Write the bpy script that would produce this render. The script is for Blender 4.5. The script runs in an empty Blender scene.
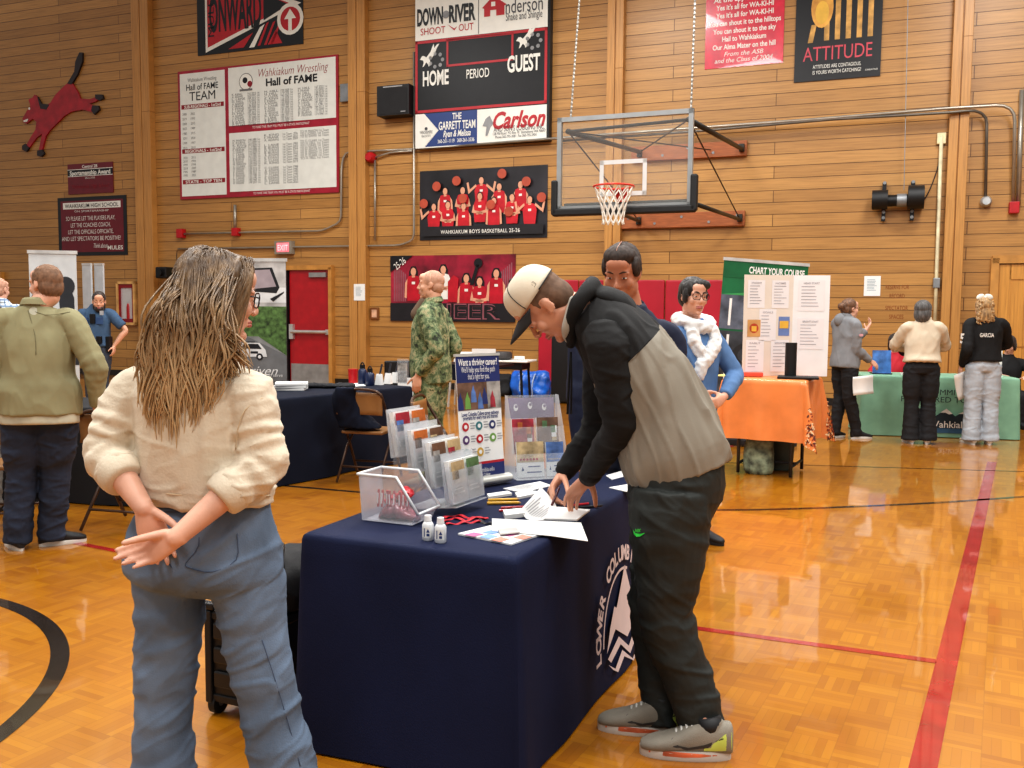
import bpy, bmesh, math, random
import numpy as np
from mathutils import Vector, Matrix, noise, Quaternion
random.seed(7)
SC = bpy.context.scene
COL = SC.collection
V = Vector
PI = math.pi
FPX = 920.0
# ------------------------------------------------------------------ camera
cam_d = bpy.data.cameras.new('camera'); cam = bpy.data.objects.new('camera', cam_d); COL.objects.link(cam)
SC.camera = cam
cam_d.sensor_width = 36.0; cam_d.lens = FPX / 1024 * 36.0; cam_d.clip_end = 200
CAMZ = 1.5
PITCH = math.radians(-4.54); ROLL = math.radians(0.45)
RC = (Matrix.Rotation(PI/2 + PITCH, 3, 'X') @ Matrix.Rotation(ROLL, 3, 'Z'))
cam.matrix_world = Matrix.Translation((0, 0, CAMZ)) @ RC.to_4x4()
def ray(px, py):
    return RC @ V(((px-512)/FPX, -(py-384)/FPX, -1.0))
def P(px, py, Y):                     # point seen at a pixel, at forward distance Y
    d = ray(px, py); return V((0, 0, CAMZ)) + d*(Y/d.y)
def G(px, py, z=0.0):                 # point seen at a pixel on a horizontal plane
    d = ray(px, py); return V((0, 0, CAMZ)) + d*((z-CAMZ)/d.z)
def on_plane(px, py, o, n):
    d = ray(px, py); c = V((0, 0, CAMZ)); return c + d*((V(o)-c).dot(n)/d.dot(n))
# ------------------------------------------------------------------ object helpers
def tag(o, label, cat, group=None, kind=None):
    if label: o['label'] = label
    if cat: o['category'] = cat
    if group: o['group'] = group
    if kind: o['kind'] = kind
    return o
def thing(name, label, cat, loc=(0, 0, 0), rz=0.0, group=None):
    o = bpy.data.objects.new(name, None); COL.objects.link(o); o.empty_display_size = .1
    o.location = loc; o.rotation_euler = (0, 0, rz)
    return tag(o, label, cat, group)
def copy_tree(o, parent=None):
    c = o.copy(); COL.objects.link(c); c.parent = parent
    for ch in list(o.children): copy_tree(ch, c)
    return c
# ------------------------------------------------------------------ materials
def lin(c):
    if isinstance(c, str):
        c = c.lstrip('#'); c = tuple(int(c[i:i+2], 16)/255 for i in (0, 2, 4))
    return tuple((x/12.92 if x <= .04045 else ((x+.055)/1.055)**2.4) for x in c[:3]) + (1,)
_M = {}
class NT:
    def __init__(s, m):
        s.m = m; m.use_nodes = True; s.t = m.node_tree; s.n = s.t.nodes; s.bsdf = s.n['Principled BSDF']; s.out = s.n['Material Output']
    def node(s, typ, **kw):
        x = s.n.new(typ)
        for k, v in kw.items():
            if k.startswith('i_'): x.inputs[k[2:].replace('_', ' ')].default_value = v
            else: setattr(x, k, v)
        return x
    def link(s, a, b): s.t.links.new(a, b)
    def math(s, op, a, b=None, c=None):
        x = s.n.new('ShaderNodeMath'); x.operation = op
        for i, v in enumerate((a, b, c)):
            if v is None: continue
            if isinstance(v, (int, float)): x.inputs[i].default_value = v
            else: s.link(v, x.inputs[i])
        return x.outputs[0]
    def mix(s, fac, a, b, blend='MIX'):
        x = s.n.new('ShaderNodeMix'); x.data_type = 'RGBA'; x.blend_type = blend
        for i, v in ((0, fac), (6, a), (7, b)):
            if isinstance(v, (int, float)): x.inputs[i].default_value = v
            elif isinstance(v, tuple): x.inputs[i].default_value = v
            else: s.link(v, x.inputs[i])
        return x.outputs[2]
    def ramp(s, fac, stops):
        x = s.n.new('ShaderNodeValToRGB'); e = x.color_ramp.elements
        while len(e) < len(stops): e.new(.5)
        for el, (p, c) in zip(e, stops): el.position = p; el.color = c
        s.link(fac, x.inputs[0]); return x.outputs[0]
def mat(name, col, rough=.6, metal=0.0, var=.08, vscale=6.0, bump=0.0, bscale=60.0, coat=0.0, sheen=0.0, spec=.5, emit=0.0, stretch=None):
    if name in _M: return _M[name]
    m = bpy.data.materials.new(name); t = NT(m); b = t.bsdf
    c = lin(col)
    b.inputs['Roughness'].default_value = rough; b.inputs['Metallic'].default_value = metal
    b.inputs['Coat Weight'].default_value = coat; b.inputs['Sheen Weight'].default_value = sheen
    b.inputs['Specular IOR Level'].default_value = spec
    tc = t.node('ShaderNodeTexCoord'); src = tc.outputs['Object']
    if stretch:
        mp = t.node('ShaderNodeMapping'); mp.inputs['Scale'].default_value = stretch; t.link(src, mp.inputs[0]); src = mp.outputs[0]
    nz = t.node('ShaderNodeTexNoise', i_Scale=vscale, i_Detail=4.0); t.link(src, nz.inputs['Vector'])
    lo = tuple(x*(1-var*2.2) for x in c[:3]) + (1,); hi = tuple(min(1, x*(1+var*2.2)) for x in c[:3]) + (1,)
    colr = t.ramp(nz.outputs['Fac'], [(.3, lo), (.7, hi)])
    t.link(colr, b.inputs['Base Color'])
    if emit:
        t.link(colr, b.inputs['Emission Color']); b.inputs['Emission Strength'].default_value = emit
    if bump:
        n2 = t.node('ShaderNodeTexNoise', i_Scale=bscale, i_Detail=5.0); t.link(src, n2.inputs['Vector'])
        bp = t.node('ShaderNodeBump', i_Strength=bump, i_Distance=.004); t.link(n2.outputs['Fac'], bp.inputs['Height']); t.link(bp.outputs[0], b.inputs['Normal'])
    _M[name] = m; return m
def clear_mat(name, tint=(.97, .98, 1), opac=.12, rough=.05):
    if name in _M: return _M[name]
    m = bpy.data.materials.new(name); t = NT(m)
    tr = t.node('ShaderNodeBsdfTransparent'); tr.inputs[0].default_value = tint + (1,)
    t.bsdf.inputs['Base Color'].default_value = (.9, .92, .95, 1); t.bsdf.inputs['Roughness'].default_value = rough
    fr = t.node('ShaderNodeLayerWeight', i_Blend=.35)
    nz = t.node('ShaderNodeTexNoise', i_Scale=9.0)
    f = t.math('ADD', t.math('MULTIPLY', fr.outputs['Fresnel'], .45), opac)
    f = t.math('ADD', f, t.math('MULTIPLY', nz.outputs['Fac'], opac*.3))
    mx = t.node('ShaderNodeMixShader'); t.link(f, mx.inputs[0]); t.link(tr.outputs[0], mx.inputs[1]); t.link(t.bsdf.outputs[0], mx.inputs[2])
    t.link(mx.outputs[0], t.out.inputs[0]); _M[name] = m; return m
# ------------------------------------------------------------------ mesh accumulator
def frame(d, up=V((0, 0, 1))):
    d = V(d).normalized(); a = d.cross(V(up))
    if a.length < 1e-4: a = d.cross(V((0, 1, 0)))
    a.normalize(); b = a.cross(d).normalized(); return a, b
def catmull(pts, k=4):
    """pts: list of equal-length tuples; smooth interpolation, k steps per span"""
    A = np.array([list(map(float, p)) for p in pts]); n = len(A); out = []
    if n < 3: return [A[0] + (A[1]-A[0])*i/k for i in range(k)] + [A[-1]]
    for i in range(n-1):
        p0 = A[max(i-1, 0)]; p1 = A[i]; p2 = A[i+1]; p3 = A[min(i+2, n-1)]
        for j in range(k):
            t = j/k
            out.append(.5*(2*p1 + (p2-p0)*t + (2*p0-5*p1+4*p2-p3)*t*t + (3*p1-p0-3*p2+p3)*t**3))
    out.append(A[-1]); return out
class MB:
    def __init__(s): s.v = []; s.f = []; s.m = []
    def add(s, vs, fs, mi=0, M=None):
        k = len(s.v)
        s.v += [tuple(M @ V(p)) if M is not None else tuple(p) for p in vs]
        s.f += [tuple(i+k for i in f) for f in fs]; s.m += [mi]*len(fs); return s
    def box(s, c, size, R=None, mi=0, M=None):
        x, y, z = (a/2 for a in size); c = V(c)
        vs = [V((i*x, j*y, k*z)) for i in (-1, 1) for j in (-1, 1) for k in (-1, 1)]
        vs = [(R @ p if R is not None else p) + c for p in vs]
        return s.add(vs, [(0, 1, 3, 2), (4, 6, 7, 5), (0, 4, 5, 1), (2, 3, 7, 6), (0, 2, 6, 4), (1, 5, 7, 3)], mi, M)
    def rings(s, rings, cap=True, mi=0, closed=True, M=None):
        n = len(rings[0]); vs = [p for r in rings for p in r]; fs = []
        for i in range(len(rings)-1):
            for j in range(n if closed else n-1):
                a = i*n+j; b = i*n+(j+1) % n; fs.append((a, b, b+n, a+n))
        if cap: fs.append(tuple(range(n-1, -1, -1))); fs.append(tuple((len(rings)-1)*n+j for j in range(n)))
        return s.add(vs, fs, mi, M)
    def tube(s, pts, r, n=8, mi=0, cap=True, smooth=0, flat=1.0, up=V((0, 0, 1)), round_ends=False, M=None):
        rr = r if isinstance(r, (list, tuple)) else [r]*len(pts)
        q = [(*p, w) for p, w in zip(pts, rr)]
        if smooth: q = catmull(q, smooth)
        pts = [V(p[:3]) for p in q]; rr = [float(p[3]) for p in q]
        if round_ends:
            d0 = (pts[0]-pts[1]).normalized(); d1 = (pts[-1]-pts[-2]).normalized(); r0, r1 = rr[0], rr[-1]
            pre = [(pts[0]+d0*r0*math.sin(a), r0*math.cos(a)) for a in (1.35, .95, .5)]
            post = [(pts[-1]+d1*r1*math.sin(a), r1*math.cos(a)) for a in (.5, .95, 1.35)]
            pts = [p for p, _ in pre] + pts + [p for p, _ in post]; rr = [w for _, w in pre] + rr + [w for _, w in post]
        rings = []; a = None
        for i, p in enumerate(pts):
            d = (pts[min(i+1, len(pts)-1)] - pts[max(i-1, 0)])
            if d.length < 1e-9: d = V((0, 0, 1))
            d.normalize()
            if a is None: a, b = frame(d, up)
            else:
                a = a - d*a.dot(d)
                if a.length < 1e-6: a, b = frame(d, up)
                a.normalize(); b = a.cross(d).normalized()
            w = max(rr[i], 1e-5)
            rings.append([p + a*(w*math.cos(2*PI*k/n)) + b*(w*flat*math.sin(2*PI*k/n)) for k in range(n)])
        return s.rings(rings, cap, mi, M=M)
    def cyl(s, p0, p1, r0, r1=None, n=16, mi=0, M=None):
        return s.tube([p0, p1], [r0, r0 if r1 is None else r1], n, mi, M=M)
    def ell(s, c, r, R=None, n=14, m=10, mi=0, M=None):
        if isinstance(r, (int, float)): r = (r, r, r)
        vs = [V((0, 0, r[2]))]; 
        for i in range(1, m):
            t = PI*i/m
            for j in range(n): vs.append(V((r[0]*math.sin(t)*math.cos(2*PI*j/n), r[1]*math.sin(t)*math.sin(2*PI*j/n), r[2]*math.cos(t))))
        vs.append(V((0, 0, -r[2]))); fs = [(0, 1+j, 1+(j+1) % n) for j in range(n)]
        for i in range(m-2):
            for j in range(n): a = 1+i*n+j; b = 1+i*n+(j+1) % n; fs.append((a, a+n, b+n, b))
        L = len(vs)-1; fs += [(L, 1+(m-2)*n+(j+1) % n, 1+(m-2)*n+j) for j in range(n)]
        c = V(c); return s.add([(R @ p if R is not None else p)+c for p in vs], fs, mi, M)
    def loft(s, secs, n=24, k=3, mi=0, p=2.0, M=None):
        """secs: (centre, a-vector, b-vector); superellipse exponent p; smooth in between"""
        q = [(*c, *a, *b) for c, a, b in secs]
        if k > 1: q = catmull(q, k)
        rings = []
        for w in q:
            c, a, b = V(w[:3]), V(w[3:6]), V(w[6:9]); ring = []
            for j in range(n):
                t = 2*PI*j/n; ct, st = math.cos(t), math.sin(t)
                ring.append(c + a*math.copysign(abs(ct)**(2/p), ct) + b*math.copysign(abs(st)**(2/p), st))
            rings.append(ring)
        return s.rings(rings, True, mi, M=M)
    def prism(s, poly, t, M=None, mi=0):
        """polygon in local x,z, thickness t along -y from y=0"""
        n = len(poly); vs = [V((x, 0, z)) for x, z in poly] + [V((x, -t, z)) for x, z in poly]
        fs = [tuple(range(n)), tuple(range(2*n-1, n-1, -1))] + [(i, i+n, (i+1) % n+n, (i+1) % n) for i in range(n)]
        return s.add(vs, fs, mi, M)
    def flat(s, poly, y=0.0, mi=0, M=None):
        return s.add([(x, y, z) for x, z in poly], [tuple(range(len(poly)))], mi, M)
    def rect(s, x0, z0, x1, z1, y=0.0, mi=0, M=None):
        return s.flat([(x0, z0), (x1, z0), (x1, z1), (x0, z1)], y, mi, M)
    def disc(s, x, z, r, y=0.0, mi=0, rz=None, n=20, M=None):
        return s.flat([(x+r*math.cos(2*PI*i/n), z+(rz or r)*math.sin(2*PI*i/n)) for i in range(n)], y, mi, M)
    def text(s, body, x, z, h, w=None, y=-.002, mi=0, shear=0.0, bold=0.0, align='C', rot=0.0, M=None, space=1.0):
        vs, fs = text_mesh(body, shear, bold, space)
        xs = [v[0] for v in vs]; zs = [v[1] for v in vs]; x0, x1 = min(xs), max(xs); z0 = 0.0; z1 = .73
        sz = h/(z1-z0); sx = (w/(x1-x0)) if w else sz
        ww = (x1-x0)*sx; off = {'C': -ww/2, 'L': 0, 'R': -ww}[align]
        ca, sa = math.cos(rot), math.sin(rot); out = []
        for a, b in vs:
            px = (a-x0)*sx+off; pz = (b-z0)*sz-h/2
            out.append((x+px*ca-pz*sa, y, z+px*sa+pz*ca))
        return s.add(out, fs, mi, M)
    def mesh(s, name):
        me = bpy.data.meshes.new(name); me.from_pydata([tuple(p) for p in s.v], [], s.f); me.validate(); return me
    def build(s, name, mats, parent=None, smooth=False, bevel=0.0, origin=None, angle=None):
        me = bpy.data.meshes.new(name)
        o_ = V(origin) if origin is not None else V((0, 0, 0))
        me.from_pydata([tuple(V(p)-o_) for p in s.v], [], s.f)
        mats = mats if isinstance(mats, (list, tuple)) else [mats]
        for m in mats: me.materials.append(m)
        if len(mats) > 1 and len(s.m) == len(me.polygons): me.polygons.foreach_set('material_index', s.m)
        me.validate()
        bm = bmesh.new(); bm.from_mesh(me); bmesh.ops.recalc_face_normals(bm, faces=bm.faces); bm.to_mesh(me); bm.free()
        if smooth: me.polygons.foreach_set('use_smooth', [True]*len(me.polygons))
        o = bpy.data.objects.new(name, me); COL.objects.link(o)
        if parent is not None: o.parent = parent
        elif origin is not None: o.location = o_
        if bevel:
            b = o.modifiers.new('bevel', 'BEVEL'); b.width = bevel; b.segments = 2; b.limit_method = 'ANGLE'; b.angle_limit = .6
        if smooth and angle:
            try: me.set_sharp_from_angle(angle=angle)
            except Exception: pass
        return o
_TX = {}
def text_mesh(body, shear=0.0, bold=0.0, space=1.0):
    key = (body, shear, bold, space)
    if key in _TX: return _TX[key]
    cu = bpy.data.curves.new('t', 'FONT'); cu.body = body; cu.fill_mode = 'BOTH'; cu.shear = shear; cu.offset = bold; cu.resolution_u = 3; cu.space_character = space
    ob = bpy.data.objects.new('t', cu); COL.objects.link(ob)
    me = ob.to_mesh(); vs = [(v.co.x, v.co.y) for v in me.vertices]; fs = [tuple(p.vertices) for p in me.polygons]
    ob.to_mesh_clear(); bpy.data.objects.remove(ob); bpy.data.curves.remove(cu)
    _TX[key] = (vs, fs); return vs, fs
def remesh(mb, voxel, smooth=4, fac=.5):
    me = mb.mesh('r'); ob = bpy.data.objects.new('r', me); COL.objects.link(ob)
    m = ob.modifiers.new('r', 'REMESH'); m.mode = 'VOXEL'; m.voxel_size = voxel; m.use_smooth_shade = True
    if smooth:
        sm = ob.modifiers.new('s', 'SMOOTH'); sm.iterations = smooth; sm.factor = fac
    dg = bpy.context.evaluated_depsgraph_get(); dg.update()
    out = bpy.data.meshes.new_from_object(ob.evaluated_get(dg)); bpy.data.objects.remove(ob); bpy.data.meshes.remove(me)
    return out
def displace(me, fn):
    n = len(me.vertices); co = np.empty(n*3, np.float32); no = np.empty(n*3, np.float32)
    me.vertices.foreach_get('co', co); me.vertices.foreach_get('normal', no)
    co = co.reshape(-1, 3).astype(float); no = no.reshape(-1, 3).astype(float)
    d = np.array([fn(V(c), V(m)) for c, m in zip(co, no)])
    co += no*d[:, None]; me.vertices.foreach_set('co', co.astype(np.float32).ravel()); me.update()
def link_mesh(name, me, mats, parent, origin):
    o_ = V(origin); me.transform(Matrix.Translation(-o_)); me.name = name
    me.materials.clear()
    for m in (mats if isinstance(mats, (list, tuple)) else [mats]): me.materials.append(m)
    me.polygons.foreach_set('use_smooth', [True]*len(me.polygons))
    o = bpy.data.objects.new(name, me); COL.objects.link(o); o.parent = parent; return o
def nz(p, s): return noise.noise(V(p)*s)
# ------------------------------------------------------------------ room
TH = math.atan(.394)
WO = V((0, 17.04, 0)); WD = V((math.cos(TH), -math.sin(TH), 0)); WN = V((-math.sin(TH), -math.cos(TH), 0))
def W(u, z, d=0.0): return WO + WD*u + WN*d + V((0, 0, z))
def wuv(px, py, d=0.0):
    p = on_plane(px, py, WO + WN*d, WN); return (p-WO).dot(WD), p.z
def wthing(name, label, cat, u, z, d=0.0, group=None): return thing(name, label, cat, W(u, z, d+.004), -TH, group)
def wood(name, c1, c2, cm, row=.195, width=4.6, vert=False, coat=.15):
    m = bpy.data.materials.new(name); t = NT(m); b = t.bsdf
    tc = t.node('ShaderNodeTexCoord'); sp = t.node('ShaderNodeSeparateXYZ'); t.link(tc.outputs['Object'], sp.inputs[0])
    cb = t.node('ShaderNodeCombineXYZ')
    t.link(sp.outputs['Z' if vert else 'X'], cb.inputs[0]); t.link(sp.outputs['X' if vert else 'Z'], cb.inputs[1])
    br = t.node('ShaderNodeTexBrick', offset=.37, squash=1.0)
    br.inputs['Color1'].default_value = lin(c1); br.inputs['Color2'].default_value = lin(c2); br.inputs['Mortar'].default_value = lin(cm)
    br.inputs['Scale'].default_value = 1.0; br.inputs['Mortar Size'].default_value = .006; br.inputs['Mortar Smooth'].default_value = .3; br.inputs['Bias'].default_value = 0
    br.inputs['Brick Width'].default_value = width; br.inputs['Row Height'].default_value = row
    t.link(cb.outputs[0], br.inputs['Vector'])
    mp = t.node('ShaderNodeMapping'); mp.inputs['Scale'].default_value = (.9, 22, 1); t.link(cb.outputs[0], mp.inputs[0])
    n1 = t.node('ShaderNodeTexNoise', i_Scale=1.6, i_Detail=6.0, i_Roughness=.65); t.link(mp.outputs[0], n1.inputs['Vector'])
    g = t.ramp(n1.outputs['Fac'], [(.3, (.72, .69, .64, 1)), (.5, (.95, .94, .92, 1)), (.72, (1.12, 1.12, 1.12, 1))])
    n2 = t.node('ShaderNodeTexNoise', i_Scale=.5, i_Detail=3.0); t.link(cb.outputs[0], n2.inputs['Vector'])
    g2 = t.ramp(n2.outputs['Fac'], [(.3, (.92, .91, .88, 1)), (.7, (1.06, 1.08, 1.08, 1))])
    c = t.mix(1.0, br.outputs['Color'], g, 'MULTIPLY'); c = t.mix(1.0, c, g2, 'MULTIPLY')
    t.link(c, b.inputs['Base Color']); b.inputs['Roughness'].default_value = .42; b.inputs['Coat Weight'].default_value = coat; b.inputs['Coat Roughness'].default_value = .3
    bp = t.node('ShaderNodeBump', i_Strength=.6, i_Distance=.01); t.link(t.math('SUBTRACT', 1.0, br.outputs['Fac']), bp.inputs['Height']); t.link(bp.outputs[0], b.inputs['Normal'])
    _M[name] = m; return m
PLANK = wood('wall_planks', '#bb8c50', '#a77a42', '#5f3f1e')
POST = wood('pillar_wood', '#bd8a4c', '#b48143', '#95622b', row=5.0, width=9.0, vert=True)
DOORW = wood('door_wood', '#cb9246', '#c68a40', '#b07a3a', row=5.0, width=9.0, vert=True)
def struct(name, mb, m, loc=None, rz=0, parent=None, **k):
    o = mb.build(name, m, parent, **k)
    if loc is not None: o.location = loc; o.rotation_euler = (0, 0, rz)
    if parent is None: o['kind'] = 'structure'
    return o
mb = MB(); mb.box((-9, .1, 4.5), (70, .2, 9.4)); struct('wall_back', mb, PLANK, WO, -TH)
def floor_mat():
    m = bpy.data.materials.new('parquet'); t = NT(m); b = t.bsdf
    tc = t.node('ShaderNodeTexCoord'); mp = t.node('ShaderNodeMapping'); mp.inputs['Rotation'].default_value = (0, 0, math.radians(28)); t.link(tc.outputs['Object'], mp.inputs[0])
    S = 1/.15
    sc = t.node('ShaderNodeVectorMath', operation='SCALE'); sc.inputs['Scale'].default_value = S; t.link(mp.outputs[0], sc.inputs[0])
    ck = t.node('ShaderNodeTexChecker', i_Scale=1.0); ck.inputs['Color1'].default_value = (1, 1, 1, 1); ck.inputs['Color2'].default_value = (0, 0, 0, 1); t.link(sc.outputs[0], ck.inputs['Vector'])
    sp = t.node('ShaderNodeSeparateXYZ'); t.link(sc.outputs[0], sp.inputs[0])
    # strips run along x in one square and along y in the next
    mixv = t.math('ADD', t.math('MULTIPLY', sp.outputs[0], ck.outputs['Fac']), t.math('MULTIPLY', sp.outputs[1], t.math('SUBTRACT', 1.0, ck.outputs['Fac'])))
    st = t.math('MULTIPLY', mixv, 5.0); sid = t.math('FLOOR', st); fr = t.math('FRACT', st)
    gx = t.math('FLOOR', sp.outputs[0]); gy = t.math('FLOOR', sp.outputs[1])
    cb = t.node('ShaderNodeCombineXYZ'); t.link(gx, cb.inputs[0]); t.link(gy, cb.inputs[1]); t.link(sid, cb.inputs[2])
    wn = t.node('ShaderNodeTexWhiteNoise', noise_dimensions='3D'); t.link(cb.outputs[0], wn.inputs['Vector'])
    cb2 = t.node('ShaderNodeCombineXYZ'); t.link(gx, cb2.inputs[0]); t.link(gy, cb2.inputs[1])
    wn2 = t.node('ShaderNodeTexWhiteNoise', noise_dimensions='3D'); t.link(cb2.outputs[0], wn2.inputs['Vector'])
    big = t.node('ShaderNodeTexNoise', i_Scale=.7, i_Detail=3.0); t.link(mp.outputs[0], big.inputs['Vector'])
    f = t.math('ADD', t.math('MULTIPLY', wn.outputs['Value'], .42), t.math('ADD', t.math('MULTIPLY', wn2.outputs['Value'], .22), t.math('MULTIPLY', big.outputs['Fac'], .4)))
    c = t.ramp(f, [(.1, lin('#95580d')), (.5, lin('#ab6d11')), (.9, lin('#ba7d1a'))])
    e1 = t.math('LESS_THAN', t.math('ABSOLUTE', t.math('SUBTRACT', fr, .5)), .46)
    fx = t.math('ABSOLUTE', t.math('SUBTRACT', t.math('FRACT', sp.outputs[0]), .5)); fy = t.math('ABSOLUTE', t.math('SUBTRACT', t.math('FRACT', sp.outputs[1]), .5))
    e2 = t.math('LESS_THAN', t.math('MAXIMUM', fx, fy), .488)
    e = t.math('ADD', .84, t.math('MULTIPLY', t.math('MULTIPLY', e1, e2), .16))
    cbe = t.node('ShaderNodeCombineXYZ'); [t.link(e, cbe.inputs[i]) for i in range(3)]
    c = t.mix(1.0, c, cbe.outputs[0], 'MULTIPLY')
    t.link(c, b.inputs['Base Color']); b.inputs['Roughness'].default_value = .33
    b.inputs['Coat Weight'].default_value = .85; b.inputs['Coat Roughness'].default_value = .045; b.inputs['Coat IOR'].default_value = 1.55
    wv = t.node('ShaderNodeTexNoise', i_Scale=5.0, i_Detail=2.0); t.link(mp.outputs[0], wv.inputs['Vector'])
    bp = t.node('ShaderNodeBump', i_Strength=.05, i_Distance=.02); t.link(wv.outputs['Fac'], bp.inputs['Height']); t.link(bp.outputs[0], b.inputs['Coat Normal'])
    return m
mb = MB(); mb.box((-6, 12, -.05), (74, 52, .1)); struct('floor', mb, floor_mat())
# pillars (front face px span at two heights)
def pillar(n, pl, pr, py=150, dep=.16):
    u0, _ = wuv(pl, py); u1, _ = wuv(pr, py, dep); w = u1-u0; mb = MB()
    mb.box((-w/4-.004, -dep/2, 4.5), (w/2-.008, dep, 9.2)); mb.box((w/4+.004, -dep/2, 4.5), (w/2-.008, dep, 9.2)); mb.box((0, -dep/2+.01, 4.5), (.03, dep-.02, 9.2))
    o = struct('trim_%d' % n, mb, POST, W((u0+u1)/2, 0), -TH, bevel=.006); return o
pillar(1, 139.5, 150.5); pillar(2, 352.5, 365); pillar(3, 608, 621.5); pillar(4, 947.5, 968)
mb = MB(); mb.box((-9, -.012, .06), (70, .024, .12)); struct('baseboard_back', mb, mat('baseboard_black', '#1b1613', .5), WO, -TH)
# floor lines
def strip(pts, w, name, m):
    pts = [V((p[0], p[1], 0)) for p in pts]; L = []; R = []
    for i, p in enumerate(pts):
        d = (pts[min(i+1, len(pts)-1)]-pts[max(i-1, 0)]).normalized(); q = V((-d.y, d.x, 0))*(w/2); L.append(p+q); R.append(p-q)
    mb = MB(); vs = [(*p.xy, .0015) for p in L+R]; n = len(L); mb.add(vs, [(i, i+1, n+i+1, n+i) for i in range(n-1)]); return struct(name, mb, m)
LR = mat('floor_line_red', '#9c2220', .25, coat=.8, var=.1); LB = mat('floor_line_black', '#2a221c', .25, coat=.8, var=.05)
strip([G(992, 462), G(918, 790)], .085, 'trim_5', LR)
strip([G(640, 620.5), G(936, 661.5)], .05, 'trim_6', LR)
def cpts(pl, k=6): return [V((a[0], a[1], 0)) for a in catmull([tuple(G(*p)) for p in pl], k)]
strip(cpts([(640, 508), (720, 510), (790, 509), (870, 506), (950, 502), (1060, 494)]), .05, 'trim_7', LB)
strip([G(700, 462), G(1100, 474)], .03, 'trim_8', LB)
cc = V((-3.41, 3.18, 0)); strip([cc+V((1.62*math.cos(a), 1.62*math.sin(a), 0)) for a in [i*PI/72 for i in range(-42, 78)]], .075, 'trim_9', LB)
strip([G(60, 540), G(330, 592)], .05, 'trim_10', LR)
strip([G(240, 482), G(520, 506)], .05, 'trim_11', LB)
# ------------------------------------------------------------------ lights
def area(loc, sx, sy, power, rot=(0, 0, 0), col=(1, .975, .94)):
    l = bpy.data.lights.new('ceiling_light', 'AREA'); l.shape = 'RECTANGLE'; l.size = sx; l.size_y = sy; l.energy = power; l.color = col
    o = bpy.data.objects.new('ceiling_light', l); o.location = loc; o.rotation_euler = rot; COL.objects.link(o); return o
for (x, y) in ((-5.5, 3.5), (-.5, 3), (4.5, 3), (-5, 8.5), (0, 8), (5.2, 7.2), (-4.5, 13.5), (.5, 12.5), (6, 10.5), (-1, -1.5), (4, -1.5)):
    area((x, y, 7.6), 1.5, 1.5, 215)
wd = bpy.data.worlds.new('world'); SC.world = wd; wd.use_nodes = True
wd.node_tree.nodes['Background'].inputs[0].default_value = (1.0, .965, .92, 1); wd.node_tree.nodes['Background'].inputs[1].default_value = .45
SC.view_settings.view_transform = 'Standard'; SC.view_settings.look = 'Medium High Contrast'; SC.view_settings.exposure = 0.0
# ------------------------------------------------------------------ people
def uv(v): return V(v).normalized()
def skin_mat(name, col): return mat(name, col, .48, var=.05, vscale=14, bump=.08, bscale=220, sheen=.1)
SKIN = skin_mat('skin_fair', '#d29f84'); SKIN2 = skin_mat('skin_warm', '#b87d62'); SKIN3 = skin_mat('skin_pink', '#d9a68e')
EYEW = mat('eye_white', '#d8d2cb', .2, var=.01); EYED = mat('eye_iris', '#33241a', .15, var=.02); BROW = mat('brow_dark', '#3b2a20', .8)
def lipmat(): return mat('lips', '#a8605a', .4, var=.05)
def ik(s, w, l1, l2, pole):
    s, w = V(s), V(w); d = w-s; L = min(d.length, (l1+l2)*.999); w = s+d.normalized()*L if d.length > L+1e-6 else w
    d = (w-s).normalized(); x = (l1*l1-l2*l2+L*L)/(2*L); hh = math.sqrt(max(l1*l1-x*x, 0)); p = V(pole)-d*V(pole).dot(d)
    return s+d*x+p.normalized()*hh, w
def hand(mb, wr, f, pn, side, sc=1.0, curl=(.35, .4, .25), thumb=(.9, .35), spread=.06, curls=None):
    f = uv(f); pn = V(pn); pn = (pn-f*pn.dot(f)).normalized(); t = f.cross(pn)*side; wr = V(wr)
    S = [(-.02, .024, .019), (0, .026, .019), (.03, .034, .018), (.065, .041, .0145), (.094, .039, .010)]
    mb.loft([(wr+f*a*sc-pn*.002*sc, t*b*sc, pn*c*sc) for a, b, c in S], 16, 3, p=2.3)
    for i, (off, ln, r) in enumerate(((.030, .072, .0088), (.0105, .080, .0092), (-.0095, .074, .0088), (-.028, .058, .0078))):
        cu = curls[i] if curls else curl
        p = wr+f*(.088-.004*abs(i-1))*sc+t*off*sc; d0 = uv(f+t*((1.2-i)*spread)); pts = [p-d0*.015*sc, p]; rr = [r*sc*1.05, r*sc*1.08]; ang = 0
        for j, fr in enumerate((.45, .30, .25)):
            ang += cu[j]; p = p+(d0*math.cos(ang)+pn*math.sin(ang))*ln*fr*sc; pts.append(p); rr.append(r*sc*(.98-.11*j))
        mb.tube(pts, rr, 10, smooth=3, round_ends=True)
    p = wr+f*.018*sc+t*.022*sc+pn*.006*sc; d = uv(f*.75+t*thumb[0]+pn*thumb[1]); pts = [p]; rr = [.0135*sc]
    for fr, bend in ((.045, 0), (.032, .25), (.027, .3)):
        d = uv(d+f*bend*.8+pn*bend*.4); p = p+d*fr*sc; pts.append(p); rr.append((.0115, .0102, .0085)[len(pts)-2]*sc)
    mb.tube(pts, rr, 10, smooth=3, round_ends=True)
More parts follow.
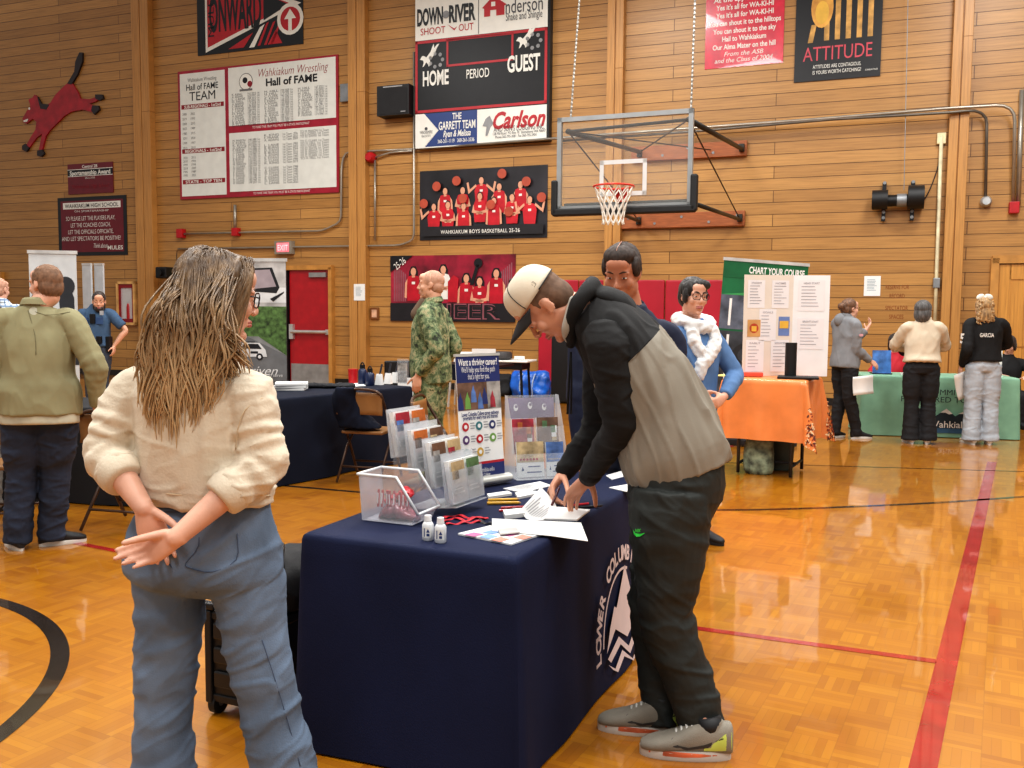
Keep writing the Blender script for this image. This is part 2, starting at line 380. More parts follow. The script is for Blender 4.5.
class Head:
    def __init__(s, c, f, u, sc=1.0):
        s.c = V(c); s.f = uv(f); s.u = V(u); s.u = (s.u-s.f*s.u.dot(s.f)).normalized(); s.r = s.f.cross(s.u); s.s = sc
        s.R = Matrix((s.r, s.f, s.u)).transposed()
        s.M = Matrix.Translation(s.c) @ s.R.to_4x4() @ Matrix.Scale(sc, 4)
    def p(s, x, y, z): return s.M @ V((x, y, z))
    def mesh(s, mb, nose=1.0, jaw=1.0, fat=1.0):
        e = lambda c, r, n=16, m=12: mb.ell(c, r, None, n, m, M=s.M)
        e((0, -.012, .036), (.0745, .096, .084), 22, 16); e((0, .022, -.03), (.062*fat, .066, .088), 20, 14)
        e((0, .03, -.074), (.050*jaw*fat, .050, .042)); e((0, .073, -.102), (.021*jaw, .018, .017))
        e((-.047*jaw*fat, .0, -.066), (.018, .035, .034)); e((.047*jaw*fat, .0, -.066), (.018, .035, .034))
        for a in (-1, 1):
            e((a*.037*fat, .062, -.026), (.026, .022, .026)); e((a*.031, .076, .0235), (.027, .013, .0095)); e((a*.0125, .098, -.033), (.0072, .009, .0066), 10, 8)
            e((a*.031, .0755, .0055), (.0165, .0125, .0125)); e((a*.031, .080, .010), (.0145, .010, .0055), 10, 8); e((a*.076, -.012, -.004), (.007, .017, .028), 12, 10); e((a*.074, .0, -.022), (.008, .010, .014), 10, 8)
        e((0, .080, .030), (.040, .016, .014)); e((0, .07, .058), (.05, .028, .035))
        mb.tube([(0, .088, .020), (0, .0975, -.006), (0, .108*nose+.002, -.027), (0, .103, -.036)], [.0080, .0082, .0098, .0075], 12, smooth=4, round_ends=True, M=s.M)
        for z, r in ((-.060, .0062), (-.0695, .0072)):
            mb.tube([(-.025, .078, z-.002), (-.012, .090, z), (0, .0935, z+.0005), (.012, .090, z), (.025, .078, z-.002)], [r*.5, r, r*1.05, r, r*.5], 8, smooth=3, round_ends=True, M=s.M)
    def features(s, par, origin, browc=None, closed=False, lips=True, eye=True):
        M = Matrix.Translation(-V(origin)) @ s.M
        for a in (-1, 1):
            if eye:
                mb = MB()
                mb.ell((a*.031, .0795, .0035), (.0125, .0095, .0046 if not closed else .0018), None, 12, 8, 0, M=M); mb.ell((a*.0305, .0868, .003), (.0056, .0035, .0046 if not closed else .002), None, 10, 6, 1, M=M)
                mb.build('eye', [EYEW, EYED], par, smooth=True)
            mb = MB(); mb.tube([(a*.012, .0915, .0255), (a*.03, .0895, .0315), (a*.05, .074, .0275)], [.0028, .0036, .0018], 6, smooth=4, M=M); mb.build('eyebrow', browc or BROW, par, smooth=True)
        if lips:
            mb = MB()
            for z, r in ((-.0605, .0055), (-.069, .0064)): mb.tube([(-.024, .0815, z-.002), (-.012, .0925, z), (0, .0955, z+.0005), (.012, .0925, z), (.024, .0815, z-.002)], [r*.45, r*.9, r, r*.9, r*.45], 8, smooth=3, M=M)
            mb.build('lips', lipmat(), par, smooth=True)
    def glasses(s, par, origin, m=None, thick=.0022, w=.027, hh=.021):
        M = Matrix.Translation(-V(origin)) @ s.M; mb = MB()
        for a in (-1, 1):
            ring = [(a*.032+w*math.copysign(abs(math.cos(t))**.7, math.cos(t)), .1015-.12*abs(a*.032+w*math.cos(t)) , .003+hh*math.copysign(abs(math.sin(t))**.7, math.sin(t))) for t in [2*PI*i/20 for i in range(21)]]
            mb.tube(ring, thick, 6, M=M); mb.tube([(a*.058, .093, .010), (a*.078, .07, .011), (a*.084, .0, .008), (a*.083, -.025, -.006)], thick, 6, M=M)
        mb.tube([(-.007, .1, .006), (0, .104, .009), (.007, .1, .006)], thick, 6, M=M); mb.build('glasses', m or mat('glasses_black', '#15131a', .25), par, smooth=True)
def limb(mb, pts, rr, n=18, k=4, M=None): mb.tube(pts, rr, n, smooth=k, round_ends=True, M=M)
def spine_loft(secs, lat0, lat1):
    """secs: (point, halfwidth, depth, t) -> loft sections with interpolated lateral vectors"""
    out = []
    for i, (c, a, b, t) in enumerate(secs):
        d = V(secs[min(i+1, len(secs)-1)][0])-V(secs[max(i-1, 0)][0]); d.normalize(); L = V(lat0).lerp(V(lat1), t); L = (L-d*L.dot(d)).normalized(); F = d.cross(L).normalized()
        out.append((V(c), L*a, F*b))
    return out
def folds(me, amp, sc=(9, 9, 4), seed=0, ridged=True, mask=None):
    o = V((seed*3.7, seed*1.3, seed*2.1))
    def fn(c, m):
        q = V((c.x*sc[0], c.y*sc[1], c.z*sc[2]))+o; a = noise.noise(q); b = noise.noise(q*2.1+o)
        v = (1-abs(a)*2.2) if ridged else a
        r = amp*(.7*v+.3*b)
        return r*(mask(c) if mask else 1.0)
    displace(me, fn)
def creases(me, amp, sc=(8, 8, 3), seed=0, width=4.0, mask=None, R=None):
    '''long thin raised folds; sc is small along the direction the folds run, R turns that direction'''
    o = V((seed*2.7, seed*4.3, seed*1.1))
    def fn(c, m):
        d = R @ c if R is not None else c
        q = V((d.x*sc[0], d.y*sc[1], d.z*sc[2]))+o; w = noise.noise(q*.5+o)*.6; a = noise.noise(q+V((w, w, w))); b = noise.noise(q*1.9+o)
        g = .5+.5*noise.noise(q*.35-o)
        r = amp*g*(max(0, 1-abs(a)*width)**1.3+.4*max(0, 1-abs(b)*width)**1.3)-amp*.2
        return r*(mask(c) if mask else 1.0)
    displace(me, fn)
def patch_on(obj, pts, dirv, off, m, name, n=6):
    '''flat mark laid onto a surface: outline points are thrown along dirv and lifted by off; quads given as two equal polylines'''
    bv = BVHTree.FromPolygons([v.co[:] for v in obj.data.vertices], [p.vertices[:] for p in obj.data.polygons]); A, B = pts; rows = []
    for i in range(len(A)):
        row = []
        for k in range(n+1):
            p = V(A[i]).lerp(V(B[i]), k/n); h = bv.ray_cast(p-V(dirv)*.3, V(dirv))
            if h[0] is None: h = bv.find_nearest(p)
            row.append(h[0]-V(dirv)*off)
        rows.append(row)
    mb = MB(); vs = [p for r in rows for p in r]; w = n+1; mb.add(vs, [(i*w+k, i*w+k+1, (i+1)*w+k+1, (i+1)*w+k) for i in range(len(A)-1) for k in range(n)]); return mb.build(name, m, obj, smooth=True)
from mathutils.bvhtree import BVHTree
class Fig: pass
def stand(base, face, h, girth=1.0, sw=1.0, lean=0.0, lean_side=0.0, stance=.085, toe=.25, step=0.0):
    """joint positions of a standing figure; face is the horizontal facing direction"""
    b = V((base[0], base[1], 0)); f = uv((face[0], face[1], 0)); r = f.cross(V((0, 0, 1))); J = Fig(); J.h = h; J.k = h/1.75; J.base = b; J.f = f; J.r = r; J.g = girth
    at = lambda x, y, z: b+r*x+f*y+V((0, 0, z))
    J.pelvis = at(0, 0, .525*h); J.waist = at(lean_side*.3, .01+lean*.35, .61*h); J.chest = at(lean_side*.6, .01+lean*.7, .715*h); J.neck = at(lean_side, -.015+lean, .838*h)
    J.head = at(lean_side*1.1, .015+lean*1.15, h-.118*J.k); J.hf = f; J.hu = V((0, 0, 1)); J.hs = J.k**.5
    s = .176*J.k*sw
    J.sh = {a: at(a*s+lean_side*.9, -.01+lean*.93, .790*h) for a in (-1, 1)}; J.hip = {a: at(a*.09*J.k, 0, .51*h) for a in (-1, 1)}
    J.an = {a: at(a*stance, a*step, .045*h) for a in (-1, 1)}; J.kn = {a: (J.hip[a]+J.an[a])*.5+f*.02+V((0, 0, .01*h)) for a in (-1, 1)}
    J.toe = {a: uv(f+r*a*toe) for a in (-1, 1)}; J.el = {}; J.wr = {}; J.hand = {}
    for a in (-1, 1): arm(J, a, J.sh[a]+r*a*.06+f*.03-V((0, 0, .31*h)), -f*.4+r*a*.2)
    return J
def arm(J, a, wrist, pole, fdir=None, pn=None, curl=(.35, .4, .25), show=True, **kw):
    e, w = ik(J.sh[a], wrist, .175*J.h, .150*J.h, pole); J.el[a], J.wr[a] = e, w
    J.hand[a] = dict(f=fdir or (w-e), pn=pn or (J.r*-a*.8+J.f*.2), curl=curl, **kw) if show else None
def body_mesh(J, voxel, nose=1.0, jaw=1.0, fat=1.0, slim=.84, legs=True):
    mb = MB(); k = J.k; g = J.g; H = Head(J.head, J.hf, J.hu, J.hs); H.mesh(mb, nose, jaw, fat); J.H = H
    nb = H.p(0, -.03, -.07); limb(mb, [J.neck-V((0, 0, .03)), J.neck.lerp(nb, .5), nb], [.066*k, .056*k*g**.5, .055*k])
    lat0 = J.hip[1]-J.hip[-1]; lat1 = J.sh[1]-J.sh[-1]; t = slim*k
    S = [(J.pelvis-V((0, 0, .05*k)), .13*t*g, .095*t*g, 0), (J.pelvis, .165*t*g, .11*t*g, 0), (J.waist, .135*t*g, .10*t*g, .4), (J.chest, .15*t*g, .11*t*g, .8), (J.neck.lerp(J.chest, .4), .125*t, .085*t, 1), (J.neck, .055*t, .052*t, 1)]
    mb.loft(spine_loft(S, lat0, lat1), 24, 4)
    for a in (-1, 1):
        limb(mb, [J.neck.lerp(J.sh[a], .45)-V((0, 0, .06)), J.sh[a]-V((0, 0, .02)), J.sh[a].lerp(J.el[a], .5), J.el[a], J.el[a].lerp(J.wr[a], .35), J.wr[a]], [.036*t, .042*t, .044*t*g**.5, .037*k*.95, .038*k*g**.3, .0255*k])
        if J.hand[a]: hand(mb, J.wr[a], J.hand[a]['f'], J.hand[a]['pn'], a, k*.98, **{q: v for q, v in J.hand[a].items() if q not in ('f', 'pn')})
        if legs:
            limb(mb, [J.hip[a], J.hip[a].lerp(J.kn[a], .5), J.kn[a], J.kn[a].lerp(J.an[a], .4), J.an[a]], [.08*t*g, .065*t*g, .045*t, .042*t, .025*k])
            limb(mb, [J.an[a], J.an[a]+J.toe[a]*.10*k-V((0, 0, .045*k))], [.026*k, .020*k])
    return remesh(mb, voxel, 3)
def top_mesh(J, voxel, ease=1.0, hem=.02, sleeve=.92, sl_r=(1, 1, 1), torso=None, wrinkle=0.0, collar=True, arms=(-1, 1), hem_w=1.0, depth=1.0, scr=0.0):
    mb = MB(); k = J.k*ease; g = J.g; lat0 = J.hip[1]-J.hip[-1]; lat1 = J.sh[1]-J.sh[-1]; dn = (J.pelvis-J.waist).normalized()
    hp = J.pelvis+dn*hem
    S = torso or [(hp, .176*k*g*hem_w, .136*k*g*depth, 0), (J.pelvis.lerp(J.waist, .35), .176*k*g*hem_w, .138*k*g*depth, .2), (J.waist, .162*k*g, .132*k*g*depth, .5), (J.chest, .172*k*g**.7, .128*k*g**.8*depth, .85), (J.chest.lerp(J.neck, .50), .170*k, .110*k*depth, 1), (J.chest.lerp(J.neck, .82), .125*k, .088*k, 1), (J.neck+(J.neck-J.chest).normalized()*.012, .066*k, .064*k, 1)]
    mb.loft(spine_loft(S, lat0, lat1), 28, 4, p=2.15)
    for a in arms: sleeve_mesh(J, mb, a, k, sleeve, sl_r, wrinkle, scr)
    if collar:
        up = (J.neck-J.chest).normalized(); q = J.neck+up*.02; L = uv(lat1); F = up.cross(L)
        ring = [q+L*.064*k*math.cos(t)+F*.06*k*math.sin(t)-up*.010*math.sin(t) for t in [2*PI*i/24 for i in range(25)]]; mb.tube(ring, .012*k, 8)
    return remesh(mb, voxel, 3)
def sleeve_mesh(J, mb, a, k, sleeve=.92, sl_r=(1, 1, 1), wrinkle=0.0, scr=0.0, seed=1):
    s, e, w = J.sh[a], J.el[a], J.wr[a]; g = J.g**.5
    base = [J.neck.lerp(s, .38)-V((0, 0, .05)), s.lerp(J.neck, .10)-V((0, 0, .012)), s.lerp(e, .25), s.lerp(e, .65), e, e.lerp(w, .35), e.lerp(w, .7), e.lerp(w, 1.0)]
    rr = [.052*k, .064*k*sl_r[0]*g**.5, .064*k*sl_r[0]*g, .060*k*sl_r[1]*g, .056*k*sl_r[1]*g, .052*k*sl_r[2], .045*k*sl_r[2], .038*k*sl_r[2]]
    q = catmull([(*p, r) for p, r in zip(base, rr)], 8); cut = len(q)
    # stop at the requested share of the forearm
    n_up = 4*8; n_fo = len(q)-n_up
    cut = n_up+int(n_fo*sleeve) if sleeve >= 0 else int(2*8+(n_up-16)*(1+sleeve))
    q = q[:max(cut, 10)]; P_ = [V(p[:3]) for p in q]; R_ = []
    for i, p in enumerate(q):
        r = p[3]; 
        if wrinkle:
            ph = i*.9+seed; r *= 1+wrinkle*math.sin(ph*1.7)*(.4+.6*math.exp(-((i-n_up)/7.0)**2))
        if scr and i > 18: r *= 1+scr*math.sin(i*1.45+seed)+.12*scr*(i % 3)
        R_.append(r)
    mb.tube(P_, R_, 20, round_ends=False)
def legs_mesh(J, voxel, r=(.098, .072, .062), top=.085, ease=1.0, flare=None, g=None, wrinkle=.0, cuff=0.0, waist_w=1.0, depth=1.0):
    mb = MB(); k = J.k*ease; g = J.g if g is None else g; lat0 = J.hip[1]-J.hip[-1]; up = (J.waist-J.pelvis).normalized()
    S = [(J.pelvis-up*.085*k, .12*k*g, .10*k*g*depth, 0), (J.pelvis-up*.03*k, .166*k*g, .118*k*g*depth, 0), (J.pelvis+up*.0*k, .164*k*g, .116*k*g*depth, .1), (J.pelvis+up*top*k, .132*k*g*waist_w, .098*k*g*depth, .3)]
    mb.loft(spine_loft(S, lat0, lat0), 28, 4, p=2.2)
    for a in (-1, 1):
        h, n, w = J.hip[a], J.kn[a], J.an[a]; end = w-(V((0, 0, 1)))*(J.h*.02-cuff) 
        pts = [h+V((0, 0, .02)), h.lerp(n, .35), h.lerp(n, .75), n, n.lerp(w, .35), n.lerp(w, .75), end]; f2 = flare or (r[1]*.98, r[2]*1.02, r[2])
        rr = [r[0]*k*g*.95, r[0]*k*g*.97, r[1]*k*g*1.1, r[1]*k, f2[0]*k, f2[1]*k, f2[2]*k]
        q = catmull([(*p, x) for p, x in zip(pts, rr)], 7); P_ = [V(p[:3]) for p in q]; R_ = [p[3]*(1+wrinkle*math.sin(i*1.6+a)*(.3 if 12 < i < 30 else 1)*(1.6 if i > len(q)-9 else .6)) for i, p in enumerate(q)]
        mb.tube(P_, R_, 20)
    return remesh(mb, voxel, 3)
def shoe(J, a, par, m_up, m_sole, sc=1.0, sole=.028, name='shoe'):
    k = J.k*sc; w = J.an[a]; d = uv((J.toe[a].x, J.toe[a].y, 0)); s = d.cross(V((0, 0, 1))); o = V((w.x, w.y, 0))-J.base; z = V((0, 0, 1))
    mb = MB(); S = [(-.076, .022, .080), (-.066, .032, .096), (-.03, .037, .090), (.02, .040, .094), (.055, .042, .078), (.095, .045, .058), (.14, .044, .044), (.175, .034, .033), (.195, .016, .022)]
    mb.loft([(o+d*x*k+z*(sole*.6+b*k*.5), s*a_*k, z*b*k*.5) for x, a_, b in S], 20, 4, p=2.5)
    mb.tube([o+z*(sole+.03*k)-d*.02*k, o+z*(.105*k+sole*.5)-d*.015*k], [.034*k, .030*k], 14)
    me = remesh(mb, .005, 3); u = link_mesh(name, me, m_up, par, (0, 0, 0))
    mb = MB(); n = 26; ring = []
    for i in range(n):
        t = 2*PI*i/n; x = math.cos(t); y = math.sin(t); ring.append((x*.135+.062, y*(.041+.006*x)))
    mb.rings([[o+d*x*k+s*y*k*q+z*hh for x, y in ring] for hh, q in ((0, .96), (.004, 1.0), (sole*.8, 1.03), (sole, .98))]); mb.build('sole', m_sole, u, smooth=True, angle=.7)
    return u
def person(label, J, group=None, origin=None):
    return thing('person', label, 'person', J.base if origin is None else origin, 0, group)
def hair_cap(J, par, m, style='short', voxel=.005, bulk=1.0, strands=0.004):
    H = J.H; mb = MB(); e = lambda c, r: mb.ell(c, r, None, 20, 14, M=H.M)
    b = bulk
    if style == 'stubble': e((0, -.0165, .036), (.0758, .0945, .0835)); e((0, -.045, -.01), (.071, .062, .072))
    elif style in ('short', 'bun', 'sleek'):
        e((0, -.020, .044), (.080*b, .097*b, .084*b)); e((0, -.05, -.005), (.076*b, .065*b, .075*b))
        if style == 'sleek': e((0, .030, .084), (.067, .056, .044)); [e((a*.068, .0, .03), (.016, .05, .045)) for a in (-1, 1)]
        if style == 'bun': e((0, -.128, .03), (.042, .036, .042)); e((0, -.10, .02), (.045, .03, .05))
    elif style == 'bob':
        e((0, -.022, .042), (.088*b, .103*b, .090*b)); e((0, -.05, -.03), (.086*b, .07*b, .10*b)); [e((a*.07, -.005, -.015), (.02, .05, .075)) for a in (-1, 1)]
    elif style == 'pixie':
        e((0, -.018, .046), (.086*b, .102*b, .086*b)); e((0, -.05, .005), (.08, .065, .085)); [e((a*.073, .022, .005), (.014, .026, .05)) for a in (-1, 1)]; e((-.02, .062, .078), (.062, .03, .035))
    elif style == 'long':
        e((0, -.022, .042), (.086*b, .103*b, .088*b)); e((0, -.06, -.04), (.085*b, .06*b, .12*b)); mb.loft([(H.p(0, -.07, -.02), H.r*.085*b, H.f*.05), (H.p(0, -.09, -.15), H.r*.10*b, H.f*.045), (H.p(0, -.095, -.28), H.r*.09*b, H.f*.035), (H.p(0, -.09, -.36), H.r*.06*b, H.f*.02)], 18, 4)
        [e((a*.075, .0, -.06), (.02, .04, .10)) for a in (-1, 1)]
    elif style == 'curly':
        e((0, -.024, .044), (.088*b, .103*b, .090*b)); r = random.Random(2)
        for i in range(70):
            x = r.uniform(-.085, .085); z = r.uniform(-.15, .04); y = -.075-.03*r.random(); a0 = r.random()*6
            pts = [H.p(x+.012*math.cos(a0+q*1.3)+.0, y+.012*math.sin(a0+q*1.3), z-.012*q+.06) for q in range(9)]; mb.tube(pts, [.010]*8+[.005], 6)
        mb.loft([(H.p(0, -.07, 0), H.r*.08, H.f*.045), (H.p(0, -.085, -.07), H.r*.085, H.f*.04), (H.p(0, -.085, -.14), H.r*.07, H.f*.03)], 16, 3)
    me = remesh(mb, voxel, 2)
    if strands: folds(me, strands, (50, 50, 14), 3)
    return link_mesh('hair', me, m, par, J.base)
def hair_mat(name, c, hi=None):
    if name in _M: return _M[name]
    m = mat(name, c, .5, var=.28, vscale=26, bump=.5, bscale=70, stretch=(3, 3, .35), sheen=.15); return m
# ------------------------------------------------------------------ things on the wall
WHITE = mat('white_print', '#e6e6df', .45, var=.02); BLACK = mat('black_print', '#15151a', .4, var=.03); RED = mat('red_print', '#b3202c', .45, var=.04)
MAROON = mat('maroon_print', '#6d1022', .35, var=.05); PIPE = mat('galvanised_pipe', '#a8a196', .35, .7, var=.06); SKINP = mat('printed_skin', '#d9a184', .5, var=.03)
GREYP = mat('grey_print', '#6f6f70', .5, var=.03); NAVYP = mat('navy_print', '#28407c', .45, var=.03); DKRED = mat('dark_red_print', '#8c1626', .4, var=.05)
BLKMETAL = mat('black_metal', '#17171a', .45, .2, var=.05); ORANGEP = mat('orange_print', '#d9722a', .5, var=.05); YELP = mat('yellow_print', '#e0b34a', .5, var=.06)
def wrect(x0, y0, x1, y1, d=0.0):
    """local rectangle on the wall from its pixel bounds: (u, z, w, h)"""
    ym = (y0+y1)/2; xm = (x0+x1)/2
    u0 = wuv(x0, ym, d)[0]; u1 = wuv(x1, ym, d)[0]; z1 = wuv(xm, y0, d)[1]; z0 = wuv(xm, y1, d)[1]
    return (u0+u1)/2, (z0+z1)/2, u1-u0, z1-z0
def poster(name, label, cat, box, m, t=.01, group=None, part='panel'):
    u, z, w, h = wrect(*box, t); e = wthing(name, label, cat, u, z, 0.0, group)
    mb = MB(); mb.box((0, -t/2, 0), (w, t, h)); mb.build(part, m, e); return e, w, h, -t-.002
def garble(n, seed, words='team state first region finals meet league title varsity squad'.split()):
    r = random.Random(seed); return ' '.join(r.choice(words) for _ in range(n))
# Onward banner
e, w, h, y = poster('pennant_banner', 'black and red ONWARD pennant banner high above the hall of fame board', 'banner', (197, -40, 303, 50), BLACK)
mb = MB(); X = w/2; Z = h/2
mb.flat([(-X*.84, -Z*.95), (-X*.84, Z*.97), (X*.97, -Z*.1)], y, 0); mb.flat([(-X*.8, -Z*.84), (-X*.8, Z*.87), (X*.8, -Z*.1)], y-.001, 1)
mb.flat([(X*.28, Z*.22), (X*.74, -Z*.1), (X*.28, -Z*.38)], y-.002, 2)
mb.text('ONWARD', -X*.26, -Z*.08, Z*.80, X*1.0, y-.003, 2, bold=.03); mb.text('MULES', -X*.73, -Z*.1, X*.12, Z*1.0, y-.003, 2, rot=PI/2)
mb.flat([(X*.0, -Z*.95), (X*.1, -Z*.95), (X*.30, -Z*.46), (X*.21, -Z*.52)], y-.001, 0)
for k in range(3): mb.flat([(X*(.16+.12*k), -Z*.93), (X*(.21+.12*k), -Z*.93), (X*(.38+.12*k), -Z*.42), (X*(.33+.12*k), -Z*.45)], y-.001, 1)
mb.flat([(-X*.4, -Z*.93), (-X*.1, -Z*.93), (X*.08, -Z*.62)], y-.001, 1); mb.flat([(X*.35, -Z*.93), (X*.62, -Z*.93), (X*.5, -Z*.62)], y-.001, 1)
mb.disc(X*.77, -Z*.42, X*.24, y-.003, 0); mb.disc(X*.77, -Z*.42, X*.18, y-.004, 1)
mb.flat([(X*.735, -Z*.68), (X*.8, -Z*.68), (X*.8, -Z*.42), (X*.88, -Z*.42), (X*.77, -Z*.2), (X*.66, -Z*.42), (X*.735, -Z*.42)], y-.005, 0)
mb.build('print', [WHITE, RED, BLACK], e)
# hall of fame board
e, w, h, y = poster('honour_board', 'large white hall of fame board with red frame above the red doors', 'board', (179, 63, 338.5, 196), mat('board_red', '#9d1c33', .35), .03)
mb = MB(); X = w/2; Z = h/2; sx = -X + w*.325
mb.box((-X+w*.162, -.034, 0), (w*.295, .008, h*.955)); mb.box((sx+w*.335, -.034, Z*.53), (w*.655, .008, h*.44)); mb.box((sx+w*.335, -.034, -Z*.47), (w*.655, .008, h*.45))
mb.build('white_panel', mat('board_white', '#dfe2dc', .12, var=.02, coat=.8), e); mb = MB(); yy = -.04
cx = -X+w*.162
mb.text('Wahkiakum Wrestling', cx, Z*.85, .08, w*.19, yy, 2); mb.text('Hall of FAME', cx, Z*.74, .13, w*.21, yy, 0, bold=.01); mb.text('TEAM', cx, Z*.6, .19, w*.17, yy, 0)
for zz, tx in ((.44, 'SUB-REGIONALS - 1st/2nd'), (-.25, 'REGIONALS - 1st/2nd'), (-.73, 'STATE - TOP TEN')):
    mb.rect(cx-w*.14, Z*zz-.045, cx+w*.14, Z*zz+.045, yy, 1); mb.text(tx, cx, Z*zz, .065, w*.24, yy-.003, 3, bold=.02)
r = random.Random(3)
for k in range(8):
    for j in (0, 1): mb.text(str(1985+r.randrange(38)), cx-w*(.12-.055*j), Z*(.33-.075*k), .05, w*.028, yy, 2)
for k in range(6):
    for j in (0, 1): mb.text(str(1985+r.randrange(38)), cx-w*(.12-.055*j), Z*(-.35-.055*k), .05, w*.028, yy, 2)
px0 = sx+w*.02
mb.text('Wahkiakum Wrestling', sx+w*.41, Z*.85, .17, w*.42, yy, 1, shear=.3, bold=-.01); mb.text('Hall of FAME', sx+w*.4, Z*.7, .15, w*.31, yy, 0, bold=.03)
mb.disc(sx+w*.12, Z*.74, .17, yy, 2); mb.disc(sx+w*.12, Z*.74, .155, yy-.002, 3); mb.disc(sx+w*.115, Z*.76, .06, yy-.004, 0); mb.disc(sx+w*.145, Z*.7, .06, yy-.004, 1); mb.rect(sx+w*.08, Z*.6, sx+w*.16, Z*.63, yy-.004, 2)
nm = 'A. Adams,B. Burns,C. Clark,D. Davis,E. Evans,F. Frank,G. Grant,H. Hill,J. Jones,K. King,L. Lane,M. Mason'.split(',')
def names_col(x, z0, n, dz, wn, seed):
    r = random.Random(seed)
    for k in range(n):
        z = z0-dz*k; mb.text(r.choice(nm).upper(), x, z, .045, wn*(.8+.3*r.random()), yy, 4, align='L')
        mb.text(str(r.randrange(100, 200)), x+wn*1.25, z, .045, w*.02, yy, 4, align='L'); mb.text(str(r.randrange(1980, 2024))+' 1st', x+wn*1.55, z, .045, w*.05, yy, 4, align='L')
for c in range(3): names_col(sx+w*(.03+.205*c), Z*.56, 14 if c < 2 else 12, Z*.036, w*.08, 10+c)
names_col(sx+w*.03, -Z*.14, 19, Z*.036, w*.08, 20)
r = random.Random(5)
for k in range(20):
    if k in (3, 12): continue
    mb.text(r.choice(nm).upper(), sx+w*.23, -Z*(.09+.038*k), .047, w*.09, yy, 4, align='L'); mb.text('1st Team %d' % r.randrange(1980, 2024), sx+w*.345, -Z*(.09+.038*k), .047, w*.09, yy, 4, align='L')
    if k < 13: mb.text('TO ' + r.choice(nm).upper() + ' 1st Team', sx+w*.45, -Z*(.075+.036*k), .047, w*.17, yy, 4, align='L')
for zz in (.045, -.955): mb.text('TO MAKE THIS TEAM YOU MUST BE A STATE PARTICIPANT', sx+w*.33, Z*zz, .05, w*.35, -.032, 3)
mb.build('lettering', [BLACK, DKRED, GREYP, WHITE, mat('ink_grey', '#54565a', .5)], e)
# bucking animal plaque (pixel outline -> wall)
def outline(px, ref, d=0.0):
    u0, z0 = ref; return [(wuv(a, b, d)[0]-u0, wuv(a, b, d)[1]-z0) for a, b in px]
pu, pz = wuv(64, 108)
e = wthing('animal_plaque', 'red bucking animal cutout with dark tail and hooves on the plank wall', 'wall decoration', pu, pz)
body = [(24, 119), (28, 112), (32, 106), (30, 100), (34, 98), (36, 95), (39, 97), (41, 104), (47, 106), (52, 103), (57, 95), (65, 87), (69, 83.5), (74, 84), (79, 92), (82, 99), (91, 99.5), (99, 97), (101, 99), (97, 102), (91, 104), (98, 107), (99, 110), (95, 113), (84, 110), (73, 112), (66, 116), (57, 125), (51, 131), (47, 137), (43, 153), (40, 153), (42, 142), (43.5, 134), (38, 138), (30, 149), (27, 147), (32, 138), (37, 130), (38, 122), (34, 119), (28, 124), (25, 123)]
MR = mat('plaque_red', '#a31d2b', .4, var=.1); mb = MB(); mb.prism(outline(body, (pu, pz)), .04); mb.build('body', MR, e)
MD = mat('plaque_dark', '#2a2024', .5)
mb = MB(); mb.prism(outline([(69, 84), (73, 85), (79, 75), (84, 62), (84, 53), (81, 53), (77, 62), (76, 72)], (pu, pz)), .045); mb.build('tail', MD, e)
for hf in ([(24, 146), (27, 144), (31, 148), (28, 152), (24, 150)], [(39, 151), (44, 150), (46, 154), (43, 157), (39, 156)], [(97, 95), (104, 95), (105, 99), (101, 101), (97, 99)], [(94, 106), (100, 106), (101, 110), (96, 115), (93, 111)]):
    mb = MB(); mb.prism(outline(hf, (pu, pz)), .05); mb.build('hoof', MD, e)
mb = MB(); mb.prism(outline([(39, 97), (43, 104), (51, 105), (48, 110), (42, 109)], (pu, pz)), .045); mb.build('mane', MD, e)
mb = MB(); mb.flat(outline([(25, 121), (30, 119), (29, 122), (25.5, 122.5)], (pu, pz)), -.043); mb.disc(wuv(31, 109)[0]-pu, wuv(31, 109)[1]-pz, .03, -.043); mb.build('eye_and_teeth', WHITE, e)
# maroon plaques
e, w, h, y = poster('award_plaque', 'small maroon Sportsmanship Award plaque with black band', 'plaque', (68, 163, 113, 193.5), MAROON, .02)
mb = MB(); mb.rect(-w/2, h*.1, w/2, h*.3, y, 0); mb.rect(-w/2, h*.3, w/2, h*.32, y, 1); mb.rect(-w/2, h*.08, w/2, h*.1, y, 1)
mb.text('Central 2B', 0, h*.4, h*.1, w*.34, y-.002, 1, bold=.02); mb.text('Sportsmanship Award', 0, h*.2, h*.15, w*.9, y-.002, 1, bold=.03); mb.text('2022-2023', 0, h*.02, h*.06, w*.22, y-.002, 1)
mb.text('Wahkiakum High School', 0, -h*.25, h*.13, w*.82, y-.002, 2, shear=.3); mb.build('lettering', [BLACK, WHITE, DKRED], e)
e, w, h, y = poster('pledge_banner', 'maroon sportsmanship pledge banner with black border under the award plaque', 'banner', (58.5, 196.5, 127, 255.5), BLACK, .01)
mb = MB(); mb.rect(-w*.455, -h*.44, w*.455, h*.44, y, 0); mb.rect(-w*.42, h*.3, w*.42, h*.41, y-.001, 1); mb.text('WAHKIAKUM HIGH SCHOOL', 0, h*.355, h*.07, w*.78, y-.003, 2, bold=.01)
mb.text('ON SPORTSMANSHIP', 0, h*.26, h*.035, w*.5, y-.003, 1)
for k, (a, s) in enumerate((('SO PLEASE LET THE PLAYERS PLAY,', .72), ('LET THE COACHES COACH,', .58), ('LET THE OFFICIALS OFFICIATE,', .66), ('AND LET SPECTATORS BE POSITIVE!', .86))): mb.text(a, -w*.02, h*(.14-.115*k), h*.075, w*s, y-.003, 1)
